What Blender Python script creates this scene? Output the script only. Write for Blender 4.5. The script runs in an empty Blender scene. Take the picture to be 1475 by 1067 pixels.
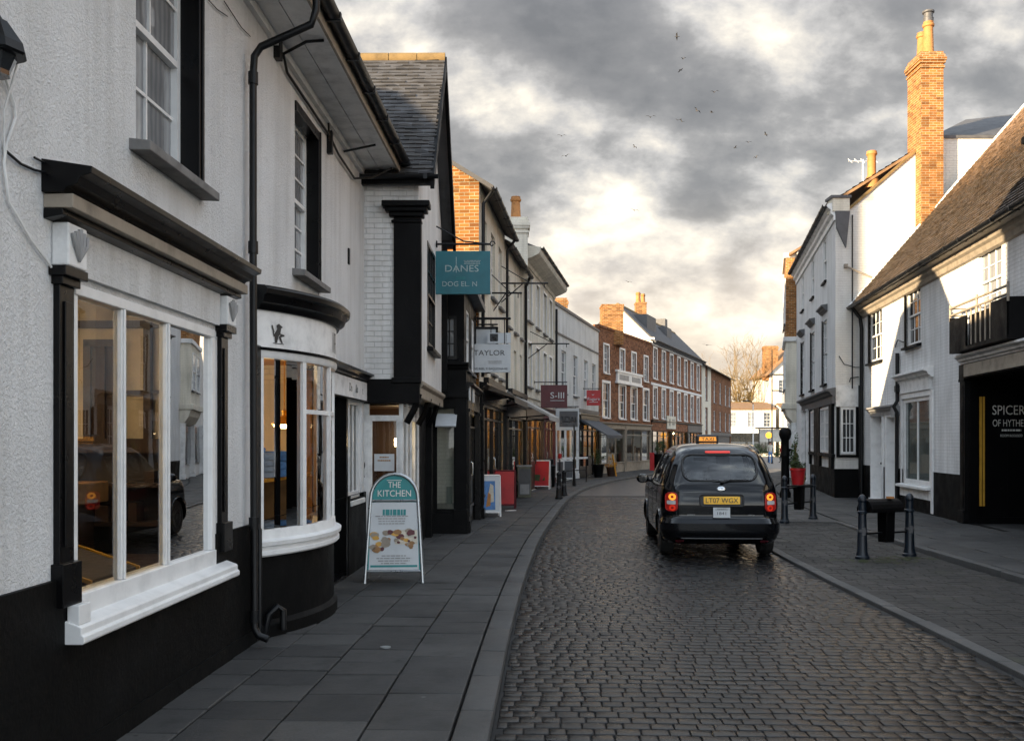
SKY_OFF = (-5.45, 2.12); EXPO = 1.65; LIFT = 2.25
import bpy, bmesh, math, random
from mathutils import Vector, Matrix
random.seed(11)
R_ = math.radians
sc = bpy.context.scene
COL = sc.collection
# ---------------------------------------------------------------- survey helpers: photo pixel + distance -> metres
FL, CX, HY, EYE = 1400.0, 737.5, 635.0, 1.7
def at(px, py, Y): return Vector(((px-CX)*Y/FL, Y, EYE-(py-HY)*Y/FL))
def gnd(px, py, z=0.0):
    Y = FL*(EYE-z)/(py-HY)
    return Vector(((px-CX)*Y/FL, Y, z))

# ---------------------------------------------------------------- object helpers
def tag(o, label=None, cat=None, group=None, kind=None):
    if label: o['label'] = label
    if cat: o['category'] = cat
    if group: o['group'] = group
    if kind: o['kind'] = kind
    return o
def thing(name, label, cat, loc=(0, 0, 0), group=None):
    o = bpy.data.objects.new(name, None)
    COL.objects.link(o); o.location = loc; o.empty_display_size = .2
    return tag(o, label, cat, group)
def copy_tree(o, parent=None):
    c = o.copy(); COL.objects.link(c)
    if parent: c.parent = parent
    for ch in [x for x in bpy.data.objects if x.parent == o]: copy_tree(ch, c)
    return c
def origin_of(o):
    v = Vector((0, 0, 0))
    while o is not None:
        v += Vector(o.location); o = o.parent
    return v

class Fr:
    """facade frame: s along the wall, o outwards, z up"""
    def __init__(f, P0, P1, left=True):
        f.p = Vector((P0[0], P0[1], 0)); d = Vector((P1[0]-P0[0], P1[1]-P0[1], 0))
        f.L = d.length; f.d = d.normalized()
        f.n = Vector((f.d.y, -f.d.x, 0)) if left else Vector((-f.d.y, f.d.x, 0))
    def __call__(f, s, o, z): return f.p + f.d*s + f.n*o + Vector((0, 0, z))
WORLD = Fr((0, 0), (1, 0)); WORLD.n = Vector((0, 1, 0))

class MB:
    def __init__(m): m.v = []; m.f = []; m.uv = {}
    def add(m, pts): i = len(m.v); m.v += [Vector(p) for p in pts]; return i
    def poly(m, pts, uv=None):
        i = m.add(pts); m.f.append(tuple(range(i, i+len(pts))))
        if uv: m.uv[len(m.f)-1] = uv
    def faces(m, pts, fs):
        i = m.add(pts)
        for f in fs: m.f.append(tuple(i+k for k in f))
    def box(m, fr, s0, s1, o0, o1, z0, z1):
        m.faces([fr(s, o, z) for z in (z0, z1) for o in (o0, o1) for s in (s0, s1)],
                [(0, 1, 3, 2), (4, 6, 7, 5), (0, 4, 5, 1), (2, 3, 7, 6), (0, 2, 6, 4), (1, 5, 7, 3)])
    def prism(m, fr, s0, s1, prof, z=0):
        n = len(prof)
        pts = [fr(s0, o, z+h) for o, h in prof] + [fr(s1, o, z+h) for o, h in prof]
        m.faces(pts, [tuple(range(n)), tuple(range(2*n-1, n-1, -1))] + [(i, (i+1) % n, n+(i+1) % n, n+i) for i in range(n)])
    def tube(m, pts, r, seg=8, r1=None, cap=True):
        pts = [Vector(p) for p in pts]; n = len(pts); rings = []
        up = None
        for i, p in enumerate(pts):
            t = (pts[min(i+1, n-1)]-pts[max(i-1, 0)]).normalized()
            if up is None:
                up = t.orthogonal().normalized()
            up = (up - t*up.dot(t)); up = up.normalized() if up.length > 1e-6 else t.orthogonal().normalized()
            w = t.cross(up); rr = r if r1 is None else r+(r1-r)*i/max(1, n-1)
            rings.append([p+(up*math.cos(a)+w*math.sin(a))*rr for a in [2*math.pi*k/seg for k in range(seg)]])
        b = m.add([q for rg in rings for q in rg])
        for i in range(n-1):
            for k in range(seg):
                k2 = (k+1) % seg
                m.f.append((b+i*seg+k, b+i*seg+k2, b+(i+1)*seg+k2, b+(i+1)*seg+k))
        if cap:
            m.f.append(tuple(b+k for k in range(seg))[::-1]); m.f.append(tuple(b+(n-1)*seg+k for k in range(seg)))
    def lathe(m, c, prof, seg=20, axis=None):
        c = Vector(c); n = len(prof)
        X, Y, Z = (Vector((1, 0, 0)), Vector((0, 1, 0)), Vector((0, 0, 1)))
        if axis is not None:
            Z = Vector(axis).normalized(); X = Z.orthogonal().normalized(); Y = Z.cross(X)
        b = m.add([c+X*(r*math.cos(2*math.pi*k/seg))+Y*(r*math.sin(2*math.pi*k/seg))+Z*h for r, h in prof for k in range(seg)])
        for i in range(n-1):
            for k in range(seg):
                k2 = (k+1) % seg
                m.f.append((b+i*seg+k, b+i*seg+k2, b+(i+1)*seg+k2, b+(i+1)*seg+k))
        if prof[0][0] > 1e-4: m.f.append(tuple(b+k for k in range(seg))[::-1])
        if prof[-1][0] > 1e-4: m.f.append(tuple(b+(n-1)*seg+k for k in range(seg)))
    def blob(m, c, r, seg=10, rings=6):
        prof = [(max(1e-5, math.sin(math.pi*i/rings)), -math.cos(math.pi*i/rings)) for i in range(rings+1)]
        b = len(m.v); m.lathe((0, 0, 0), prof, seg)
        for i in range(b, len(m.v)):
            q = m.v[i]; m.v[i] = Vector((c[0]+q.x*r[0], c[1]+q.y*r[1], c[2]+q.z*r[2]))
    def build(m, name, mat, parent=None, smooth=None, bevel=0, fix=True):
        me = bpy.data.meshes.new(name)
        off = origin_of(parent) if parent else Vector((0, 0, 0))
        me.from_pydata([tuple(p-off) for p in m.v], [], m.f)
        if fix:
            bm = bmesh.new(); bm.from_mesh(me)
            bmesh.ops.recalc_face_normals(bm, faces=bm.faces); bm.to_mesh(me); bm.free()
        uvl = me.uv_layers.new(name='UVMap').data
        Zv = Vector((0, 0, 1))
        for p in me.polygons:
            n = p.normal
            ex = m.uv.get(p.index)
            if ex:
                vs = {vi: ex[k] for k, vi in enumerate(m.f[p.index])}
                for li in p.loop_indices: uvl[li].uv = vs[me.loops[li].vertex_index]
                continue
            t = Zv.cross(n)
            t = Vector((1, 0, 0)) if t.length < .2 else t.normalized()
            bb = n.cross(t)
            for li in p.loop_indices:
                q = me.vertices[me.loops[li].vertex_index].co+off
                uvl[li].uv = (q.dot(t), q.dot(bb))
        if mat: me.materials.append(mat)
        if smooth is not None:
            me.polygons.foreach_set('use_smooth', [True]*len(me.polygons))
            me.set_sharp_from_angle(angle=R_(smooth))
        o = bpy.data.objects.new(name, me); COL.objects.link(o)
        if parent: o.parent = parent
        if bevel:
            b = o.modifiers.new('b', 'BEVEL'); b.width = bevel; b.segments = 2; b.limit_method = 'ANGLE'; b.angle_limit = R_(40)
        return o

# ---------------------------------------------------------------- materials
class NT:
    def __init__(s, name):
        s.m = bpy.data.materials.new(name); s.m.use_nodes = True
        s.t = s.m.node_tree; s.b = s.t.nodes['Principled BSDF']; s.out = s.t.nodes['Material Output']
        s.co = s.n('ShaderNodeTexCoord')
    def n(s, ty, **kw):
        nd = s.t.nodes.new(ty)
        for k, v in kw.items(): setattr(nd, k, v)
        return nd
    def l(s, a, b): s.t.links.new(a, b)
    def set(s, nd, **kw):
        for k, v in kw.items():
            k = k.replace('_', ' ')
            if hasattr(v, 'links') or hasattr(v, 'is_linked'): s.l(v, nd.inputs[k])
            else: nd.inputs[k].default_value = v
        return nd
    def noise(s, sc, det=4, rough=.55, vec=None, dist=0, out='Fac'):
        nd = s.n('ShaderNodeTexNoise'); s.l(vec or s.co.outputs['Object'], nd.inputs['Vector'])
        nd.inputs['Scale'].default_value = sc; nd.inputs['Detail'].default_value = det
        nd.inputs['Roughness'].default_value = rough; nd.inputs['Distortion'].default_value = dist
        return nd.outputs[out]
    def ramp(s, f, stops):
        nd = s.n('ShaderNodeValToRGB'); s.l(f, nd.inputs[0]); e = nd.color_ramp.elements
        while len(e) < len(stops): e.new(.5)
        for k, (p, c) in enumerate(stops):
            e[k].position = p; e[k].color = (c, c, c, 1) if isinstance(c, (int, float)) else (*c, 1)
        return nd.outputs[0]
    def mix(s, f, a, b, mode='MIX'):
        nd = s.n('ShaderNodeMix', data_type='RGBA', blend_type=mode)
        for k, v in ((0, f), (6, a), (7, b)):
            if hasattr(v, 'is_linked'): s.l(v, nd.inputs[k])
            elif isinstance(v, tuple): nd.inputs[k].default_value = (*v[:3], 1)
            else: nd.inputs[k].default_value = v
        return nd.outputs[2]
    def math(s, op, a, b=0.0):
        nd = s.n('ShaderNodeMath', operation=op)
        for k, v in ((0, a), (1, b)):
            if hasattr(v, 'is_linked'): s.l(v, nd.inputs[k])
            else: nd.inputs[k].default_value = v
        return nd.outputs[0]
    def bump(s, h, st=.3, d=.01, prev=None):
        nd = s.n('ShaderNodeBump'); nd.inputs['Strength'].default_value = st; nd.inputs['Distance'].default_value = d
        s.l(h, nd.inputs['Height'])
        if prev: s.l(prev, nd.inputs['Normal'])
        return nd.outputs[0]
    def fin(s, col=None, rough=None, nrm=None, metal=0, spec=.5, coat=0):
        for k, v in (('Base Color', col), ('Roughness', rough), ('Normal', nrm)):
            if v is None: continue
            if hasattr(v, 'is_linked'): s.l(v, s.b.inputs[k])
            else: s.b.inputs[k].default_value = (*v[:3], 1) if isinstance(v, tuple) else v
        s.b.inputs['Metallic'].default_value = metal; s.b.inputs['Specular IOR Level'].default_value = spec
        s.b.inputs['Coat Weight'].default_value = coat; s.b.inputs['Coat Roughness'].default_value = .04
        return s.m
def paint(name, c, rough=.5, var=.25, sc=3, bump=.15, bsc=25, metal=0, coat=0, spec=.5, dist=.004):
    """one colour with soft dirt and wear, a little surface texture"""
    t = NT(name); c = tuple(c)
    n1 = t.noise(sc, 6, .65); dk = tuple(x*(1-var) for x in c); lt = tuple(min(.95, x*(1+var*.5)) for x in c)
    col = t.ramp(n1, [(.3, dk), (.5, c), (.72, lt)])
    rr = t.math('ADD', t.math('MULTIPLY', t.noise(sc*2.3, 5), .25), rough-.12)
    nm = t.bump(t.noise(bsc, 5, .6), bump, dist)
    return t.fin(col, rr, nm, metal, spec, coat)
def render_wall(name, c, stucco=.6, stain=.35, brick=0.0, bw=.225, bh=.075, streak=.5, deep=.02, bsc=34):
    t = NT(name)
    n1 = t.noise(.9, 7, .62); n2 = t.noise(7, 6, .7)
    col = t.ramp(n1, [(.28, tuple(x*(1-stain) for x in c)), (.55, c), (.8, tuple(min(.9, x*1.06) for x in c))])
    mp = t.n('ShaderNodeMapping'); t.l(t.co.outputs['Object'], mp.inputs[0]); mp.inputs['Scale'].default_value = (5, 5, .35)
    st = t.ramp(t.noise(1.2, 6, .6, mp.outputs[0]), [(.42, 1.0), (.68, tuple(1-streak*q for q in (.44, .46, .50)))])
    col = t.mix(1, col, st, 'MULTIPLY')
    col = t.mix(t.ramp(n2, [(.63, 0.0), (.74, .55)]), col, tuple(x*.55 for x in c))
    h = t.noise(bsc, 5, .62, dist=.6); h2 = t.noise(120, 2)
    hh = t.math('ADD', t.math('MULTIPLY', h, stucco), t.math('MULTIPLY', h2, stucco*.25))
    nm = t.bump(hh, 1.0, deep)
    if brick:
        br = t.n('ShaderNodeTexBrick'); t.l(t.co.outputs['UV'], br.inputs[0])
        t.set(br, Scale=1.0, Mortar_Size=.008, Mortar_Smooth=.5, Brick_Width=bw, Row_Height=bh)
        nm = t.bump(t.math('SUBTRACT', 1.0, br.outputs['Fac']), brick, .012, nm)
        col = t.mix(t.math('MULTIPLY', br.outputs['Fac'], .3), col, tuple(x*.5 for x in c))
    return t.fin(col, .78, nm, spec=.25)
def wornblack(name, c, rough, d=.008):
    t = NT(name); n = t.noise(1.3, 8, .7); s = t.noise(9, 7, .75)
    col = t.mix(t.ramp(n, [(.5, 0.0), (.75, .6)]), c, tuple(x*2+.003 for x in c)); col = t.mix(t.ramp(s, [(.66, 0.0), (.72, .7)]), col, (.03, .029, .027)); col = t.mix(t.ramp(t.noise(46, 3, .8), [(.70, 0.0), (.76, .7)]), col, (.09, .085, .08))
    rr = t.ramp(t.noise(3, 6), [(.3, rough-.12), (.7, rough+.15)])
    return t.fin(col, rr, t.bump(t.noise(24, 6, .7), .9, d), spec=.12)
def brick(name, c1, c2, mort, bw=.225, bh=.075, dirt=.4, var=.5):
    t = NT(name)
    br = t.n('ShaderNodeTexBrick'); t.l(t.co.outputs['UV'], br.inputs[0])
    t.set(br, Scale=1.0, Mortar_Size=.009, Mortar_Smooth=.25, Brick_Width=bw, Row_Height=bh, Bias=-.1)
    br.inputs['Color1'].default_value = (*c1, 1); br.inputs['Color2'].default_value = (*c2, 1); br.inputs['Mortar'].default_value = (*mort, 1)
    # second set of colours from a cell-sized noise so no two neighbours match
    sn = t.n('ShaderNodeVectorMath', operation='SNAP'); t.l(t.co.outputs['UV'], sn.inputs[0]); sn.inputs[1].default_value = (bw, bh, 1)
    wn = t.n('ShaderNodeTexWhiteNoise', noise_dimensions='3D'); t.l(sn.outputs[0], wn.inputs[0])
    col = t.mix(1, br.outputs['Color'], t.ramp(wn.outputs['Value'], [(0, 1-var), (.5, 1.0), (1, 1+var*.4)]), 'MULTIPLY')
    col = t.mix(t.ramp(t.noise(1.1, 7, .7), [(.45, 0.0), (.75, dirt)]), col, tuple(x*.35 for x in c1))
    h = t.math('ADD', t.math('SUBTRACT', 1.0, br.outputs['Fac']), t.math('MULTIPLY', t.noise(40, 5), .35))
    return t.fin(col, .85, t.bump(h, .8, .012), spec=.2)
def tilemat(name, c1, c2, lich=None):
    t = NT(name); g = t.n('ShaderNodeNewGeometry')
    col = t.ramp(g.outputs['Random Per Island'], [(0, c1), (.5, tuple((a+b)/2 for a, b in zip(c1, c2))), (1, c2)])
    col = t.mix(t.ramp(t.noise(2.2, 8, .7), [(.5, 0.0), (.75, .6)]), col, lich or tuple(x*.5 for x in c1))
    col = t.mix(t.ramp(t.noise(14, 5, .7), [(.6, 0.0), (.72, .5)]), col, tuple(x*1.7 for x in c2))
    return t.fin(col, .8, t.bump(t.noise(45, 5, .65), .5, .01), spec=.3)
def stonemat(name, c1, c2, rough=.5, wet=.3, bsc=60, bst=.45, moss=None, spec=.35, gum=False):
    t = NT(name); g = t.n('ShaderNodeNewGeometry')
    col = t.ramp(g.outputs['Random Per Island'], [(0, c1), (1, c2)])
    col = t.mix(t.ramp(t.noise(55, 4, .8), [(.4, 0.0), (.7, .45)]), col, tuple(x*.45 for x in c1))
    col = t.mix(t.ramp(t.noise(.8, 6, .65), [(.42, 0.0), (.7, .55)]), col, tuple(x*.5 for x in c1))
    if moss: col = t.mix(t.ramp(t.noise(1.6, 8, .7), [(.58, 0.0), (.7, .7)]), col, moss)
    if gum:
        vo = t.n('ShaderNodeTexVoronoi'); t.l(t.co.outputs['Object'], vo.inputs['Vector']); vo.inputs['Scale'].default_value = 2.3
        col = t.mix(t.ramp(vo.outputs['Distance'], [(.035, .75), (.05, 0.0)]), col, tuple(x*2.2 for x in c2)); vo2 = t.n('ShaderNodeTexVoronoi'); t.l(t.co.outputs['Object'], vo2.inputs['Vector']); vo2.inputs['Scale'].default_value = 3.7
        col = t.mix(t.ramp(vo2.outputs['Distance'], [(.05, .85), (.075, 0.0)]), col, tuple(x*.3 for x in c1)); col = t.mix(t.ramp(t.noise(2.6, 9, .75), [(.55, 0.0), (.7, .6)]), col, tuple(x*.45 for x in c1))
    rr = t.ramp(t.noise(1.3, 6, .65), [(.3, rough-wet), (.65, rough+.1)])
    rr = t.math('ADD', rr, t.math('MULTIPLY', g.outputs['Random Per Island'], .12))
    nm = t.bump(t.noise(bsc, 6, .7), bst, .006)
    nm = t.bump(t.noise(14, 3, .5), .35, .012, nm)
    return t.fin(col, rr, nm, spec=spec)
def glassmat(name, tint=(.9, .93, .92), ior=1.6, wav=.0):
    t = NT(name); t.t.nodes.remove(t.b)
    tr = t.n('ShaderNodeBsdfTransparent'); tr.inputs[0].default_value = (*tint, 1)
    gl = t.n('ShaderNodeBsdfGlossy'); gl.inputs['Roughness'].default_value = .0
    fr = t.n('ShaderNodeFresnel'); fr.inputs['IOR'].default_value = ior
    if wav:
        nm = t.bump(t.noise(1.7, 2, .4), wav, .02); t.l(nm, gl.inputs['Normal'])
    mx = t.n('ShaderNodeMixShader'); t.l(fr.outputs[0], mx.inputs[0]); t.l(tr.outputs[0], mx.inputs[1]); t.l(gl.outputs[0], mx.inputs[2])
    t.l(mx.outputs[0], t.out.inputs[0]); return t.m
def panemat(name, c, fold=0.0):
    t = NT(name); col = t.ramp(t.noise(1.5, 4), [(.3, tuple(x*.5 for x in c)), (.7, c)])
    if fold:
        w = t.n('ShaderNodeTexWave'); t.l(t.co.outputs['UV'], w.inputs[0]); t.set(w, Scale=4.0, Distortion=3.0, Detail=2.0)
        col = t.mix(t.math('MULTIPLY', w.outputs['Fac'], fold), col, tuple(x*.35 for x in c))
    return t.fin(col, .04, t.bump(t.noise(1.3, 2, .4), .12, .02), spec=.8, coat=.3)
def emis(name, c, st, base=None):
    t = NT(name); t.b.inputs['Emission Color'].default_value = (*c, 1); t.b.inputs['Emission Strength'].default_value = st
    return t.fin(base or c, .4)
M = {}
M['stucco'] = render_wall('stucco_white', (.74, .745, .745), .9, .14, streak=.3, deep=.02, bsc=46)
M['plaster'] = render_wall('plaster_white', (.73, .73, .72), .5, .2, streak=.45, deep=.03)
M['wbrick'] = render_wall('painted_brick', (.75, .75, .745), .3, .16, .9, streak=.45)
M['wbrick_warm'] = render_wall('painted_brick_warm', (.75, .73, .69), .3, .12, .7, streak=.3)
M['cream'] = render_wall('cream_render', (.76, .71, .60), .3, .25, .25)
M['greyw'] = render_wall('grey_render', (.70, .70, .68), .3, .2, .5)
M['far_white'] = render_wall('far_white', (.72, .69, .62), .15, .1)
M['br_orange'] = brick('brick_orange', (.35, .145, .036), (.25, .088, .022), (.40, .32, .20), dirt=.45, var=.45)
M['br_brown'] = brick('brick_brown', (.30, .125, .055), (.20, .08, .038), (.16, .12, .10), dirt=.5)
M['br_red'] = brick('brick_red', (.32, .13, .058), (.23, .09, .045), (.20, .15, .12), dirt=.3)
M['black'] = wornblack('black_paint', (.0024, .0024, .0028), .5, .004)
M['black_gl'] = paint('black_gloss', (.0025, .0025, .003), .3, .3, 3, .15, 22, spec=.22)
M['plinth'] = wornblack('plinth_black', (.003, .003, .003), .62)
M['iron'] = paint('black_iron', (.004, .0045, .0055), .42, .3, 6, .15, 40, spec=.3)
M['bollard'] = paint('bollard_blue_black', (.005, .010, .017), .36, .4, 5, .1, 30)
M['white'] = paint('white_gloss', (.74, .74, .73), .38, .16, 4, .12, 18)
M['white_d'] = paint('white_dirty', (.74, .74, .73), .55, .3, 4, .2, 22)
M['grey'] = paint('grey_paint', (.28, .28, .28), .5, .3)
M['sill'] = paint('stone_sill', (.16, .155, .15), .7, .4, 6, .5, 40)
M['oldwood'] = paint('weathered_board', (.28, .24, .19), .6, .35, 5, .4, 30)
M['lead'] = paint('lead_grey', (.09, .09, .095), .55, .3, 3)
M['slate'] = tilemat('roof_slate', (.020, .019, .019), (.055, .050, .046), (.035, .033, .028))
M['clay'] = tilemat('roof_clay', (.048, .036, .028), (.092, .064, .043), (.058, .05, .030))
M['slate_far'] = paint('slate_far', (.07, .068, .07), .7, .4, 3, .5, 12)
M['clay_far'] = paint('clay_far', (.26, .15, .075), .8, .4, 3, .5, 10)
M['ridge'] = paint('ridge_tile', (.21, .135, .05), .8, .4, 5, .4, 30)
M['pot'] = paint('terracotta', (.42, .18, .05), .7, .35, 6, .25, 30)
M['glass'] = glassmat('shop_glass', (.86, .88, .87), 1.9, .03)
M['glass_far'] = glassmat('window_glass', (.8, .83, .82), 1.6, .08)
M['pane'] = panemat('pane_dark', (.03, .034, .038))
M['pane_c'] = panemat('pane_curtain', (.34, .35, .36), .55)
M['pane_w'] = panemat('pane_blind', (.45, .42, .36), .2)
M['pane_g'] = panemat('pane_green', (.10, .13, .125), .3)
M['sett'] = stonemat('granite_setts', (.003, .0032, .0038), (.012, .0115, .0115), .21, .11, 80, .3, spec=.24)
M['joint'] = paint('sett_joint', (.006, .006, .006), .85, .4, 20, .8, 60)
M['slab'] = stonemat('paving_slab', (.030, .030, .030), (.070, .069, .067), .66, .16, 70, .5, gum=True)
M['kerb'] = stonemat('granite_kerb', (.05, .05, .049), (.085, .083, .08), .6, .1, 90, .6)
M['setpave'] = stonemat('brick_paving', (.017, .016, .015), (.032, .029, .026), .62, .1, 70, .4, (.03, .035, .012))
M['ground'] = paint('ground_tarmac', (.05, .05, .05), .8, .3, 1, .5, 30)
M['moss'] = paint('moss', (.035, .045, .010), .9, .4, 12, 1, 60, dist=.02)
M['teal'] = paint('teal_paint', (.006, .125, .16), .45, .18, 3)
M['teal_l'] = paint('teal_panel', (.006, .21, .215), .4, .12, 3)
M['maroon'] = paint('maroon_paint', (.085, .008, .014), .45, .3, 3)
M['red'] = paint('red_paint', (.42, .012, .016), .4, .3, 3)
M['wood'] = paint('warm_wood', (.30, .15, .05), .5, .4, 4)
M['wood_d'] = paint('dark_wood', (.05, .025, .014), .45, .4, 4)
M['ochre'] = paint('ochre_wall', (.45, .26, .07), .7, .3, 2)
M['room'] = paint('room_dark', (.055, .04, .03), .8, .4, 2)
M['gold'] = paint('gold_leaf', (.55, .30, .04), .4, .2, 6)
M['txt_w'] = paint('lettering_white', (.72, .72, .68), .5, .2, 12)
M['txt_f'] = paint('lettering_faded', (.33, .42, .42), .6, .6, 30)
M['txt_k'] = paint('lettering_dark', (.03, .03, .032), .5, .3, 12)
M['signw'] = paint('sign_white', (.52, .55, .57), .4, .12, 3)
M['alu'] = paint('aluminium', (.42, .44, .45), .3, .2, 8, .05, 30, metal=.8)
M['leaf'] = paint('leaf_green', (.045, .075, .018), .6, .5, 3)
M['leaf_o'] = paint('leaf_olive', (.15, .105, .022), .7, .5, .6)
M['bark'] = paint('bark', (.15, .10, .038), .85, .4, 3, .8, 20)
M['glow'] = emis('lamp_glow', (1, .70, .36), 24)
M['glow_s'] = emis('shop_glow', (1, .70, .36), 16)
M['cl_blue'] = paint('cloth_blue', (.10, .24, .52), .9, .4, 9, .5, 60)
M['cl_grey'] = paint('cloth_grey', (.26, .30, .36), .9, .4, 9, .5, 60)
M['cl_red'] = paint('cloth_red', (.35, .03, .05), .9, .4, 9, .5, 60)
M['cl_mustard'] = paint('cloth_mustard', (.60, .27, .02), .9, .3, 9, .5, 60)
M['bird'] = paint('bird_plumage', (.05, .05, .055), .8, .3, 9)
M['skin'] = paint('skin', (.42, .24, .17), .6, .1)

# ---------------------------------------------------------------- building pieces
def wall(mb, fr, s0, s1, z0, z1, ops=(), rec=.12, o=0.0):
    """front sheet with true openings and their reveals"""
    S = sorted({s0, s1, *[q for a in ops for q in a[:2]]}); Z = sorted({z0, z1, *[q for a in ops for q in a[2:4]]})
    for i in range(len(S)-1):
        for j in range(len(Z)-1):
            cs, cz = (S[i]+S[i+1])/2, (Z[j]+Z[j+1])/2
            if any(a[0] < cs < a[1] and a[2] < cz < a[3] for a in ops): continue
            mb.poly([fr(S[i], o, Z[j]), fr(S[i+1], o, Z[j]), fr(S[i+1], o, Z[j+1]), fr(S[i], o, Z[j+1])])
    for a in ops:
        r = o-(a[4] if len(a) > 4 else rec)
        c = [(a[0], a[2]), (a[1], a[2]), (a[1], a[3]), (a[0], a[3])]
        for k in range(4):
            if (k == 0 and a[2] <= z0+1e-6) or (k == 2 and a[3] >= z1-1e-6): continue   # the opening runs on into the next sheet
            (sa, za), (sb, zb) = c[k], c[(k+1) % 4]
            mb.poly([fr(sa, o, za), fr(sb, o, zb), fr(sb, r, zb), fr(sa, r, za)])
def shell(root, fr, L, depth, zw, mat, ops=(), zr=None, rec=.12, z0=-.2, side=None, back=True, name='wall'):
    mb = MB(); wall(mb, fr, 0, L, z0, zw, ops, rec)
    mb.poly([fr(0, -depth, z0), fr(L, -depth, z0), fr(L, -depth, zw), fr(0, -depth, zw)])
    if side is None: _ends(mb, fr, L, depth, zw, zr, z0, (0, L))
    else: _ends(mb, fr, L, depth, zw, zr, z0, (L,))
    w = mb.build(name, mat, root, fix=False)
    if side is not None:
        sb = MB(); _ends(sb, fr, L, depth, zw, zr, z0, (0,)); sb.build('gable_wall', side, root, fix=False)
    return w
def _ends(mb, fr, L, depth, zw, zr, z0, ss):
    for s in ss:
        p = [fr(s, 0, z0), fr(s, 0, zw)] + ([fr(s, -depth/2, zr)] if zr else []) + [fr(s, -depth, zw), fr(s, -depth, z0)]
        mb.poly(p)
def slope(mb, A, B, C, D, th=.10):
    """roof slab: eave A-B, ridge D-C"""
    A, B, C, D = map(Vector, (A, B, C, D)); n = (B-A).cross(D-A).normalized()
    if n.z < 0: n = -n
    t = n*th
    mb.faces([A, B, C, D, A+t, B+t, C+t, D+t], [(0, 3, 2, 1), (4, 5, 6, 7), (0, 1, 5, 4), (1, 2, 6, 5), (2, 3, 7, 6), (3, 0, 4, 7)])
def tiles(mb, A, B, C, D, tw=.17, th=.13, lift=.014, rnd=1.0):
    """courses of real tiles over the slope A-B (eave) to D-C (ridge)"""
    A, B, C, D = map(Vector, (A, B, C, D)); n = (B-A).cross(D-A).normalized()
    if n.z < 0: n = -n
    rows = max(1, int(round((D-A).length/th)))
    for r in range(rows):
        v0, v1 = r/rows, min(1, (r+1.25)/rows)
        a, b = A.lerp(D, v0), B.lerp(C, v0); c, d = B.lerp(C, v1), A.lerp(D, v1)
        cols = max(1, int(round((b-a).length/tw))); off = (r % 2)*.5
        for k in range(-1, cols+1):
            u0, u1 = max(0, (k+off)/cols), min(1, (k+off+.97)/cols)
            if u1-u0 < .004: continue
            q = random.uniform(-.004, .004)*rnd; l0 = lift+random.uniform(-.003, .006)*rnd; dv = random.uniform(-.006, .006)*rnd
            dn = (a-d).normalized()*dv
            p0 = a.lerp(b, u0)+n*(l0+q)+dn; p1 = a.lerp(b, u1)+n*(l0-q)+dn
            p2 = d.lerp(c, u1)+n*.001; p3 = d.lerp(c, u0)+n*.001
            i = mb.add([p0, p1, p2, p3, p0-n*(l0+q), p1-n*(l0-q)])
            mb.f += [(i, i+1, i+2, i+3), (i+4, i+5, i+1, i)]
def gable_roof(root, fr, L, depth, zw, zr, mat, over=.3, verge=.08, th=.09, name='roof'):
    mb = MB(); k = (zr-zw)/(depth/2); ze = zw-over*k
    slope(mb, fr(-verge, over, ze), fr(L+verge, over, ze), fr(L+verge, -depth/2, zr), fr(-verge, -depth/2, zr), th)
    slope(mb, fr(L+verge, -depth-over, ze), fr(-verge, -depth-over, ze), fr(-verge, -depth/2, zr), fr(L+verge, -depth/2, zr), th)
    o = mb.build(name, mat, root)
    g = MB()
    for i in range(int(L/.45)):
        g.prism(fr, i*.45, i*.45+.44, [(-depth/2-.13, zr+.03), (-depth/2-.06, zr+.15), (-depth/2+.06, zr+.15), (-depth/2+.13, zr+.03)])
    g.build('ridge_tiles', M['ridge'], o)
    return o, ze
def gutter(root, fr, s0, s1, o, z, r=.06, mat=None):
    mb = MB(); prof = [(o+r*math.cos(a), z+r*math.sin(a)) for a in [math.pi+math.pi*k/8 for k in range(9)]]
    prof += [(o+(r-.008)*math.cos(a), z+(r-.008)*math.sin(a)) for a in [2*math.pi-math.pi*k/8 for k in range(9)]]
    mb.prism(fr, s0, s1, prof)
    for k in range(int((s1-s0)/.9)+1):
        s = s0+.1+k*.9
        if s < s1: mb.box(fr, s, s+.03, o-r-.03, o+r*.98, z-r-.006, z-r+.006); mb.box(fr, s, s+.05, o+r-.002, o+r+.006, z-.06, z+.008)
    return mb.build('gutter', mat or M['iron'], root, smooth=40)
def pipe(root, pts, r=.045, clips=()):
    mb = MB(); mb.tube(pts, r, 12)
    for p in clips: mb.lathe(Vector(p)-Vector((0, 0, .05)), [(r*1.35, 0), (r*1.35, .1)], 12)
    return mb.build('downpipe', M['iron'], root, smooth=50)
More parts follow.
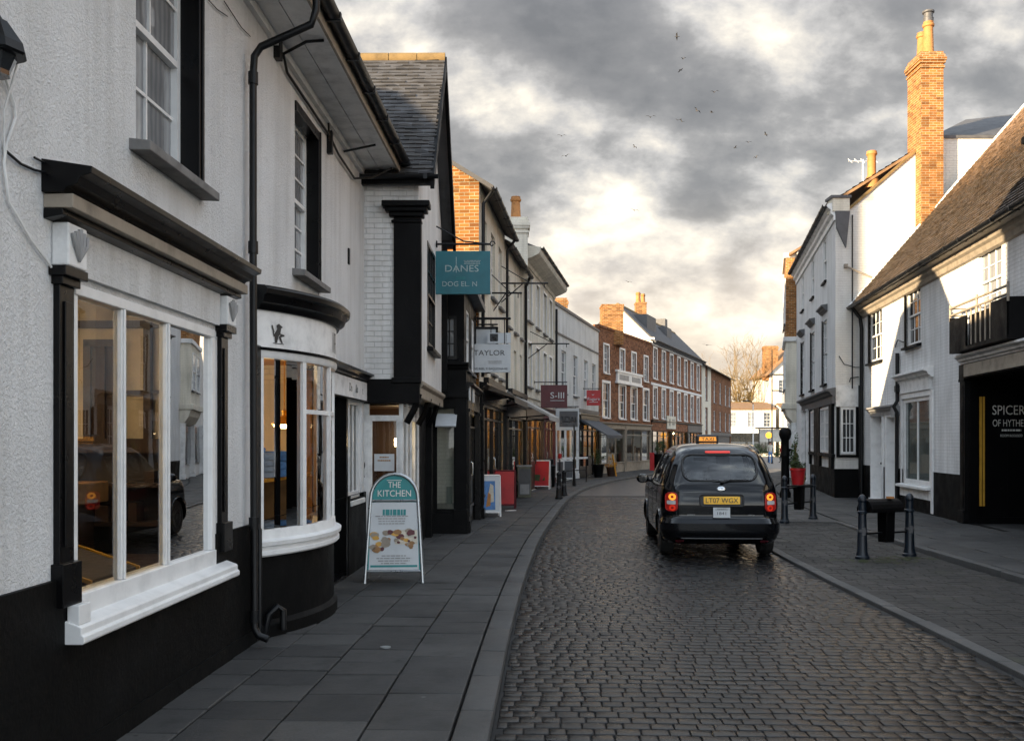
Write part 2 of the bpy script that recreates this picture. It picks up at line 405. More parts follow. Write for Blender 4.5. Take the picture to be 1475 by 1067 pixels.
def sash(root, fr, s0, s1, z0, z1, rec=.1, cols=2, rows=2, fm=None, pm=None, sm=None, sill=.09, sx=.06, fw=.055, bar=.022, surround=None, split=True, shape=None, casing=None):
    fm = fm or M['white']; mb = MB(); o = -rec
    mb.box(fr, s0, s0+fw, o-.05, o+.03, z0, z1); mb.box(fr, s1-fw, s1, o-.05, o+.03, z0, z1)
    mb.box(fr, s0+fw, s1-fw, o-.05, o+.03, z1-fw, z1); mb.box(fr, s0+fw, s1-fw, o-.05, o+.035, z0, z0+fw*1.2)
    zm = (z0+z1)/2
    halves = [(z0+fw*1.2, zm, -.012), (zm, z1-fw, .012)] if split else [(z0+fw*1.2, z1-fw, 0)]
    if split: mb.box(fr, s0+fw, s1-fw, o-.035, o+.032, zm-.022, zm+.022)
    for za, zb, dq in halves:
        for k in range(1, cols):
            s = s0+fw+(s1-s0-2*fw)*k/cols; mb.box(fr, s-bar/2, s+bar/2, o-.02+dq, o+.012+dq, za, zb)
        for k in range(1, rows):
            z = za+(zb-za)*k/rows; mb.box(fr, s0+fw, s1-fw, o-.018+dq, o+.010+dq, z-bar/2, z+bar/2)
    w = mb.build('window', fm, root)
    p = MB()
    for za, zb, dq in halves:
        p.poly([fr(s0+fw*.5, o-.006+dq, za-.01), fr(s1-fw*.5, o-.006+dq, za-.01), fr(s1-fw*.5, o-.006+dq, zb+.01), fr(s0+fw*.5, o-.006+dq, zb+.01)])
    p.build('pane', pm or random.choice([M['pane'], M['pane'], M['pane_c']]), w)
    if sill:
        q = MB(); q.prism(fr, s0-sx, s1+sx, [(-rec, z0-.075), (sill, z0-.085), (sill, z0-.025), (-rec+.03, z0+.004)])
        q.build('sill', sm or M['sill'], w, bevel=.006)
    if surround:
        q = MB(); e = surround
        q.box(fr, s0-e, s0, -.02, .025, z0, z1+e); q.box(fr, s1, s1+e, -.02, .025, z0, z1+e); q.box(fr, s0, s1, -.02, .027, z1, z1+e)
        q.build('surround', fm, w)
    return w
def pilaster(mb, fr, s0, s1, z0, z1, o=.08):
    mb.box(fr, s0, s1, -.02, o, z0, z1); mb.box(fr, s0-.025, s1+.025, -.02, o+.03, z0, z0+.22)
    mb.box(fr, s0-.02, s1+.02, -.02, o+.025, z1-.06, z1); w = (s1-s0)
    mb.box(fr, s0+w*.25, s1-w*.25, o, o+.012, z0+.3, z1-.14)
CORN = [(0, 0), (.05, 0), (.06, .03), (.10, .05), (.11, .09), (.17, .12), (.19, .12), (.19, .16), (.02, .19), (0, .19)]
def cornice(mb, fr, s0, s1, z, k=1.0, prof=None, o=0): mb.prism(fr, s0, s1, [(o+a*k, z+b*k) for a, b in (prof or CORN)])
def shopfront(root, fr, s0, s1, zt, lights=3, riser=.45, fm=None, fasc=None, door=None, lit=1, fh=.42, deep=2.2, mk=None, back=None, head=.3):
    """pilasters, riser and glazing bars; fascia; panes; a room behind the glass"""
    fm = fm or M['black_gl']; mb = MB(); zf = zt-fh
    pilaster(mb, fr, s0, s0+.16, 0, zf); pilaster(mb, fr, s1-.16, s1, 0, zf)
    a, b = s0+.16, s1-.16
    w = (b-a)/lights; dl = door if door is not None else -1
    for k in range(lights):
        sa, sb = a+k*w, a+(k+1)*w
        if k != dl: mb.box(fr, sa, sb, -.12, .02, 0, riser); mb.box(fr, sa, sb, -.10, .06, riser, riser+.05)
        mb.box(fr, sa-.025, sa+.025, -.09, .0, riser if k != dl else 0, zf)
        mb.box(fr, sa, sb, -.085, -.005, zf-head-.04, zf-head); mb.box(fr, sa, sb, -.09, 0, zf-.06, zf)
    sf = mb.build('shopfront', fm, root)
    g = MB()
    for k in range(lights):
        sa, sb = a+k*w, a+(k+1)*w; oo = -.05
        g.poly([fr(sa, oo, riser if k != dl else .9), fr(sb, oo, riser if k != dl else .9), fr(sb, oo, zf), fr(sa, oo, zf)])
    g.build('shop_glass', M['glass_far'], sf)
    if door is not None:
        d = MB(); sa, sb = a+dl*w+.025, a+(dl+1)*w-.025
        d.box(fr, sa, sb, -.1, -.04, 0.02, .9)
        for q in (sa, sb-.09): d.box(fr, q, q+.09, -.1, -.035, .9, zf-head)
        d.box(fr, sa, sb, -.1, -.033, .9, 1.0)
        dd = d.build('shop_door', fm, root); h = MB(); h.tube([fr(sa+.12, -.01, 1.0), fr(sa+.12, .03, 1.03), fr(sa+.12, .03, 1.25), fr(sa+.12, -.01, 1.28)], .012, 6)
        h.build('handle', M['alu'], dd, smooth=40)
    f = MB(); f.box(fr, s0, s1, -.02, .07, zf, zt-.1); fo = f.build('fascia', fasc or fm, root, bevel=.006)
    c = MB(); cornice(c, fr, s0-.06, s1+.06, zt-.12, .9); c.build('cornice', mk or fm, root)
    r = MB()
    r.poly([fr(a, -deep, 0), fr(b, -deep, 0), fr(b, -deep, zf), fr(a, -deep, zf)])
    r.poly([fr(a, -.1, .02), fr(b, -.1, .02), fr(b, -deep, .02), fr(a, -deep, .02)]); r.poly([fr(a, -.1, zf), fr(b, -.1, zf), fr(b, -deep, zf), fr(a, -deep, zf)])
    for s in (a, b): r.poly([fr(s, -.1, 0), fr(s, -deep, 0), fr(s, -deep, zf), fr(s, -.1, zf)])
    ro = r.build('shop_interior', back or random.choice([M['ochre'], M['cream'], M['wood']]), root)
    st = MB()
    for k in range(lights*2):
        s = a+(k+.5)*(b-a)/(lights*2)+random.uniform(-.1, .1); hh = random.uniform(.8, 2.3)
        if k//2 == dl: continue
        st.box(fr, s-random.uniform(.1, .25), s+random.uniform(.1, .25), -random.uniform(.7, 1.3), -random.uniform(.22, .45), riser-.1, riser+hh*.6)
    st.build('display_stock', random.choice([M['white_d'], M['wood'], M['cream'], M['white_d'], M['ochre']]), ro)
    if lit:
        e = MB()
        for k in range(lights):
            s = a+(k+.5)*w; e.lathe(fr(s, -.75, zf-.16), [(.03, .12), (.05, .08), (.09, 0)], 10)
        e.build('shop_light', M['glow_s'] if lit < 2 else M['glow'], ro)
    return sf
def chimney(root, c, w, d, z0, z1, mat, pots=2, pot_h=.7, name='chimney', along='x', cowl=False, plain=False):
    cx, cy = c; fr = WORLD; mb = MB()
    mb.box(fr, cx-w/2, cx+w/2, cy-d/2, cy+d/2, z0, z1-.32)
    for k, (e, a, b) in enumerate([(.0, -.32, -.06), (.03, -.06, .04)] if plain else [(.035, -.46, -.40), (.05, -.32, -.24), (.075, -.24, -.14), (.04, -.14, -.05), (0.0, -.05, .04)]):
        mb.box(fr, cx-w/2-e, cx+w/2+e, cy-d/2-e, cy+d/2+e, z1+a, z1+b)
    ch = mb.build(name, mat, root)
    for k in range(pots):
        t = (k+.5)/pots-.5; px, py = (cx+t*w*.9, cy) if along == 'x' else (cx, cy+t*d*.9)
        h = pot_h*(1 if k % 2 == 0 else .86); r = min(.16, min(w, d)*.3)
        p = MB(); p.lathe((px, py, z1), [(r*1.15, 0), (r*1.15, .06), (r, .1), (r*.85, h-.16), (r*1.05, h-.14), (r*1.1, h-.08), (r*.9, h-.05), (r*.95, h), (r*.7, h), (r*.68, h-.2)], 14)
        po = p.build('chimney_pot', M['pot'], ch, smooth=35)
        if cowl and k == 0:
            q = MB(); q.lathe((px, py, z1+h), [(r*.9, -.02), (r*.95, .12), (r*.8, .14), (r*.85, .26), (r*1.1, .28), (r*1.1, .33), (r*.6, .34)], 14); q.build('cowl', M['lead'], po, smooth=35)
    return ch

# ---------------------------------------------------------------- lettering
_font_cache = {}
def glyphs(body):
    if body not in _font_cache:
        cu = bpy.data.curves.new('lettering', 'FONT'); cu.body = body; cu.size = 1.0; cu.align_x = 'CENTER'; cu.resolution_u = 3
        o = bpy.data.objects.new('lettering', cu); COL.objects.link(o)
        me = bpy.data.meshes.new_from_object(o.evaluated_get(bpy.context.evaluated_depsgraph_get()))
        _font_cache[body] = ([Vector(v.co) for v in me.vertices], [tuple(p.vertices) for p in me.polygons])
        bpy.data.objects.remove(o); bpy.data.curves.remove(cu); bpy.data.meshes.remove(me)
    return _font_cache[body]
def text(mb, body, c, ux, uz, h, width=None, sp=1.0):
    """flat letters centred at c (baseline), ux reading direction, uz up; h = cap height"""
    vs, fs = glyphs(body); k = h/.72; ux, uz = Vector(ux).normalized(), Vector(uz).normalized()
    w = (max(v.x for v in vs)-min(v.x for v in vs)); kx = width/w if width else k*sp
    x0 = (max(v.x for v in vs)+min(v.x for v in vs))/2
    mb.faces([Vector(c)+ux*((v.x-x0)*kx)+uz*(v.y*k) for v in vs], fs)
def greek(mb, c, ux, uz, w, h, lines, seed=0):
    """lines of print too small to read"""
    rr = random.Random(seed); ux, uz = Vector(ux).normalized(), Vector(uz).normalized(); c = Vector(c)
    for k in range(lines):
        z = h*(.5-(k+.5)/lines); lw = w*rr.uniform(.55, 1); x = -lw/2
        while x < lw/2:
            ww = rr.uniform(.05, .16)*w; ww = min(ww, lw/2-x); hh = h/lines*.22
            p = [c+ux*x+uz*(z-hh), c+ux*(x+ww)+uz*(z-hh), c+ux*(x+ww)+uz*(z+hh), c+ux*x+uz*(z+hh)]
            mb.poly(p); x += ww+.02*w
# ---------------------------------------------------------------- street lines
def pchip(pts):
    xs = [p[0] for p in pts]; ys = [p[1] for p in pts]; n = len(xs)
    d = [(ys[i+1]-ys[i])/(xs[i+1]-xs[i]) for i in range(n-1)]
    m = [d[0]]+[0 if d[i-1]*d[i] <= 0 else 2*d[i-1]*d[i]/(d[i-1]+d[i]) for i in range(1, n-1)]+[d[-1]]
    def f(x):
        if x <= xs[0]: return ys[0]+m[0]*(x-xs[0])
        if x >= xs[-1]: return ys[-1]+m[-1]*(x-xs[-1])
        i = max(k for k in range(n-1) if xs[k] <= x); h = xs[i+1]-xs[i]; t = (x-xs[i])/h
        return (ys[i]*(1+2*t)*(1-t)**2+h*m[i]*t*(1-t)**2+ys[i+1]*t*t*(3-2*t)+h*m[i+1]*t*t*(t-1))
    return f
KL = pchip([(-6, -.46), (0, -.32), (5.51, -.136), (9.71, .03), (16.4, .44), (20.3, .79), (29, 1.71), (34.5, 2.55), (39, 3.55), (43.3, 4.75), (48, 6.4), (58.5, 10.9), (75, 17.2), (94, 23.9), (130, 37)])
KR = pchip([(-6, 3.1), (0, 3.5), (7.2, 3.8), (12, 3.95), (15, 4.1), (20, 4.55), (25, 5.15), (31, 6.1), (38, 7.8), (46, 10.9), (55, 14.9), (66, 19.3), (80, 25), (97, 31), (130, 43)])
class Strip:
    def __init__(s, f, y0, y1, st=.25):
        s.P = []; y = y0
        while y <= y1+1e-6: s.P.append(Vector((f(y), y, 0))); y += st
        s.N = []; s.V = [0]
        for i in range(len(s.P)):
            t = (s.P[min(i+1, len(s.P)-1)]-s.P[max(i-1, 0)]).normalized(); s.N.append(Vector((t.y, -t.x, 0)))
            if i: s.V.append(s.V[-1]+(s.P[i]-s.P[i-1]).length)
        s.len = s.V[-1]
    def __call__(s, u, v, z=0):
        lo, hi = 0, len(s.V)-2
        while lo < hi:
            mid = (lo+hi+1)//2
            if s.V[mid] <= v: lo = mid
            else: hi = mid-1
        t = (v-s.V[lo])/(s.V[lo+1]-s.V[lo]); p = s.P[lo].lerp(s.P[lo+1], t)+s.N[lo].lerp(s.N[lo+1], t).normalized()*u
        p.z = z; return p
def paver(mb, S, u0, u1, v0, v1, z, h, bev, jit=.003, tilt=.003, rag=0):
    a, b, c, d = random.uniform(-jit, jit), random.uniform(-tilt, tilt), random.uniform(-tilt, tilt), rag
    def q(i, e, zz):
        cs = [(u0+e, v0+e), (u1-e, v0+e), (u1-e, v1-e), (u0+e, v1-e)][i]
        return S(cs[0]+J[i][0], cs[1]+J[i][1], zz+a+(b if i in (1, 2) else -b)+(c if i > 1 else -c))
    J = [(random.uniform(-d, d), random.uniform(-d, d)) for _ in range(4)]
    pts = [q(i, 0, z-h) for i in range(4)]+[q(i, 0, z-bev*.8) for i in range(4)]+[q(i, bev*.35, z-bev*.25) for i in range(4)]+[q(i, bev, z) for i in range(4)]
    fs = [(12, 13, 14, 15)]
    for k in range(3): fs += [(k*4+i, k*4+(i+1) % 4, k*4+4+(i+1) % 4, k*4+4+i) for i in range(4)]
    mb.faces(pts, fs)
SL = Strip(KL, -5, 100); SR = Strip(KR, -5, 90)
# road of granite setts, laid in courses across the street
mb = MB(); v = 5.0
while v < 36:
    rh = random.uniform(.122, .130)
    u = .02-random.uniform(0, .13)
    if random.random() < 2:
        while u < 6:
            w = random.choice([.11, .13, .14, .15, .165])*random.uniform(.93, 1.07); c = SL(u+w/2, v+rh/2)
            u0, u1 = max(.02, u), u+w
            if c.x > KR(c.y)-.06: break
            if u1-u0 > .06 and not (c.y < 5.0 and c.x < -1): paver(mb, SL, u0+.002, u1-.002, v+.003, v+rh-.003, -.07, .05, .009, .0016, .0013, .0012)
            u += w
    v += rh
mb.build('road', M['sett'], None, smooth=70)['kind'] = 'structure'
mb = MB()
for k in range(32):
    p0, p1 = SL(0, 4.6+k, -.0785), SL(0, 5.6+k, -.0785); mb.poly([p0, Vector((KR(p0.y), p0.y, -.0785)), Vector((KR(p1.y), p1.y, -.0785)), p1])
tag(mb.build('road_bed', M['joint'], None), kind='structure')
rd = MB()
vs = [35.8+k for k in range(61)]
for a, b in zip(vs[:-1], vs[1:]):
    p0, p1 = SL(0, a, -.079), SL(0, b, -.079)
    rd.poly([p0, Vector((KR(p0.y), p0.y, -.079)), Vector((KR(p1.y), p1.y, -.079)), p1])
tag(rd.build('road', paint('far_setts', (.035, .035, .036), .34, .3, 2, .5, 14), None), kind='structure')
# kerbs
mb = MB(); v = 3.0
while v < 99:
    l = random.uniform(.8, 1.0); paver(mb, SL, -.215, -.005, v+.004, min(v+l, 99.5)-.004, 0.0, .12, .014, .003, .002); v += l
tag(mb.build('kerb', M['kerb'], None, smooth=50), kind='structure')
mb = MB(); v = 3.0
while v < 88:
    l = random.uniform(.8, 1.0); paver(mb, SR, .01, .16, v+.004, v+l-.004, -.035, .08, .012, .003, .002); v += l
v = 6.0
while v < 25.5:
    l = random.uniform(.8, 1.0); k = max(0, min(1, (26-v)/7)); paver(mb, SR, 2.28, 2.43, v+.004, v+l-.004, -.03+.07*k, .14, .012, .003, .002); v += l
tag(mb.build('kerb', M['kerb'], None, smooth=50), kind='structure')
# left pavement, flags in columns along the street
mb = MB(); us = [-.225]
for w in (.52, .54, .53, .55, .52, .5, .5): us.append(us[-1]-w)
for c in range(len(us)-1):
    v = 2.0+random.uniform(0, .7)
    while v < 99:
        l = random.choice([.42, .45, .5, .55, .62])
        paver(mb, SL, us[c+1]+.007, us[c]-.007, v+.006, v+l-.006, -.002, .05, .008, .004, .003); v += l
tag(mb.build('pavement', M['slab'], None), kind='structure')
# right hand lay-by of small dark bricks, then raised flags
mb = MB(); v = 6.0
while v < 26:
    u = .17+random.uniform(-.1, 0)
    while u < 2.27:
        w = .215; paver(mb, SR, max(.17, u)+.003, min(2.27, u+w)-.003, v+.003, v+.105, -.045, .05, .006, .002, .0015); u += w
    v += .108
tag(mb.build('lay_by', M['setpave'], None), kind='structure')
mb = MB()
us = [2.44]
while us[-1] < 11: us.append(us[-1]+random.choice([.6, .75]))
for c in range(len(us)-1):
    v = 6+random.uniform(0, .7)
    while v < 62:
        l = random.choice([.6, .75, .9]); k = max(0, min(1, (26-v)/7))
        paver(mb, SR, us[c]+.005, us[c+1]-.005, v+.005, v+l-.005, -.03+.068*k, .06, .006, .0025, .002); v += l
for c in range(3):
    v = 26.0
    while v < 62: paver(mb, SR, .165+c*.74+.005, .165+(c+1)*.74-.005, v+.005, v+.745, -.03, .06, .006, .0025, .002); v += .75
tag(mb.build('pavement', M['slab'], None), kind='structure')
gd = MB(); gd.poly([(-1500, -200, -.086), (1500, -200, -.086), (1500, 3000, -.086), (-1500, 3000, -.086)])
tag(gd.build('ground', M['joint'], None), kind='structure')
# pale paved square at the far end
sq = MB(); sq.poly([(14, 62, -.075), (60, 62, -.075), (70, 108, -.075), (24, 108, -.075)])
tag(sq.build('square', paint('square_paving', (.16, .15, .14), .55, .2, 1, .3, 6), None), kind='structure')

# ---------------------------------------------------------------- near white shop (left)
a0, a1 = Vector((-2.55, -3.0)), Vector((-2.055, 13.5)); FA = Fr(a0, a1); LA = FA.L
def sA(Y): return (Y+3)*LA/16.5
root = thing('white_shop_building', 'nearest white rendered shop with black plinth, big display window and curved bow window', 'building', (-2.3, 5, 0))
ZE = 5.42
W1 = (sA(5.9), sA(6.95), 3.52, 5.2); W2 = (sA(9.7), sA(10.68), 3.42, 5.02)
SW = (sA(5.1), sA(7.28), .84, 2.53)
bow = (sA(8.4), sA(10.7), .86, 2.5)
dr = (sA(11.1), sA(12.28), 0, 2.25); w3 = (sA(12.4), sA(13.32), .95, 2.25)
mb = MB()
wall(mb, FA, 0, LA, 1.0, ZE, [(*W1, .16), (*W2, .16), (SW[0], SW[1], 1.0, SW[3], .12), (bow[0], bow[1], 1.0, bow[3], .05), (dr[0], dr[1], 1.0, dr[3], .17), (w3[0], w3[1], 1.0, w3[3], .1)])
mb.poly([FA(0, -7, 0), FA(LA, -7, 0), FA(LA, -7, ZE), FA(0, -7, ZE)])
mb.poly([FA(LA, 0, 0), FA(LA, -7, 0), FA(LA, -7, ZE), FA(LA, 0, ZE)]); mb.poly([FA(0, 0, 0), FA(0, -7, 0), FA(0, -7, ZE), FA(0, 0, ZE)])
mb.build('wall', M['stucco'], root, fix=False)
pl = MB(); wall(pl, FA, 0, LA, -.2, 1.0, [(SW[0], SW[1], .74, 1.0, .2), (bow[0], bow[1], .8, 1.0, .05), (dr[0], dr[1], 0, 1.0, .35), (w3[0], w3[1], .95, 1.0, .13)], .03, o=.03)
pl.poly([FA(0, 0, 1.0), FA(0, .03, 1.0), FA(SW[0], .03, 1.0), FA(SW[0], 0, 1.0)]); pl.poly([FA(SW[1], 0, 1.0), FA(SW[1], .03, 1.0), FA(LA, .03, 1.0), FA(LA, 0, 1.0)])
pl.box(FA, 0, sA(8.3), .03, .045, -.1, .12)
pl.build('plinth', M['plinth'], root, fix=False)
# eaves: soffit boards, fascia, gutter
mb = MB(); mb.box(FA, -.1, LA+.05, -.01, .24, ZE-.01, ZE+.03); mb.box(FA, -.1, LA+.05, .246, .50, ZE-.004, ZE+.03); mb.box(FA, -.1, LA+.05, .0, .05, ZE-.09, ZE-.012)
mb.build('soffit', M['white_d'], root)
mb = MB(); mb.box(FA, -.1, LA+.06, .505, .53, ZE-.05, ZE+.14); mb.box(FA, LA+.055, LA+.08, -.02, .53, ZE-.12, ZE+.1)
mb.build('eaves_board', M['oldwood'], root)
gutter(root, FA, -.1, LA+.1, .60, ZE+.10, .065)
mb = MB()  # hipped roof
RA, RB = 3.5, LA-.8; ZR = 6.8; DA = 7.0
slope(mb, FA(-.2, .55, ZE+.12), FA(LA+.1, .55, ZE+.12), FA(RB, -DA/2, ZR), FA(RA, -DA/2, ZR), .06)
slope(mb, FA(LA+.1, -DA-.5, ZE+.12), FA(-.2, -DA-.5, ZE+.12), FA(RA, -DA/2, ZR), FA(RB, -DA/2, ZR), .06)
mb.poly([FA(LA+.1, .55, ZE+.12), FA(LA+.1, -DA-.5, ZE+.12), FA(RB, -DA/2, ZR+.03)]); mb.poly([FA(-.2, .55, ZE+.12), FA(-.2, -DA-.5, ZE+.12), FA(RA, -DA/2, ZR+.03)])
rf = mb.build('roof', M['slate_far'], root)
# upper windows
for W, rows in ((W1, 2), (W2, 3)):
    w = sash(root, FA, *W, rec=.15, cols=2, rows=rows, pm=M['pane_c'], fw=.06, sill=.13, sx=.1, bar=.022)
    q = MB(); q.box(FA, W[1]-.004, W[1]+.10, -.14, .022, W[2], W[3]+.08); q.box(FA, W[1]+.03, W[1]+.06, .022, .035, W[2], W[3]+.08); q.box(FA, W[0], W[1], -.10, .02, W[3]-.02, W[3]+.08)
    q.build('window_board', M['black_gl'], w, bevel=.006)
# display window: pilasters, consoles, fascia, cornice, sill
mb = MB()
for s in (sA(4.88), sA(7.36)):
    pilaster(mb, FA, s+.02, s+.17, .86, 2.55, .035)
    mb.box(FA, s-.03, s+.21, .0, .09, 2.53, 2.58)
mb.prism(FA, sA(4.78), sA(7.68), [(0, 2.925), (.11, 2.925), (.13, 2.95), (.18, 2.965), (.195, 3.0), (.25, 3.015), (.255, 3.05), (0, 3.09)])
mb.prism(FA, sA(4.80), sA(7.66), [(0, 2.8), (.10, 2.82), (.10, 2.85), (0, 2.85)])
mb.build('shopfront', M['black_gl'], root, bevel=.004)
mb = MB(); mb.box(FA, sA(4.80), sA(7.66), 0, .15, 2.852, 2.922); mb.build('frieze_board', M['oldwood'], root, bevel=.005)
mb = MB(); mb.box(FA, sA(5.12), sA(7.34), .0, .035, 2.57, 2.84); mb.build('fascia', M['plaster'], root)
mb = MB()
for s in (sA(4.88), sA(7.36)):
    mb = MB(); mb.box(FA, s+.0, s+.2, 0, .09, 2.582, 2.80); co = mb.build('console', M['white_d'], root, bevel=.01)
    mb = MB()
    for k in range(5):
        t = (k-2)/2; p0 = FA(s+.1, .095, 2.62); p1 = FA(s+.1+t*.06, .105, 2.70); p2 = FA(s+.1+t*.075, .1, 2.78-abs(t)*.03)
        mb.tube([p0, p1, p2], .009, 6, .014)
    mb.build('carved_leaf', M['grey'], co, smooth=50)
mb = MB(); za, zb = SW[2], SW[3]; s0, s1 = SW[0], SW[1]
ms = [s0, sA(5.70), sA(6.38), s1]
mb.box(FA, s0, s1, -.10, .03, za-.10, za+.05); mb.box(FA, s0, s1, -.08, .02, zb-.06, zb)
mb.box(FA, s0, s0+.04, -.08, .012, za+.05, zb-.06); mb.box(FA, s1-.07, s1, -.08, .02, za+.05, zb-.06)
for s in ms[1:3]: mb.box(FA, s-.026, s+.026, -.04, .012, za+.05, zb-.06); mb.box(FA, s-.012, s+.012, .012, .024, za+.05, zb-.06)
wf = mb.build('display_window', M['white'], root, bevel=.006)
for k in range(3):
    g = MB(); g.poly([FA(ms[k]+.01, -.014, za+.02), FA(ms[k+1]-.01, -.014, za+.02), FA(ms[k+1]-.01, -.014, zb-.03), FA(ms[k]+.01, -.014, zb-.03)]); g.build('pane', M['glass'], wf)
mb = MB(); mb.prism(FA, sA(4.96), sA(7.52), [(-.05, .76), (-.05, .66), (.12, .66), (.13, .67), (.13, .70), (.115, .71), (.115, .745), (.10, .755), (.03, .78)])
mb.box(FA, sA(4.97), sA(5.10), .036, .10, .757, .86)
mb.build('sill', M['white'], root, bevel=.005)
# display window room: dark below; strip-lit cream colour above imitates mirrored sunlit fronts
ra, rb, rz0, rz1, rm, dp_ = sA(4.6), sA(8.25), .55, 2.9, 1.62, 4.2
for nm_, zz0, zz1, mt_ in (('shop_interior', rz0, rm, M['room']), ('painted_reflection', rm, rz1, paint('reflection_cream', (.62, .50, .33), .7, .3, 3))):
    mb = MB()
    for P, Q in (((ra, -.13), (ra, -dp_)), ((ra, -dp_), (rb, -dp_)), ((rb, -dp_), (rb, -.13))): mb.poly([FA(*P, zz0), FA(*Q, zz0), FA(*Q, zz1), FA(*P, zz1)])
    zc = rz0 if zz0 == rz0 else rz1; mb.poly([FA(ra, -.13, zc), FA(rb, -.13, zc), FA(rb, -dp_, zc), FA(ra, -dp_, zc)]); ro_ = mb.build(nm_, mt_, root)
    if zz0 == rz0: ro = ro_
mb = MB(); mb.box(FA, sA(7.9), sA(8.12), -.62, -.2, rz0, 2.8)
for k in range(6): mb.tube([FA(sA(7.92)+k*.05, -.19, rz0), FA(sA(7.92)+k*.05, -.18, 2.8)], .028, 6)
mb.build('curtain', paint('curtain_oxblood', (.07, .012, .01), .85, .3), ro, smooth=40)
# far side wall: dark frames imitating mirrored windows, pelmet line and shelves with goods
SF = Fr(FA(rb-.01, -dp_, 0)[:2], FA(rb-.01, -.2, 0)[:2])
mb = MB()
for a_, b_ in ((2.78, 3.12), (3.52, 3.86)):
    mb.box(SF, a_, a_+.06, 0, .05, 1.62, 2.55); mb.box(SF, b_-.06, b_, 0, .05, 1.62, 2.55); mb.box(SF, a_, b_, 0, .05, 2.5, 2.56); mb.box(SF, a_+.06, b_-.06, 0, .02, 1.62, 2.5)
mb.box(SF, 0, 3.98, 0, .10, 1.60, 1.72); mb.box(SF, 3.30, 3.36, 0, .06, 1.72, 2.9); mb.box(SF, 0, 3.98, 0, .04, 2.66, 2.72); mb.box(SF, 2.95-.015, 2.95+.015, .02, .05, 1.7, 2.5); mb.box(SF, 3.69-.015, 3.69+.015, .02, .05, 1.7, 2.5); mb.box(SF, 2.8, 3.84, .02, .03, 2.1, 2.13)
mb.build('reflection_frames', M['wood_d'], ro)
mb = MB()
for z in (1.0, 1.32): mb.box(SF, .1, 3.8, 0, .28, z, z+.03)
for k in range(26):
    s = .15+k*.14; z = random.choice([1.03, 1.35]); mb.box(SF, s, s+random.uniform(.06, .12), .05, .2, z, z+random.uniform(.08, .22))
mb.build('shelf', M['wood_d'], ro)
mb = MB(); mb.box(FA, sA(5.3), sA(7.4), -1.23, -1.17, 2.76, 2.80); mb.build('strip_light', emis('strip_light_glow', (1, .82, .56), 8), ro)
mb = MB(); mb.box(FA, sA(5.3), sA(7.4), -3.03, -2.97, 2.76, 2.80); mb.build('strip_light', emis('strip_light_glow2', (1, .82, .56), 8), ro)
# things in the display window
t = thing('shop_counter', 'long brown wooden counter with papers behind the big display window', 'counter', FA(sA(6.3), -1.4, .55))
mb = MB(); mb.box(FA, sA(5.0), sA(7.7), -1.75, -1.1, .55, 1.22); mb.build('counter_front', M['wood_d'], t)
mb = MB(); mb.box(FA, sA(4.95), sA(7.75), -1.8, -1.0, 1.22, 1.38); mb.build('counter_top', M['wood'], t, bevel=.01)
mb = MB()
for k in range(6):
    s = sA(5.1)+k*.4+random.uniform(0, .15); mb.box(FA, s, s+random.uniform(.1, .24), -1.4, -1.1, 1.382, 1.392+random.uniform(.0, .05))
mb.build('papers', M['white_d'], t)
mb = MB(); b = FA(sA(5.5), -.30, .86)
tt = thing('display_board', 'tilted gold-edged board lying in the big display window', 'board', FA(sA(5.95), -.35, .8))
mb.prism(FA, sA(5.65), sA(6.3), [(-.62, 1.02), (-.17, .87), (-.17, .885), (-.62, 1.035)]); mb.build('board', M['room'], tt)
mb = MB(); mb.prism(FA, sA(5.63), sA(5.65), [(-.64, 1.03), (-.15, .865), (-.15, .89), (-.64, 1.055)]); mb.prism(FA, sA(6.3), sA(6.32), [(-.64, 1.03), (-.15, .865), (-.15, .89), (-.64, 1.055)]); mb.prism(FA, sA(5.63), sA(6.32), [(-.64, 1.03), (-.62, 1.02), (-.62, 1.05), (-.64, 1.055)])
mb.build('edging', M['gold'], tt)
mb = MB(); mb.box(FA, ra+.4, rb-.5, -1.0, -.13, .56, .80); mb.build('window_bed', M['wood_d'], ro)
def garment(c, r, lay, mat, lab, grp='folded clothes in the shop windows', rot=0.0):
    mb = MB()
    for k in range(lay):
        a = rot+random.uniform(-.25, .25); z = c[2]+k*r[2]*1.7
        pts = []
        for i in range(14):
            th = 2*math.pi*i/14; q = (abs(math.cos(th))**.6*math.copysign(1, math.cos(th)), abs(math.sin(th))**.6*math.copysign(1, math.sin(th)))
            x, y = q[0]*r[0]*random.uniform(.9, 1.05), q[1]*r[1]*random.uniform(.9, 1.05)
            pts.append((x*math.cos(a)-y*math.sin(a), x*math.sin(a)+y*math.cos(a)))
        b = mb.add([(c[0]+x, c[1]+y, z) for x, y in pts]+[(c[0]+x*1.03, c[1]+y*1.03, z+r[2]) for x, y in pts]+[(c[0]+x*.8, c[1]+y*.8, z+r[2]*1.75+random.uniform(0, .01)) for x, y in pts]+[(c[0], c[1], z+r[2]*1.9)])
        for j in range(2):
            for i in range(14): mb.f.append((b+j*14+i, b+j*14+(i+1) % 14, b+j*14+14+(i+1) % 14, b+j*14+14+i))
        for i in range(14): mb.f.append((b+28+i, b+28+(i+1) % 14, b+42))
    o = mb.build('folded_garment', mat, None, smooth=60); tag(o, lab, 'clothes', grp)
    return o
p = FA(sA(5.35), -.36, .805); garment(p, (.2, .26, .03), 3, M['cl_blue'], 'blue folded garments stacked at the left end of the big display window')
p = FA(sA(6.0), -.75, .805); garment(p, (.18, .22, .03), 2, M['cl_grey'], 'grey folded garments behind the tilted board in the big display window')

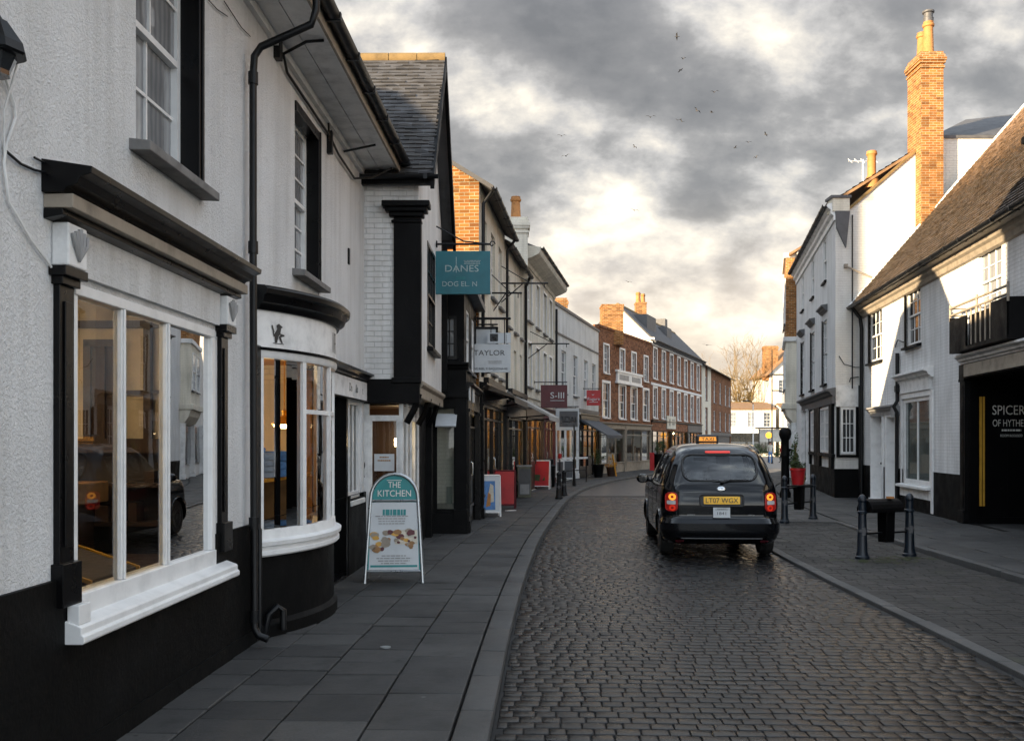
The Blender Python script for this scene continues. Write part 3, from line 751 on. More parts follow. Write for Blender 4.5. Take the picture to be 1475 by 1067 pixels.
# bow window
sc_, hw_, sg = sA(9.55), 1.2, .38
RBW = (hw_*hw_+sg*sg)/(2*sg); TH = math.asin(hw_/RBW)
def bp(a, e, z): return FA(sc_+(RBW+e)*math.sin(a), sg-RBW+(RBW+e)*math.cos(a), z)
def arc(mb, prof, a0=-TH, a1=TH, n=28):
    m = len(prof); b = len(mb.v)
    for i in range(n+1):
        a = a0+(a1-a0)*i/n
        for e, z in prof: mb.v.append(bp(a, e, z))
    for i in range(n):
        for k in range(m): mb.f.append((b+i*m+k, b+i*m+(k+1) % m, b+(i+1)*m+(k+1) % m, b+(i+1)*m+k))
    mb.f.append(tuple(b+k for k in range(m))); mb.f.append(tuple(b+n*m+k for k in range(m)))
mb = MB(); arc(mb, [(-.5, -.1), (.035, -.1), (.035, .10), (.0, .14), (0, .72), (-.5, .72)]); mb.build('bow_base', M['plinth'], root, smooth=40)
mb = MB(); arc(mb, [(-.3, .70), (.04, .70), (.055, .715), (.055, .745), (.04, .755), (.04, .785), (.07, .795), (.075, .83), (.02, .85), (.01, .93), (-.05, .93), (-.3, .80)])
for a in (-TH+.02, -R_(17.6), 0, R_(17.6), TH-.02):
    d = .028/RBW*(1.6 if abs(a) > .5 else 1); arc(mb, [(-.06, .93), (.012, .93), (.012, 2.44), (-.06, 2.44)], a-d, a+d, 2)
arc(mb, [(-.06, 2.42), (.015, 2.42), (.03, 2.45), (.03, 2.50), (-.06, 2.50)])
for sgn in (0, 1):
    a0_, a1_ = (0, R_(17.6)) if sgn else (-R_(17.6), 0)
    arc(mb, [(-.03, 1.95), (.005, 1.95), (.005, 1.99), (-.03, 1.99)], a0_, a1_, 6)
bw = mb.build('bow_window', M['white'], root, smooth=40)
for k, (aa, ab) in enumerate(((-TH, -R_(17.6)), (-R_(17.6), 0), (0, R_(17.6)), (R_(17.6), TH))):
    g = MB()
    for i in range(8):
        x, y = aa+(ab-aa)*i/8, aa+(ab-aa)*(i+1)/8
        g.poly([bp(x, -.02, .92), bp(y, -.02, .92), bp(y, -.02, 2.45), bp(x, -.02, 2.45)])
    g.build('pane', M['glass'], bw)
mb = MB(); arc(mb, [(-.3, 2.50), (.025, 2.50), (.025, 2.83), (-.3, 2.83)]); bf = mb.build('bow_fascia', M['white_d'], root, smooth=40)
mb = MB()  # little prancing beast emblem and initials on the fascia
def emb(mb, a, z0, sc, polys):
    for P in polys: mb.poly([bp(a+x*sc/RBW, .030, z0+y*sc) for x, y in P])
emb(mb, -R_(28.5), 2.56, .17, [[(-.25, .0), (-.1, 0), (.0, .35), (.12, .45), (.2, .8), (.05, 1.0), (-.15, .9), (-.1, .7), (-.3, .45), (-.42, .55), (-.35, .3), (-.28, .3)],
    [(.1, .5), (.42, .45), (.45, .38), (.15, .3)], [(.0, .3), (.2, .0), (.32, 0), (.12, .4)], [(-.35, .45), (-.5, .85), (-.42, .9), (-.28, .55)], [(.1, .95), (.3, .85), (.25, .78), (.1, .8)], [(-.4, -.06), (.4, -.06), (.4, -.02), (-.4, -.02)]])
emb(mb, R_(3), 2.57, .2, [[(-.4, 0), (-.3, 0), (-.3, 1), (-.4, 1)], [(0, 0), (.1, 0), (.1, 1), (0, 1)], [(.1, .9), (.4, .9), (.4, 1), (.1, 1)], [(.32, .5), (.42, .5), (.42, .9), (.32, .9)], [(.1, .45), (.4, .45), (.4, .53), (.1, .53)], [(.2, .45), (.4, 0), (.5, 0), (.3, .45)]])
mb.build('lettering', M['txt_k'], bf)
mb = MB(); arc(mb, [(-.3, 2.83), (.05, 2.83), (.07, 2.87), (.11, 2.89), (.13, 2.95), (.16, 2.96), (.165, 3.0), (.13, 3.03), (-.3, 3.10)]); arc(mb, [(-.2, 2.47), (.045, 2.485), (.05, 2.51), (-.2, 2.515)])
mb.build('bow_cornice', M['black_gl'], root, smooth=40)
mb = MB(); mb.box(FA, bow[0]-.16, bow[0]-.03, 0, .05, .0, 2.52); mb.box(FA, bow[1]+.08, bow[1]+.2, 0, .05, 0, 2.3); mb.build('bow_pilaster', M['black_gl'], root, bevel=.006)
# warm lit room behind the bow
mb = MB(); ra, rb, rz0, rz1 = sA(8.42), sA(13.95), .5, 2.75; zc = .5
mb.poly([FA(ra, -.06, rz1), FA(sA(10.7), -.06, rz1), FA(sA(10.7), -.24, rz1), FA(rb, -.24, rz1), FA(rb, -4, rz1), FA(ra, -4, rz1)]); mb.poly([FA(ra, -.06, rz0), FA(sA(10.7), -.06, rz0), FA(sA(10.7), -.24, rz0), FA(rb, -.24, rz0), FA(rb, -4, rz0), FA(ra, -4, rz0)])
mb.poly([FA(ra, -.06, rz0), FA(ra, -4, rz0), FA(ra, -4, rz1), FA(ra, -.06, rz1)]); mb.poly([FA(rb, -.24, rz0), FA(rb, -4, rz0), FA(rb, -4, rz1), FA(rb, -.24, rz1)]); mb.poly([FA(ra, -4, rz0), FA(rb, -4, rz0), FA(rb, -4, rz1), FA(ra, -4, rz1)])
mb.poly([FA(sA(10.7), -.06, rz0), FA(sA(10.7), -.24, rz0), FA(sA(10.7), -.24, rz1), FA(sA(10.7), -.06, rz1)]); mb.poly([FA(sA(10.7), -.24, rz0), FA(rb, -.24, rz0), FA(rb, -.24, rz1), FA(sA(10.7), -.24, rz1)])
r2 = mb.build('bow_interior', M['ochre'], root)
mb = MB(); mb.box(FA, rb-.25, rb-.05, -3.9, -1.12, .5, 2.4); mb.box(FA, sA(10.9), sA(13.2), -3.9, -3.5, .5, 2.3); mb.build('dark_panel', M['room'], r2)
mb = MB()
for k in range(5): mb.box(FA, rb-.29, rb-.25, -3.8, -1.2, .75+.36*k, .77+.36*k)
for k in range(22): s = -3.7+random.uniform(0, 2.4); z = .77+.36*random.randrange(4); mb.box(FA, rb-.30, rb-.255, s, s+random.uniform(.06, .2), z, z+random.uniform(.08, .26))
mb.build('shelf', M['wood_d'], r2)
pq = (sA(11.3), -.62)
t = thing('pendant_lamp', 'lit pendant lamp hanging inside the bow window', 'lamp', FA(pq[0], -.53, 2.75)); p = FA(pq[0], -.53, 1.90)
mb = MB(); mb.tube([p+Vector((0, 0, .06)), p+Vector((0, 0, .85))], .006, 6); mb.build('cord', M['gold'], t)
mb = MB(); mb.lathe(p, [(.03, .16), (.02, .10), (.05, .08), (.15, .0), (.14, -.01)], 18); mb.build('lamp_shade', M['gold'], t, smooth=40)
mb = MB(); mb.blob(p+Vector((0, 0, -.02)), (.13, .13, .035), 14, 8); mb.build('bulb', emis('bulb_glow', (1, .66, .28), 9), t, smooth=60)
t = thing('wall_light', 'small lit lamp glowing high at the left edge of the bow window', 'lamp', FA(sA(10.0), -.56, 2.22)); p = FA(sA(10.0), -.56, 2.22)
mb = MB(); mb.lathe(p, [(.06, 0), (.045, .06), (.015, .10)], 14); mb.build('lamp_shade', emis('bulb_glow2', (1, .66, .3), 7), t, smooth=40)
mb = MB(); mb.tube([p+Vector((0, 0, .1)), p+Vector((0, 0, .53))], .006, 6); mb.build('cord', M['gold'], t)
la = bpy.data.lights.new('pendant_light', 'POINT'); la.energy = 20; la.color = (1, .66, .30); la.shadow_soft_size = .12
lo = bpy.data.objects.new('pendant_light', la); COL.objects.link(lo); lo.location = FA(pq[0], -.95, 1.75)
t = thing('display_shelf', 'yellow edged wooden shelf piled with clothes in the bow window', 'shelf', FA(sA(9.1), -.3, 1.35))
mb = MB(); mb.box(FA, sA(8.5), sA(10.4), -.75, -.0, 1.33, 1.36); mb.build('shelf_top', M['cl_mustard'], t)
mb = MB(); mb.box(FA, sA(9.35), sA(9.4), -.78, .1, .78, 1.33); mb.box(FA, sA(8.5), sA(10.4), -.78, -.75, .78, 1.33); mb.build('back_panel', M['wood'], t)
for x, y, r, l, m, lab in ((8.72, -.2, (.15, .18, .034), 5, 'cl_blue', 'blue folded jumpers stacked at the near end of the bow window shelf'), (9.0, -.12, (.12, .14, .032), 4, 'cl_grey', 'grey folded jumpers in the middle of the bow window shelf'),
                           (9.22, -.06, (.12, .13, .045), 3, 'cl_blue', 'blue scarf bundle at the far end of the bow window shelf'), (8.95, -.42, (.09, .1, .03), 4, 'cl_red', 'red folded cloth behind the jumpers on the bow window shelf'),
                           (8.72, -.2, (.11, .14, .02), 1, 'cl_mustard', 'mustard cloth on top of the blue jumpers in the bow window')):
    p = FA(sA(x), y, 1.365+(.29 if m == 'cl_mustard' else 0)); garment(p, r, l, M[m], lab)
mb = MB(); mb.box(FA, sA(8.5), sA(10.5), -.72, -.02, .6, .90); mb.build('window_bed', M['wood'], r2)
garment(FA(sA(8.8), -.2, .905), (.25, .2, .02), 2, M['cl_grey'], 'grey folded cloths on the floor of the bow window', rot=.5); garment(FA(sA(9.3), .05, .905), (.22, .16, .02), 1, M['cl_blue'], 'dull blue cloth at the front of the bow window floor', rot=.2)
# door and small window at the far end
mb = MB(); mb.box(FA, dr[0], dr[0]+.09, -.2, -.02, .02, dr[3]); mb.box(FA, dr[1]-.09, dr[1], -.2, .02, .02, dr[3]); mb.box(FA, dr[0], dr[1], -.19, -.16, .02, dr[3]); mb.box(FA, dr[0], dr[1], -.5, .02, -.05, .03)
d = mb.build('door', M['black_gl'], root); h = MB(); h.blob(FA(dr[0]+.2, -.13, 1.05), (.03, .03, .03)); h.build('handle', M['gold'], d, smooth=60)
w = sash(root, FA, *w3, rec=.06, cols=3, rows=1, split=False, pm=M['glass'], fw=.07, sm=M['white'], sill=.05, sx=.02)
mb = MB(); mb.poly([FA(w3[0], -.22, .9), FA(w3[1], -.22, .9), FA(w3[1], -.22, 2.3), FA(w3[0], -.22, 2.3)]); mb.poly([FA(w3[0], -.1, .93), FA(w3[1], -.1, .93), FA(w3[1], -.22, .93), FA(w3[0], -.22, .93)])
for k in range(7): mb.tube([FA(w3[0]+.05+k*.13, -.17, .93), FA(w3[0]+.08+k*.13, -.15, 2.25)], .04, 6)
mb.build('curtain', M['white_d'], w, smooth=50)
mb = MB(); mb.box(FA, dr[0]-.05, LA-.05, 0, .05, 2.25, 2.50); fo = mb.build('door_fascia', M['white_d'], root, bevel=.005)
mb = MB(); cornice(mb, FA, dr[0]-.1, LA-.02, 2.50, .75); mb.box(FA, dr[0]-.1, LA-.02, 0, .06, 2.23, 2.25); mb.build('door_cornice', M['black_gl'], root)
mb = MB(); text(mb, 'Do', FA(w3[0]-.1, .053, 2.33), FA.d, (0, 0, 1), .11); text(mb, '&o', FA(w3[0]+.3, .053, 2.33), FA.d, (0, 0, 1), .11); text(mb, 't', FA(w3[0]+.72, .053, 2.33), FA.d, (0, 0, 1), .11); mb.build('lettering', M['txt_k'], fo)
# downpipe with swan neck, shoe, second stub, and cables
s = sA(8.05)
pipe(root, [FA(s, .60, ZE+.05), FA(s, .60, ZE-.16), FA(s, .56, ZE-.28), FA(s, .14, ZE-.46), FA(s, .085, ZE-.54), FA(s, .075, ZE-.7), FA(s, .075, 3.2), FA(s, .085, .16), FA(s, .12, .09), FA(s, .20, .06)], .031,
     [FA(s, .075, ZE-.72), FA(s, .075, 3.3), FA(s, .08, 1.02), FA(s, .085, .25)])
mb = MB(); s = sA(8.2); mb.tube([FA(s+.05, .07, .06), FA(s+.05, .07, .95), FA(s+.05, .03, 1.0)], .022, 8); s += .22; mb.tube([FA(s, .06, .0), FA(s, .1, .2), FA(s+.05, .16, .26), FA(s+.1, .2, .22), FA(s+.1, .2, .05)], .03, 8); mb.build('vent_pipe', M['iron'], root, smooth=50)
mb = MB()
for pts in ([(9.0, .45, ZE-.02), (8.95, .3, ZE-.05), (9.05, .06, ZE-.12), (9.3, .03, ZE-.2), (11.2, .03, ZE-.22), (11.6, .04, ZE-.3), (12.6, .04, ZE-.32), (13.0, .2, ZE-.2), (13.1, .45, ZE-.05)],
            [(11.1, .03, ZE-.05), (11.15, .03, ZE-.28)], [(12.0, .02, ZE-.15), (12.1, .4, ZE-.04)]):
    mb.tube([FA(sA(y), o, z) for y, o, z in pts], .014, 6)
mb.box(FA, sA(8.93), sA(9.03), 0, .06, ZE-.2, ZE-.02); mb.box(FA, sA(11.15), sA(11.22), 0, .06, ZE-.42, ZE-.16)
mb.box(FA, sA(12.35), sA(12.42), 0, .02, 3.95, 4.15)
mb.build('eaves_cable', M['iron'], root, smooth=50)
mb = MB()
for k in range(3): mb.box(FA, sA(12.3)+k*.02, sA(12.3)+k*.02+.012, 0, .015, 3.96+.03*k, 4.12-.02*k)
# lantern and its cables, top left
t = thing('wall_lantern', 'black wall lantern with trailing cables at the left edge above the shop', 'lantern', at(5, 75, 4.3))
c = at(-6, 70, 4.3)
mb = MB(); mb.lathe(c, [(.01, .16), (.03, .13), (.05, .12), (.12, .02), (.13, -.02), (.12, -.03)], 8); mb.tube([c+Vector((0, 0, .05)), c+Vector((-.2, 0, .05))], .02, 8); mb.build('lamp_shade', M['iron'], t)
mb = MB(); mb.lathe(c, [(.09, -.03), (.06, -.10), (.06, -.12)], 8); mb.build('lamp_glass', M['pane'], t)
t = tag(MB().build('wall_cable', M['white_d'], None), 'loose pale cables hanging down the white wall below the lantern', 'cable') if False else None
mb = MB()
def wp(px, py, o=.015):
    # a point on the near wall seen at this pixel
    x = (px-CX)/FL; Y = -2.46/(x-.03); return FA(sA(Y), o, EYE-(py-HY)*Y/FL)
mb.tube([wp(-2, 85, .08), wp(2, 110), wp(16, 150), wp(18, 170), wp(4, 210), wp(1, 235), wp(8, 290), wp(40, 345), wp(70, 385), wp(76, 393)], .007, 6)
mb.tube([wp(1, 90, .08), wp(1, 160), wp(2, 240)], .005, 6)
tag(mb.build('wall_cable', M['white_d'], None, smooth=50), 'loose pale cable hanging down the white wall below the lantern', 'cable')
mb = MB(); mb.tube([wp(3, 217), wp(25, 236), wp(45, 245), wp(62, 249)], .007, 6); mb.tube([wp(45, 227), wp(70, 240), wp(95, 252)], .006, 6)
mb.tube([wp(297, 0), wp(310, 14), wp(325, 24)], .004, 5); mb.tube([wp(320, 2), wp(345, 40), wp(358, 53)], .004, 5)
tag(mb.build('wall_cable', M['iron'], None, smooth=50), 'thin dark cable running from the lantern to the display window cornice', 'cable')
# unseen chimney added on the near roof to break up sunlight across the street
chimney(root, (FA(sA(6.3), -3.5, 0).x, 6.3), .9, 3.8, 6.3, 9.6, M['br_orange'], 4, .6, along='y')
def ops_of_(zs, xs, w, r=.1): return [(x-w/2, x+w/2, a, b, r) for a, b in zs for x in xs]
# ---------------------------------------------------------------- jettied gabled house with the dark slate roof
root = thing('gabled_house', 'jettied white house with steep dark slate roof and black corner post beside the teal sign', 'house', (-1.7, 15.5, 0))
BX0, BX1 = -1.30, -1.27; FB = Fr((BX0, 13.5), (BX1, 17.5)); LB = FB.L
SB = Fr((-5.0, 13.5), (BX0, 13.5))          # side wall that faces the camera; s = X + 5
ZB, ZP, DB = 5.46, 7.75, 3.7
fw_ = (1.3, 2.6, 3.15, 4.75)
mb = MB(); wall(mb, FB, 0, LB, 2.5, ZB, [(*fw_, .06)]); mb.poly([FB(0, 0, ZB), FB(LB, 0, ZB), FB(LB/2, 0, ZP)])
mb.poly([FB(LB, 0, 2.5), FB(LB, -DB, 2.5), FB(LB, -DB, ZB), FB(LB, 0, ZB)]); mb.poly([FB(0, -DB, 0), FB(LB, -DB, 0), FB(LB, -DB, ZB), FB(LB/2, -DB, ZP), FB(0, -DB, ZB)])
mb.build('wall', M['plaster'], root, fix=False)
mb = MB(); wall(mb, SB, 0, 3.7, 2.5, ZB); mb.build('side_wall', M['wbrick'], root, fix=False)
sash(root, FB, *fw_, rec=.02, cols=3, rows=2, fm=M['black_gl'], pm=M['pane'], sill=.1, sm=M['black'])
# roof: real slates on the slope that faces the street behind us
mb = MB(); k = (ZP-ZB)/(LB/2); e = .22; ze = ZB-e*k*.6
slope(mb, FB(-e, -DB-.2, ze), FB(-e, .22, ze), FB(LB/2, .22, ZP), FB(LB/2, -DB-.2, ZP), .05)
slope(mb, FB(LB+e, .22, ze), FB(LB+e, -DB-.2, ze), FB(LB/2, -DB-.2, ZP), FB(LB/2, .22, ZP), .05)
rf = mb.build('roof', M['slate_far'], root)
mb = MB(); tiles(mb, FB(-e-.03, -DB-.2, ze+.03), FB(-e-.03, .22, ze+.03), FB(LB/2, .22, ZP+.05), FB(LB/2, -DB-.2, ZP+.05), .19, .105, .022, 1.6)
mb.build('roof_slates', M['slate'], rf)
mb = MB()
for i in range(9): mb.tube([FB(LB/2, .22-i*.45, ZP+.03), FB(LB/2, .22-i*.45-.44, ZP+.03)], .10, 10)
mb.build('ridge_tiles', M['ridge'], rf, smooth=50)
mb = MB()
for s0, s1 in ((-e-.05, LB/2), (LB+e+.05, LB/2)):
    za, zb = ze-.02, ZP+.04
    P = [FB(s0, .19, za-.16), FB(s1, .19, zb-.2), FB(s1, .19, zb+.03), FB(s0, .19, za+.05)]; Q = [p+FB.n*.055 for p in P]
    mb.faces(P+Q, [(0, 1, 2, 3), (4, 7, 6, 5), (0, 4, 5, 1), (1, 5, 6, 2), (2, 6, 7, 3), (3, 7, 4, 0)])
mb.build('bargeboard', M['black'], root)
mb = MB(); mb.box(FB, -e, -e+.1, -DB, .2, ze-.10, ze); mb.box(FB, LB+.02, LB+e, -DB, .2, ze-.12, ze); mb.box(FB, LB+.01, LB+.12, -.1, .1, 2.6, ze-.1); mb.build('eaves_board', M['black'], root)
gutter(root, SB, 2.8, 4.0, .30, ze-.0, .05)
# corner post with capital, jetty beam, brackets
mb = MB(); o = .04
mb.box(SB, 3.36, 3.74, -.1, o, 2.5, 4.80)
for q, za, zb in ((.03, 4.72, 4.76), (.06, 4.80, 4.86), (.11, 4.86, 4.92), (.15, 4.92, 5.0)): mb.box(SB, 3.36-q, 3.72+q, -.1, o+q, za, zb)
mb.box(SB, 3.36-.03, 3.74, -.1, o+.02, 2.50, 2.58)
mb.build('corner_post', M['black'], root, bevel=.012)
mb = MB(); mb.box(SB, 2.93, 3.72, -.2, .024, 2.22, 2.56); mb.build('beam', M['black'], root, bevel=.01)
mb = MB(); mb.box(FB, .03, LB, -.3, .03, 2.30, 2.5); mb.box(FB, .0, LB, -.5, -.02, 2.38, 2.46)
mb.prism(FB, .02, LB, [(.03, 2.44), (.07, 2.48), (.07, 2.53), (.03, 2.55)])
mb.build('jetty_beam', M['oldwood'], root, bevel=.01)
for s in (.05, 1.6, 3.2): mb = MB(); mb.tube([FB(s, .0, 2.36), FB(s, -.06, 2.15), FB(s, -.17, 1.95)], .05, 6); mb.build('jetty_bracket', M['black'], root)
# ground floor: glazed door facing us, windows down the side
G0 = Vector((-1.52, 13.62)); FG = Fr(G0, (-1.52, 17.5)); SG = Fr((-2.6, 13.62), G0)
mb = MB(); zt = 2.24
mb.box(SG, .46, .60, -.05, .03, 0, zt); mb.box(SG, 1.02, 1.08, -.06, .03, 0, zt); mb.box(SG, .60, 1.02, -.05, .02, 1.98, 2.06); mb.box(SG, .6, 1.02, -.05, .02, .0, .82); mb.box(SG, .60, .64, -.04, .02, .82, 1.98); mb.box(SG, .98, 1.02, -.04, .02, .82, 1.98)
mb.box(FG, 0, .06, -.05, .0, 0, zt)
for s in (.5, 1.05, 1.6, 2.15): mb.box(FG, s-.03, s+.03, -.05, .01, .7, zt)
mb.box(FG, .06, 2.2, -.05, .012, 2.0, 2.06); mb.box(FG, .06, 2.2, -.06, .02, 0.62, .7)
dr_ = mb.build('shop_window', M['white_d'], root, bevel=.004)
mb = MB(); mb.poly([SG(.62, -.01, .82), SG(1.0, -.01, .82), SG(1.0, -.01, 1.98), SG(.62, -.01, 1.98)]); mb.poly([FG(.05, -.02, .7), FG(2.15, -.02, .7), FG(2.15, -.02, 2.0), FG(.05, -.02, 2.0)]); mb.build('pane', M['glass_far'], dr_)
mb = MB(); mb.tube([SG(.53, .03, 1.2), SG(.53, .07, 1.22), SG(.53, .08, 1.35), SG(.53, .03, 1.38)], .012, 6); mb.blob(SG(.52, .05, 1.36), (.03, .03, .06)); mb.build('handle', M['iron'], dr_, smooth=50)
mb = MB(); mb.box(FG, .06, 2.2, -.1, -.01, 0, .62); mb.box(FG, 2.2, 3.9, -.2, .0, 0, 2.3); mb.box(SG, -.5, .46, -.2, .0, 0, zt); mb.box(SG, .44, 1.1, -.2, .035, zt-.02, 2.4); mb.box(SG, .46, 1.08, -.08, .045, -.1, .02)
mb.box(FG, 3.55, 3.85, -.1, .1, -.1, 2.5)
mb.build('ground_wall', M['black'], root, bevel=.006)
mb = MB(); mb.poly([SG(.0, -1.6, 0), SG(1.1, -1.6, 0), SG(1.1, -1.6, 2.2), SG(0, -1.6, 2.2)]); mb.poly([FG(.05, -1.4, 0), FG(3, -1.4, 0), FG(3, -1.4, 2.2), FG(.05, -1.4, 2.2)]); mb.poly([FG(0, -1.4, 2.2), FG(4, -1.4, 2.2), FG(4, 0, 2.2), FG(0, 0, 2.2)]); it = mb.build('shop_interior', M['wood_d'], root)
mb = MB(); mb.box(SG, .82, .87, -1.2, -1.1, 1.62, 1.74); mb.build('shop_light', M['glow_s'], it)
mb = MB(); mb.box(SG, .67, .95, -.006, .004, 1.28, 1.52); ns = mb.build('notice', M['signw'], dr_)
mb = MB(); greek(mb, SG(.81, .006, 1.45), SB.d, (0, 0, 1), .2, .09, 2, 3); mb.build('lettering', M['wood'], ns)

# ---------------------------------------------------------------- narrow black timber shop
root = thing('black_timber_shop', 'narrow black timber fronted shop beside the jettied house with gold letter', 'shop', (-1, 19.5, 0))
FC0 = Fr((-.88, 17.9), (-.78, 21.15)); L0 = FC0.L; SC0 = Fr((-5, 17.9), (-.88, 17.9))   # s = X+5
cw = (3.72, 3.98, 3.2, 4.0); gw = (3.62, 3.93, .45, 2.3)
mb = MB(); wall(mb, SC0, 0, 4.12, 0, 4.5, [(*cw, .05), (*gw, .04)]); wall(mb, FC0, 0, L0, 2.6, 4.5, [(.5, 1.2, 3.1, 4.2, .05), (1.9, 2.6, 3.1, 4.2, .05)])
mb.poly([FC0(L0, 0, 0), FC0(L0, -4, 0), FC0(L0, -4, 4.5), FC0(L0, 0, 4.5)]); mb.poly([FC0(0, -4, 0), FC0(L0, -4, 0), FC0(L0, -4, 4.5), FC0(0, -4, 4.5)])
mb.box(SC0, 3.5, 4.16, -.02, .06, -.1, .38); mb.box(SC0, 3.95, 4.17, -.1, .05, .38, 2.5); mb.box(SC0, 3.5, 4.2, -.1, .12, 2.5, 2.62); mb.box(SC0, 3.5, 4.16, -.1, .06, 2.62, 3.0); cornice(mb, SC0, 3.5, 4.2, 3.0, .8)
mb.box(SC0, 3.93, 4.19, -.1, .08, .0, .44)
mb.build('wall', M['black'], root, fix=False)
mb = MB(); mb.box(FC0, -.15, L0, -4, .2, 4.5, 4.62); mb.build('roof', M['lead'], root)
sash(root, SC0, *cw, rec=.03, cols=2, rows=3, split=False, pm=M['pane_c'], fm=M['black_gl'], sill=.05, sm=M['black'])
for a in (.5, 1.9): sash(root, FC0, a, a+.7, 3.1, 4.2, rec=.04, cols=2, rows=2, fm=M['white_d'], sill=.06)
mb = MB(); mb.poly([SC0(gw[0], -.03, gw[2]), SC0(gw[1], -.03, gw[2]), SC0(gw[1], -.03, gw[3]), SC0(gw[0], -.03, gw[3])]); g = mb.build('shop_glass', M['glass_far'], root)
mb = MB(); mb.box(SC0, gw[0], gw[1], -.5, -.45, .4, 2.3); mb.box(SC0, gw[0], gw[1], -.45, -.04, .40, .55); mb.box(SC0, 3.78, 3.88, -.3, -.2, .55, .85); mb.build('display_stock', M['pane_w'], g)
mb = MB(); mb.prism(SC0, gw[0], gw[1]+.06, [(.0, 1.85), (.02, 1.85), (.45, 1.62), (.43, 1.60)], .35); mb.build('canopy', M['signw'], root)
shopfront(root, FC0, .1, L0, 2.75, 2, .42, lit=1, fh=.45, deep=2, door=1)
mb = MB(); text(mb, 'G', FC0(.19, .15, 2.15), FC0.d, (0, 0, 1), .26, .22); mb.build('lettering', M['gold'], root)
for a_, b_ in ((.06, .32), (.9, 1.35)): mb = MB(); mb.box(FC0, a_, b_, .08, .10, 2.45, 2.78); mb.build('notice', M['signw'], root)

# ---------------------------------------------------------------- unseen block added behind the near shops to shade the street's far side
root = thing('added_shade_block', 'tall brick block standing behind the near shops on the left', 'building', (-14, 21, 0))
frt = Fr((-11.5, 15.3), (-11.5, 26.5)); shell(root, frt, frt.L, 6, 13.3, M['br_brown'], ops_of_([(3, 4.6), (6, 7.6), (9, 10.6)], [1.5, 4.1, 6.7, 9.3], 1.0), None)
rr_ = thing('added_shade_house', 'low brick house in the yard behind the near white shop', 'house', (-12, 9.6, 0)); fr_ = Fr((-9.6, 8.3), (-9.6, 11.0)); shell(rr_, fr_, fr_.L, 4, 7.6, M['br_brown'], (), 8.7); gable_roof(rr_, fr_, fr_.L, 4, 7.6, 8.7, M['slate_far'], .2)  # unseen house added to shade the lower part of the slate roof
for z0_, z1_ in ((3, 4.6), (6, 7.6), (9, 10.6)):
    for x_ in (1.5, 4.1, 6.7, 9.3): sash(root, frt, x_-.5, x_+.5, z0_, z1_)
mb = MB(); mb.box(frt, -.1, frt.L+.1, -6.1, .1, 13.3, 13.5); mb.build('roof', M['lead'], root)
# ---------------------------------------------------------------- left terrace, following the bend
def sashes(root, fr, zs, xs, w, **k):
    for z0, z1 in zs:
        for x in xs: sash(root, fr, x-w/2, x+w/2, z0, z1, **k)
def ops_of(zs, xs, w, r=.1): return [(x-w/2, x+w/2, a, b, r) for a, b in zs for x in xs]
VL = [(-.72, 21.2), (-.2, 26.7), (.4, 31.7), (1.71, 39.7), (4.46, 50.1), (8.5, 59.5), (14.8, 76), (21.4, 95)]
# orange gable, cream front
root = thing('orange_gable_house', 'cream fronted house with sunlit orange brick gable end above the teal sign', 'house', (-.5, 24, 0))
fr = Fr(VL[0], VL[1]); L = fr.L; zs = [(5.2, 6.75), (3.35, 4.55)]; xs = [1.0, 2.7, 4.4]
shell(root, fr, L, 6.5, 7.35, M['cream'], ops_of(zs, xs, .85)+[(.1, L-.1, 0, 2.55, .12)], 9.4, side=M['br_orange'])
gable_roof(root, fr, L, 6.5, 7.35, 9.4, M['slate_far'], .28, .04); gutter(root, fr, -.05, L+.05, .33, 7.22, .06); sashes(root, fr, zs, xs, .85, fm=M['white_d'])
shopfront(root, fr, .1, L-.1, 2.95, 4, .45, door=2, lit=1); pipe(root, [fr(.12, .3, 7.2), fr(.12, .08, 6.9), fr(.12, .07, 3.1)], .04)
pipe(root, [fr(L-.1, .3, 7.2), fr(L-.1, .08, 6.9), fr(L-.1, .07, 3.1)], .04)
mb = MB(); mb.box(fr, .0, .06, -3, .03, 7.36, 7.42); mb.build('eaves_board', M['black'], root)
# white house, chimney
root = thing('white_house', 'narrow white house with pale rendered chimney stack between two cream fronts', 'house', (.1, 29, 0))
fr = Fr(VL[1], VL[2]); L = fr.L; zs = [(4.95, 6.4), (3.1, 4.4)]; xs = [.9, 2.5, 4.1]
shell(root, fr, L, 6.5, 7.15, M['cream'], ops_of(zs, xs, .7)+[(.1, L-.1, 0, 2.4, .12)], 9.0)
gable_roof(root, fr, L, 6.5, 7.15, 9.0, M['slate_far'], .2, .0); gutter(root, fr, 0, L, .26, 7.02, .06); sashes(root, fr, zs, xs, .7, fm=M['white'])
shopfront(root, fr, .1, L-.1, 2.8, 3, .4, door=None, lit=1, back=M['ochre']); pipe(root, [fr(L-.15, .2, 7.0), fr(L-.15, .07, 6.7), fr(L-.15, .07, 3)], .05)
chimney(root, (.12, 30.9), .75, .7, 6.8, 8.7, M['cream'], 1, .75)
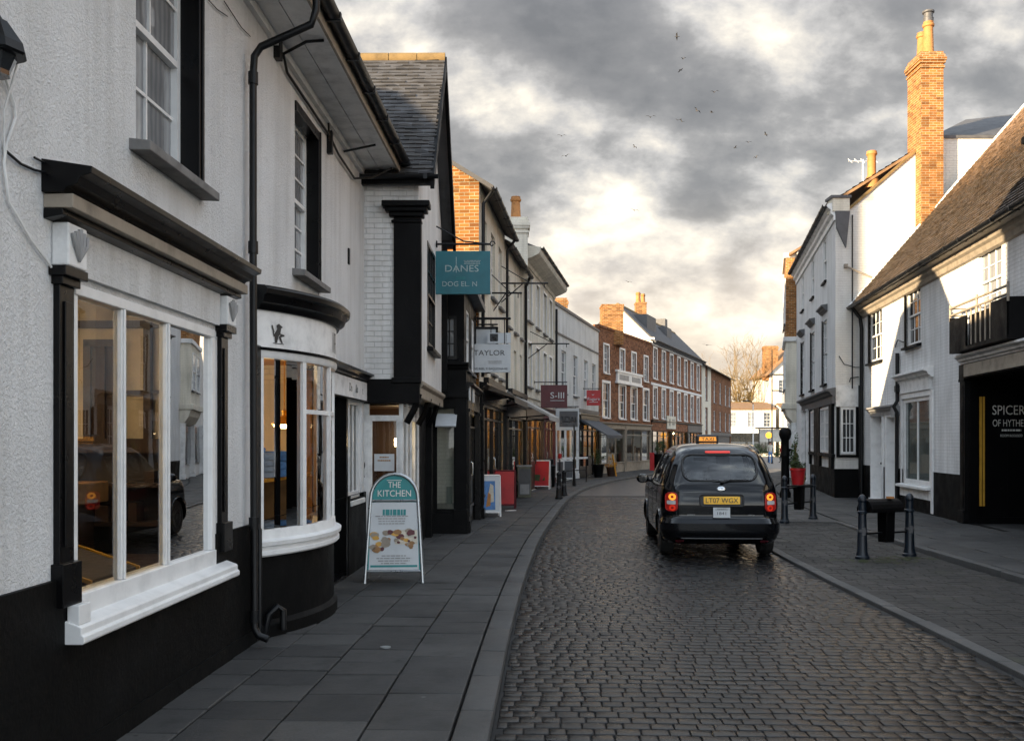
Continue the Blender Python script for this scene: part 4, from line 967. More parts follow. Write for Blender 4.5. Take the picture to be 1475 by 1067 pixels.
# tall cream house with deep cornice
root = thing('tall_cream_house', 'tall cream three storey house with deep projecting eaves cornice', 'house', (1, 36, 0))
fr = Fr(VL[2], VL[3]); L = fr.L; zs = [(5.75, 7.25), (3.55, 5.0)]; xs = [1.2, 3.2, 5.2, 7.0]
shell(root, fr, L, 7, 7.75, M['cream'], ops_of(zs, xs, .95)+[(.1, L-.1, 0, 2.5, .12)], 9.6)
gable_roof(root, fr, L, 7, 8.1, 9.6, M['slate_far'], .5, .0); sashes(root, fr, zs, xs, .95, fm=M['white'], surround=.08)
mb = MB(); mb.prism(fr, -.12, L+.12, [(0, 7.5), (.05, 7.5), (.08, 7.6), (.30, 7.68), (.50, 7.78), (.54, 7.86), (.54, 7.98), (0, 8.08)]); mb.box(fr, 0, L, 0, .04, 3.15, 3.25); mb.box(fr, 0, .18, 0, .05, 3, 7.5); mb.box(fr, L-.18, L, 0, .05, 3, 7.5); mb.build('cornice', M['cream'], root)
shopfront(root, fr, .1, 4.4, 2.9, 3, .4, M['wood_d'], door=1, lit=2, back=M['ochre']); shopfront(root, fr, 4.5, L-.1, 2.9, 3, .45, M['maroon'], door=1, lit=1); gutter(root, fr, 0, L, .58, 8.02, .06)
chimney(root, (.15, 32.4), .55, .7, 7.9, 8.6, M['br_orange'], 0, .6)
# grey white house with flat parapet
root = thing('parapet_house', 'plain grey white house with flat parapet beside the brown brick house', 'house', (3, 45, 0))
fr = Fr(VL[3], VL[4]); L = fr.L; zs = [(3.75, 5.55)]; xs = [2.0, 4.6, 7.2, 9.4]
shell(root, fr, L, 7, 7.3, M['greyw'], ops_of(zs, xs, 1.0)+[(.1, L-.1, 0, 2.5, .12)], None)
mb = MB(); mb.box(fr, 0, L, -7, -.3, 6.9, 7.0); mb.build('roof', M['lead'], root)
mb = MB(); mb.box(fr, -.02, L+.02, -.28, .06, 7.3, 7.42); mb.build('coping', M['lead'], root)
for z_, h_ in ((6.15, .07), (3.05, .15)): mb = MB(); mb.box(fr, 0, L, 0, .04, z_, z_+h_); mb.build('string_course', M['lead'], root)
sashes(root, fr, zs, xs, 1.0, cols=2, rows=2, fm=M['white'])
shopfront(root, fr, .1, 5.0, 2.95, 4, .4, M['white_d'], M['grey'], door=1, lit=1); shopfront(root, fr, 5.1, L-.1, 2.95, 4, .45, M['black_gl'], door=2, lit=1)
pipe(root, [fr(.15, .08, 7.1), fr(.15, .08, 3)], .05)
chimney(root, (fr(8.4, -1.6, 0).x, fr(8.4, -1.6, 0).y), .8, .8, 6.9, 8.7, M['br_orange'], 0, .6); chimney(root, (fr(L-.5, -2, 0).x, fr(L-.5, -2, 0).y), 1.3, .8, 6.9, 7.9, M['br_orange'], 0, plain=True)
# brown brick house
root = thing('brown_brick_house', 'brown brick house with small upper windows and a white blank panel between floors', 'house', (6.5, 55, 0))
fr = Fr(VL[4], VL[5]); L = fr.L; z1s = [(5.3, 6.75)]; z2s = [(2.95, 4.75)]; x1s = [1.3, 4.2, 6.5, 9.1]
shell(root, fr, L, 7, 7.6, M['br_brown'], ops_of(z1s, x1s, .85)+ops_of(z2s, x1s, 1.15)+[(.1, L-.1, 0, 2.3, .12)], None)
mb = MB(); mb.box(fr, 0, L, -7, -.3, 7.2, 7.3); mb.build('roof', M['lead'], root)
mb = MB(); mb.box(fr, -.02, L+.02, -.3, .06, 7.6, 7.72); mb.build('coping', M['br_brown'], root); mb = MB(); mb.box(fr, 0, L, 0, .04, 2.6, 2.75); mb.build('string_course', M['br_brown'], root)
sashes(root, fr, z1s, x1s, .85, fm=M['white'], surround=.1, sm=M['white'], pm=M['pane_c']); sashes(root, fr, z2s, x1s, 1.15, fm=M['white'], surround=.14, sm=M['white'])
mb = MB(); mb.box(fr, 3.0, 7.8, 0, .12, 4.95, 5.45); mb.box(fr, 2.85, 7.95, 0, .16, 5.45, 5.58); mb.box(fr, 2.85, 7.95, 0, .16, 4.84, 4.95); mb.box(fr, 5.3, 5.5, 0, .15, 4.95, 5.45); p_ = mb.build('blank_panel', M['white'], root, bevel=.01)
mb = MB(); mb.box(fr, 3.3, 5.1, .12, .13, 5.05, 5.35); mb.box(fr, 5.7, 7.5, .12, .13, 5.05, 5.35); mb.build('panel_recess', M['grey'], p_)
shopfront(root, fr, .1, 4.6, 2.65, 3, .5, M['oldwood'], M['oldwood'], door=1, lit=0, fh=.3); shopfront(root, fr, 4.7, L-.15, 2.65, 3, .5, M['oldwood'], M['oldwood'], lit=0, fh=.3)
chimney(root, (5.45, 53.2), 1.15, 1.4, 6.9, 9.05, M['br_orange'], 0, .6, plain=True)
# red brick terrace
root = thing('red_brick_terrace', 'long red brick terrace with two rows of tall white windows and pitched slate roof', 'house', (12, 68, 0))
fr = Fr(VL[5], VL[6]); L = fr.L; z1s = [(5.6, 7.45)]; z2s = [(3.15, 5.0)]; xs = [1.2+2.5*k for k in range(7)]
shell(root, fr, L, 4.2, 8.0, M['br_red'], ops_of(z1s, xs, 1.0)+ops_of(z2s, xs, 1.05)+[(.1, L-.1, 0, 2.3, .12)], 10.1, side=M['far_white'])
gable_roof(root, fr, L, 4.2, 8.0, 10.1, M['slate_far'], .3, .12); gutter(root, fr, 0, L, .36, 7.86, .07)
mb = MB(); mb.box(fr, 0, L, 0, .1, 7.6, 7.8); mb.box(fr, 0, L, 0, .05, 5.15, 5.3); mb.box(fr, -.14, -.02, -2, .25, 7.9, 8.02); mb.build('cornice', M['white_d'], root)
sashes(root, fr, z1s, xs, 1.0, fm=M['white'], surround=.12, sm=M['white']); sashes(root, fr, z2s, xs, 1.05, fm=M['white'], surround=.12, sm=M['white'])
shopfront(root, fr, .1, 5.8, 2.95, 3, .4, M['black_gl'], M['br_red'], door=1, lit=2, fh=.6); shopfront(root, fr, 6, 11.6, 2.95, 4, .4, M['black_gl'], M['br_red'], door=1, lit=2, fh=.6); shopfront(root, fr, 11.8, L-.1, 2.95, 4, .4, M['black_gl'], M['lead'], lit=1, fh=.6)
chimney(root, (8.7, 65.8), .72, .75, 8.4, 11.0, M['br_orange'], 2, .75, plain=True)
mb = MB(); dp = fr(5.5, -1.6, 9.1); mb.box(fr, 2.0, 4.6, -2.1, -.7, 8.5, 9.75); mb.build('dormer', M['lead'], root); mb = MB(); mb.box(fr, 9, 10.6, -2.1, -.9, 8.4, 9.7); mb.build('dormer', M['lead'], root); mb = MB(); mb.box(fr, 12.2, 13, -2.5, -1.7, 8.4, 10.7); mb.build('chimney', M['lead'], root)
sg_ = tag(MB().build('x', None), None) if False else None
# last house before the square
root = thing('corner_brick_house', 'brick house with pale end bay at the far end of the left terrace', 'house', (18, 85, 0))
fr = Fr(VL[6], VL[7]); L = fr.L; z1s = [(5.0, 6.9)]; z2s = [(2.6, 4.3)]; xs = [2.6, 8, 12, 16, 19]
shell(root, fr, L, 8, 7.75, M['br_brown'], ops_of(z1s, xs, 1.3)+ops_of(z2s, xs, 1.3)+[(.3, L-.3, 0, 2.2, .12)], 10.0)
gable_roof(root, fr, L, 8, 7.75, 10.0, M['slate_far'], .35, .1); gutter(root, fr, 0, L, .4, 7.6, .07); sashes(root, fr, z1s, xs, 1.3, fm=M['white_d']); sashes(root, fr, z2s, xs, 1.3, fm=M['white_d'])
mb = MB(); mb.box(fr, 0, 1.8, .0, .06, 0, 7.7); mb.box(fr, 3.4, 5.2, 0, .06, 0, 7.7); mb.box(fr, 1.8, 3.4, 0, .07, 4.4, 4.9); mb.build('end_bay', M['cream'], root)
mb = MB(); mb.box(fr, 5.2, L, 0, .05, 2.15, 2.45); mb.box(fr, 0, L, -.13, -.1, 0, 2.2); mb.build('fascia', M['lead'], root)

# ---------------------------------------------------------------- right side: long white building with clay roof
def RX(Y): return 9.18+.1236*(Y-17.4)
YA, YB = 6.0, 29.68
FR1 = Fr((RX(YA), YA), (RX(YB), YB), left=False); L1 = FR1.L; kk = L1/(YB-YA)
def s1(Y): return (Y-YA)*kk
root = thing('clay_roofed_house', 'long white house on the right with clay tile roof and black recessed shopfront', 'house', (10, 20, 0))
ZW = 5.85; DEP = 9.6; ZRG = 11.75
w1, w2, w3_ = (s1(27.35), s1(28.75), 4.0, 5.5), (s1(23.7), s1(24.9), 4.1, 5.6), (s1(18.5), s1(19.75), 4.25, 5.5)
w4, w5 = (s1(13), s1(14.3), 4.1, 5.5), (s1(8.5), s1(9.8), 4.1, 5.5)
d1, d2 = (s1(27.1), s1(28.5), 0, 2.5), (s1(25.75), s1(26.85), 0, 2.45); gwin = (s1(22.9), s1(25.25), .62, 2.78)
rcs = (s1(12.0), s1(20.55), 0, 3.0)
ops = [(*w, .12) for w in (w1, w2, w3_, w4, w5)]+[(*d1, .35), (*d2, .35), (*gwin, .1), (*rcs, .1)]
mb = MB(); wall(mb, FR1, 0, L1, .98, ZW+.1, [(a, b, max(.98, c), d, r) for a, b, c, d, r in ops])
for s in (0, L1): mb.poly([FR1(s, 0, 0), FR1(s, 0, ZW), FR1(s, -DEP/2, ZRG), FR1(s, -DEP, ZW), FR1(s, -DEP, 0)])
mb.poly([FR1(0, -DEP, 0), FR1(L1, -DEP, 0), FR1(L1, -DEP, ZW), FR1(0, -DEP, ZW)])
mb.build('wall', M['wbrick'], root, fix=False)
mb = MB(); wall(mb, FR1, 0, L1, -.2, .98, [(a, b, max(-.0, c), .98, r) for a, b, c, d, r in ops[5:]], .1, o=.02)
mb.build('plinth', M['plinth'], root, fix=False)
mb = MB(); kz = (ZRG-ZW)/(DEP/2); ov = .34; ze = ZW-ov*.35
slope(mb, FR1(-.1, ov, ze), FR1(L1-.0, ov, ze), FR1(L1-.0, -DEP/2, ZRG), FR1(-.1, -DEP/2, ZRG), .08)
slope(mb, FR1(L1, -DEP-ov, ze), FR1(-.1, -DEP-ov, ze), FR1(-.1, -DEP/2, ZRG), FR1(L1, -DEP/2, ZRG), .08)
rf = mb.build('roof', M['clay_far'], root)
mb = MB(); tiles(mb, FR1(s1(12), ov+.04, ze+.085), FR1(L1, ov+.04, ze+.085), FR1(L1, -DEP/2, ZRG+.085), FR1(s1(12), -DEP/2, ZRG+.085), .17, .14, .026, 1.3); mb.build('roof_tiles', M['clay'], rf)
mb = MB(); mb.prism(FR1, 0, L1, [(0, 5.42), (.06, 5.45), (.08, 5.56), (.14, 5.60), (.16, 5.70), (.30, 5.72), (.31, ze), (0, ze+.1)]); mb.build('eaves_cornice', M['oldwood'], root)
gutter(root, FR1, 0, L1+.05, ov+.06, ze+.05, .075)
mb = MB()
for k in range(24):
    a, b = k/24, (k+1)/24; A, B = FR1(L1-.02, ov, ze+.1).lerp(FR1(L1-.02, -DEP/2, ZRG+.1), a), FR1(L1-.02, ov, ze+.1).lerp(FR1(L1-.02, -DEP/2, ZRG+.1), b-.004); mb.tube([A, B], .07, 6)
mb.build('verge', M['white_d'], rf)
for w in (w1, w2, w3_, w4, w5): sash(root, FR1, *w, rec=.07, cols=3, rows=2, pm=random.choice([M['pane_c'], M['pane_w']]) if w is w3_ else M['pane'], sill=.12, sx=.1, fw=.06, sm=M['black'])
for w_ in (w1, w2): mb = MB(); mb.box(FR1, w_[1], w_[1]+.13, -.1, .03, w_[2], w_[3]+.05); mb.build('window_board', M['black'], root)
# dormer
DF = Fr(FR1(s1(15.0), -.25, 0)[:2], FR1(s1(17.6), -.25, 0)[:2], left=False); dl = DF.L
mb = MB(); mb.box(DF, 0, .2, -1.0, 0, 6.1, 7.1); mb.box(DF, dl-.2, dl, -1.0, 0, 6.1, 7.1); mb.box(DF, .2, dl-.2, -.1, 0, 6.1, 6.3); dm = mb.build('dormer', M['white_d'], root)
mb = MB(); mb.box(DF, -.15, dl+.15, -1.6, .18, 7.1, 7.22); mb.prism(DF, -.1, dl+.1, [(.12, 7.22), (-1.4, 7.22), (-1.4, 7.6)]); mb.build('dormer_roof', M['black'], dm)
mb = MB(); mb.poly([DF(.2, -.05, 6.3), DF(dl-.2, -.05, 6.3), DF(dl-.2, -.05, 7.1), DF(.2, -.05, 7.1)]); mb.build('dormer_pane', M['pane'], dm)
# doors with shared hood
for i, d in enumerate((d1, d2)):
    mb = MB(); a, b = d[0], d[1]; n = 6
    for k in range(n): mb.box(FR1, a+.08+(b-a-.16)*k/n+.004, a+.08+(b-a-.16)*(k+1)/n-.004, -.30, -.26, .05, 2.08)
    mb.box(FR1, a+.08, b-.08, -.27, -.245, 1.9, 2.02); mb.box(FR1, a+.08, b-.08, -.27, -.245, .2, .32)
    dd = mb.build('door', M['white'], root); h = MB(); h.blob(FR1(b-.2, -.22, 1.05), (.035, .035, .035)); h.box(FR1, b-.24, b-.16, -.25, -.235, 1.3, 1.33); h.build('handle', M['iron'], dd, smooth=60)
    mb = MB(); mb.box(FR1, a, a+.1, -.32, .05, 0, d[3]); mb.box(FR1, b-.1, b, -.32, .05, 0, d[3]); mb.box(FR1, a, b, -.3, .04, d[3]-.1, d[3]); mb.box(FR1, a+.08, b-.08, -.3, -.22, 2.08, 2.2); mb.box(FR1, a, b, -.33, .1, -.1, .05); mb.box(FR1, a+.1, b-.1, -.32, -.3, 2.2, d[3]-.1); mb.build('door_frame', M['white'], dd, bevel=.006)
mb = MB(); cornice(mb, FR1, d2[0]-.12, d1[1]+.15, 2.5, 1.0); mb.box(FR1, d2[0]-.02, d1[1]+.02, 0, .05, 2.4, 2.5); mb.box(FR1, d2[0]-.25, d2[0]+.05, 0, .16, 2.36, 2.62); mb.build('door_hood', M['grey'], root)
# tall window with hood
w = sash(root, FR1, *gwin, rec=.05, cols=2, rows=1, split=False, pm=M['pane_g'], fw=.1, bar=.08, sm=M['white'], sill=.16, sx=.1, surround=.13)
mb = MB(); mb.box(FR1, gwin[0]-.1, gwin[1]+.1, 0, .06, 2.92, 3.2); mb.box(FR1, gwin[0]-.12, gwin[1]+.12, 0, .04, .3, .52); cornice(mb, FR1, gwin[0]-.25, gwin[1]+.25, 3.2, 1.3); mb.build('window_hood', M['white_d'], w)
mb = MB(); mb.box(FR1, gwin[0]-.30, gwin[0]-.16, 0, .05, .0, 2.9); mb.build('pilaster', M['white'], root, bevel=.01)
pipe(root, [FR1(s1(25.5), .07, 4.0), FR1(s1(25.5), .07, 2.75), FR1(s1(25.5), .16, 2.6), FR1(s1(25.5), .08, 2.45), FR1(s1(25.5), .08, .1)], .05)
pipe(root, [FR1(L1-.25, .35, ze), FR1(L1-.25, .12, ze-.3), FR1(L1-.25, .08, 5.1), FR1(L1-.25, .08, .1)], .055)
# recessed black shopfront
mb = MB()
for s in (rcs[0], rcs[1]-.32): pilaster(mb, FR1, s, s+.32, 0, 3.0, .10)
mb.box(FR1, rcs[0], rcs[1], -.05, .12, 3.0, 3.3); mb.box(FR1, rcs[1]-.32, rcs[1]+.02, -.1, .14, -.1, .25)
sf = mb.build('shopfront', M['black'], root, bevel=.008)
mb = MB(); mb.box(FR1, rcs[0]+.35, rcs[1]-.4, .12, .15, 3.03, 3.28); mb.build('fascia', M['oldwood'], root)
mb = MB(); cornice(mb, FR1, rcs[0]-.1, rcs[1]+.1, 3.32, 1.1); mb.build('shop_cornice', M['white_d'], root)
YW = 20.2; XL = RX(YW)
SR1 = Fr((XL-.03, YW), (XL+3.2, YW))   # wall of the recess, facing us
mb = MB(); mb.box(SR1, .1, 3.2, -.1, 0, -.1, 3.0); mb.box(SR1, .0, .16, -.1, .06, -.1, 3.0); mb.box(SR1, .1, 3.2, 0, .03, -.1, .12)
for k in range(6): mb.box(SR1, .3+k*.5, .31+k*.5, 0, .006, .12, 2.9)
mb.poly([FR1(rcs[0], -3.0, 0), FR1(rcs[1], -3.0, 0), FR1(rcs[1], -3.0, 3), FR1(rcs[0], -3.0, 3)]); mb.poly([FR1(rcs[0], -3.0, 2.99), FR1(rcs[1], -3.0, 2.99), FR1(rcs[1], 0, 2.99), FR1(rcs[0], 0, 2.99)])
rw = mb.build('recess_wall', M['black'], root)
mb = MB(); mb.box(SR1, .20, .25, .03, .045, .35, 2.62); mb.box(SR1, .27, .31, .03, .045, .35, 2.62); mb.build('gold_stripe', M['gold'], rw)
mb = MB(); c = Vector((at(1453, 0, YW).x, YW-.012, 0))
text(mb, 'SPICER', at(1453, 597, YW-.02), (1, 0, 0), (0, 0, 1), .20, .68); text(mb, 'OF HYTHE  E', at(1457, 614, YW-.02), (1, 0, 0), (0, 0, 1), .15, .78)
greek(mb, at(1457, 619.5, YW-.02), (1, 0, 0), (0, 0, 1), .62, .09, 1, 4); text(mb, 'ROOM ROOOOD', at(1457, 629, YW-.02), (1, 0, 0), (0, 0, 1), .055, .46); mb.build('lettering', M['txt_w'], rw)
# balcony over the shopfront
BF = FR1; ba, bb = s1(17.3), s1(20.45)
mb = MB(); mb.box(BF, ba, ba+.05, 0, .34, 3.6, 4.28); mb.box(BF, bb-.05, bb, 0, .34, 3.6, 4.28); mb.box(BF, ba, ba+.8, .30, .34, 3.6, 4.28); mb.box(BF, bb-1.0, bb, .30, .34, 3.6, 4.22); mb.box(BF, ba, bb, .02, .34, 3.53, 3.6); mb.box(BF, ba+.8, bb-1.0, .24, .27, 3.6, 4.22)
bl = mb.build('balcony', M['black'], root)
mb = MB()
for k in range(6): s = ba+.9+k*.26; mb.tube([BF(s, .31, 3.62), BF(s, .31, 4.34)], .016, 6)
for z in (4.33, 4.48): mb.tube([BF(ba, .32, z), BF(bb, .32, z)], .025, 8); mb.tube([BF(bb, .32, z), BF(bb, .02, z)], .02, 8)
for s in (ba, (ba+bb)/2, bb): mb.tube([BF(s, .32, 4.2), BF(s, .32, 4.55)], .025, 8)
mb.build('railing', M['oldwood'], bl, smooth=50)
# small wall lamp
mb = MB(); mb.box(FR1, s1(25.3), s1(25.3)+.16, .0, .16, 2.98, 3.14); mb.tube([FR1(s1(25.9), .02, 4.2), FR1(s1(25.5), .06, 4.35), FR1(s1(25.1), .02, 4.25)], .014, 6); mb.build('wall_fitting', M['iron'], root)

# ---------------------------------------------------------------- tall white house with sunlit gable
root = thing('tall_white_house', 'tall white house with sunlit gable end and black framed ground floor window', 'house', (11, 36, 0))
P0, P1 = (9.9, 29.75), (12.3, 42.0); FR2 = Fr(P0, P1, left=False); L2 = FR2.L; Z2 = 9.0
GF = Fr((9.9, 29.75), (19.5, 29.75))   # gable frame, s = X-9.9, faces us
ups = [(2.2, 3.1), (5.8, 6.7), (9.4, 10.3)]
ops = [(a, b, 7.0, 8.4, .1) for a, b in ups]+[(a-.1, b+.1, 3.6, 5.7, .12) for a, b in ups]+[]
mb = MB(); wall(mb, FR2, 0, L2, .85, Z2, ops)
mb.poly([FR2(L2, 0, 0), FR2(L2, -8, 0), FR2(L2, -8, Z2), FR2(L2, -3, 10.9), FR2(L2, 0, Z2)])
mb.build('wall', M['wbrick'], root, fix=False)
mb = MB(); wall(mb, FR2, 0, L2, -.2, .85, (), o=.03); mb.box(GF, -.03, 1.0, -.05, .03, -.2, .85); mb.build('plinth', M['plinth'], root, fix=False)
mb = MB(); mb.faces([GF(s, 0, z) for s, z in ((0, .8), (0, 8.7), (.35, 8.7), (2.95, 10.95), (9.6, 10.95), (9.6, .8))], [(0, 1, 2, 3, 4, 5)]); mb.build('gable_wall', M['wbrick_warm'], root, fix=False)
mb = MB()
def cop(mb, a, b, w=.12, h=.09):
    A, B = GF(a[0], 0, a[1]), GF(b[0], 0, b[1]); mb.faces([p+Vector((0, y, z)) for p in (A, B) for y in (-.05, .25) for z in (0, h)], [(0, 1, 3, 2), (4, 6, 7, 5), (0, 4, 5, 1), (2, 3, 7, 6), (0, 2, 6, 4), (1, 5, 7, 3)])
cop(mb, (.35, 8.7), (2.95, 10.95)); mb.build('gable_coping', M['ridge'], root)
mb = MB(); cop(mb, (2.95, 10.95), (9.6, 10.95)); mb.build('wall_coping', M['lead'], root)
mb = MB(); k = .62
slope(mb, FR2(.4, .18, Z2-.05), FR2(L2+.1, .18, Z2-.05), FR2(L2+.1, -3, Z2+3.18*k), FR2(1.0, -3, Z2+3.18*k), .08); slope(mb, FR2(1.6, -6, Z2), FR2(1.0, -3, 10.93), FR2(L2, -3, 10.93), FR2(L2, -6, Z2), .06)
rf = mb.build('roof', M['clay_far'], root)
mb = MB(); tiles(mb, FR2(.4, .2, Z2+.04), FR2(L2+.1, .2, Z2+.04), FR2(L2+.1, -3, Z2+3.18*k+.09), FR2(1.0, -3, Z2+3.18*k+.09), .3, .24, .04, 1); mb.build('roof_tiles', M['clay'], rf)
mb = MB(); mb.faces([Vector(p) for p in ((12.85, 29.9, 11.02), (19.5, 29.9, 11.05), (19.5, 33.5, 13.2), (15.4, 33.0, 12.6), (12.85, 38, 11.02), (19.5, 38, 11.02))], [(0, 1, 2, 3), (0, 3, 4), (3, 2, 5, 4)]); mb.build('hipped_roof', M['slate_far'], root)
mb = MB(); mb.prism(FR2, -.02, L2, [(0, 8.45), (.05, 8.45), (.06, 8.6), (.14, 8.66), (.14, 8.78), (.24, 8.86), (.24, 8.96), (0, 8.99)]); mb.build('eaves_cornice', M['white_d'], root); gutter(root, FR2, .0, L2, .30, 8.95, .08)
mb = MB(); mb.box(GF, -.1, .42, -.5, .06, 8.72, 9.12); mb.build('kneeler', M['cream'], root, bevel=.01)
mb = MB(); mb.box(GF, -.16, .46, -.5, .10, 9.12, 9.2); mb.faces([GF(s, o, z) for s, z in ((.02, 8.2), (.30, 7.6), (.42, 8.72), (-.02, 8.72)) for o in (0.003, .09)], [(0, 2, 4, 6), (1, 7, 5, 3), (0, 1, 3, 2), (2, 3, 5, 4), (4, 5, 7, 6), (6, 7, 1, 0)]); mb.build('kneeler_cap', M['lead'], root)
for a, b in ups:
    sash(root, FR2, a, b, 7.0, 8.4, rec=.06, cols=2, rows=1, fm=M['white'], sm=M['black'], sill=.08)
    w = sash(root, FR2, a-.1, b+.1, 3.6, 5.7, rec=.08, cols=2, rows=2, fm=M['white'], sm=M['black'], sill=.1)
    mb = MB(); cornice(mb, FR2, a-.3, b+.3, 5.95, 1.1); mb.build('window_hood', M['lead'], w)
    mb = MB(); mb.box(FR2, b+.1, b+.22, -.05, .03, 3.6, 5.75); mb.build('window_board', M['black'], w)
# ground floor bay with black posts, facing street and facing us
mb = MB(); cornice(mb, FR2, -.1, 9.5, 3.05, 1.5); mb.box(FR2, -.05, 9.4, -.0, .10, 2.85, 3.06); mb.build('shop_cornice', M['lead'], root)
mb = MB()
for a_, b_ in ((.25, .95), (3.45, 5.1), (6.45, 6.75)): mb.box(FR2, a_, b_, 0, .09, .85, 2.86)
mb.box(FR2, .05, 6.8, 0, .11, 1.2, 1.3); mb.box(GF, .02, .12, 0, .05, 1.2, 2.75); mb.box(GF, .62, .78, 0, .05, 1.2, 2.75); mb.box(GF, .02, .78, 0, .06, 1.2, 1.27)
mb.build('black_posts', M['black'], root, bevel=.008)
for a_, b_ in ((1.0, 2.2), (2.25, 3.42), (5.12, 6.42)): sash(root, FR2, a_, b_, 1.32, 2.8, rec=-.03, cols=3, rows=3, split=False, fm=M['white'], pm=M['pane'], sill=0, fw=.07, bar=.03)
w = sash(root, GF, .15, .60, 1.3, 2.72, rec=-.03, cols=3, rows=3, split=False, fm=M['white'], pm=M['pane'], sill=0, fw=.06)
mb = MB(); mb.box(GF, .0, .86, 0, .04, 2.75, 3.4); mb.build('corner_panel', M['white_d'], root)
for k in (6.9, 8.9): mb = MB(); pilaster(mb, FR2, k, k+.3, .0, 2.9, .14); mb.build('pilaster', M['white_d'], root, bevel=.01)
mb = MB(); mb.box(FR2, 7.3, 8.8, .0, .02, .3, 2.5); mb.build('shop_window', M['pane'], root)
pipe(root, [GF(.72, .08, 3.4), GF(.72, .08, .1)], .045); pipe(root, [GF(.5, .05, 8.6), GF(.5, .05, 3.3)], .02)
mb = MB(); mb.tube([GF(.3, .06, 7.05), GF(.34, .12, 7.0), GF(1.9, .12, 6.3), GF(2.0, .06, 6.25)], .03, 8); mb.box(GF, .25, .35, 0, .1, 6.98, 7.1); mb.build('tie_bar', M['oldwood'], root, smooth=50)
mb = MB(); mb.tube([GF(.1, .03, 4.3), GF(.25, .04, 4.05), GF(.6, .03, 3.95), GF(.72, .03, 3.95)], .012, 6); mb.build('wall_cable', M['iron'], root, smooth=50)
mb = MB(); mb.tube([GF(.42, .03, 3.5), GF(.45, .04, 3.62), GF(.7, .03, 3.66)], .015, 6); mb.build('wall_cable', M['iron'], root, smooth=50)
chimney(root, (12.69, 29.85), .68, 1.0, 6.0, 13.42, M['br_orange'], 2, 1.03, along='y', cowl=True)
mb = MB(); pp = FR2(.9, -1.2, 9.6); mb.lathe(pp, [(.22, .0), (.22, .25), (.13, .4), (.13, 1.0), (.17, 1.05), (.15, 1.15)], 14); mb.build('chimney_pot', M['pot'], root, smooth=40)
mb = MB()
def aerial(mb, p, h):
    mb.tube([p, p+Vector((0, 0, h))], .03, 6); mb.tube([p+Vector((-.5, 0, h-.05)), p+Vector((.5, .2, h-.02))], .018, 5)
    for k in range(5): q = p+Vector((-.45+.22*k, -.0, h-.04)); mb.tube([q+Vector((0, -.2, -.12)), q+Vector((0, .2, .12))], .012, 4)
aerial(mb, FR2(4.5, -1.5, 10), 1.5); mb.build('aerial', M['white_d'], root)
# ---------------------------------------------------------------- next house along with bays
root = thing('bay_fronted_house', 'white and orange house with projecting bays beyond the tall white house', 'house', (13.5, 46.5, 0))
FR3 = Fr((12.32, 42.05), (15.2, 53), left=False); L3 = FR3.L
shell(root, FR3, L3, 8, 9.9, M['wbrick_warm'], [(6.5, 7.6, 6.8, 8.4, .1), (6.5, 7.6, 3.8, 5.5, .1)], 12.2)
gable_roof(root, FR3, L3, 8, 9.9, 12.2, M['clay_far'], .3, .1); sash(root, FR3, 6.5, 7.6, 6.8, 8.4, fm=M['white']); sash(root, FR3, 6.5, 7.6, 3.8, 5.5, fm=M['white'])
B0 = Fr(FR3(.4, .45, 0)[:2], FR3(4.6, .45, 0)[:2], left=False)
mb = MB(); mb.box(FR3, .4, 4.6, 0, .45, 6.2, 9.7); mb.build('brick_bay', M['br_orange'], root)
mb = MB(); mb.box(FR3, .4, 4.6, 0, .45, 3.35, 6.05); mb.build('rendered_bay', M['cream'], root)
mb = MB(); mb.box(FR3, .3, 4.7, 0, .6, 3.1, 3.35); mb.prism(FR3, .35, 4.65, [(0, 2.4), (.12, 2.45), (.4, 2.8), (.5, 3.1), (0, 3.1)]); mb.build('bay_bracket', M['cream'], root, bevel=.02)
for z_ in (6.05, 9.7): mb = MB(); mb.box(FR3, .3, 4.7, 0, .55, z_, z_+.2); mb.build('bay_moulding', M['white_d'], root, bevel=.02)
for z0, z1 in ((4.0, 5.7), (6.9, 8.9)):
    for a in (.5, 2.5): sash(root, B0, a, a+1.2, z0, z1, rec=-.03, fm=M['white_d'], sm=M['lead'])
for k in (.3, 3.8, 8.0): mb = MB(); pilaster(mb, FR3, k, k+.35, 0, 2.5, .2); mb.build('pilaster', M['white_d'], root, bevel=.01)
for a_, b_ in ((.8, 3.7), (4.3, 7.9)): mb = MB(); mb.box(FR3, a_, b_, .0, .05, .6, 2.4); mb.build('shop_window', M['pane'], root)
for a_, h_ in ((3, 2.0), (6, 1.6)): mb = MB(); aerial(mb, FR3(a_, -2, 10.6), h_); mb.build('aerial', M['white_d'], root)
# ---------------------------------------------------------------- far end of the street
def far_house(name, label, P0, P1, depth, zw, zr, zs, xs, w, mat=None, roof=None, shop=None):
    root = thing(name, label, 'house', (P0[0], P0[1], 0)); fr = Fr(P0, P1); L = fr.L
    shell(root, fr, L, depth, zw, mat or M['far_white'], ops_of(zs, xs, w), zr)
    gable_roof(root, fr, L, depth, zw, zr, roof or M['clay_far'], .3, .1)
    sashes(root, fr, zs, xs, w, fm=M['white_d'], sm=M['white_d'])
    if shop:
        mb = MB(); mb.box(fr, .3, L-.3, 0, .06, .3, 2.6); mb.build('shop_window', M['pane'], root)
        mb = MB(); mb.box(fr, .2, L-.2, 0, .12, 2.6, 3.15); mb.build('fascia', shop, root)
    return root, fr, L
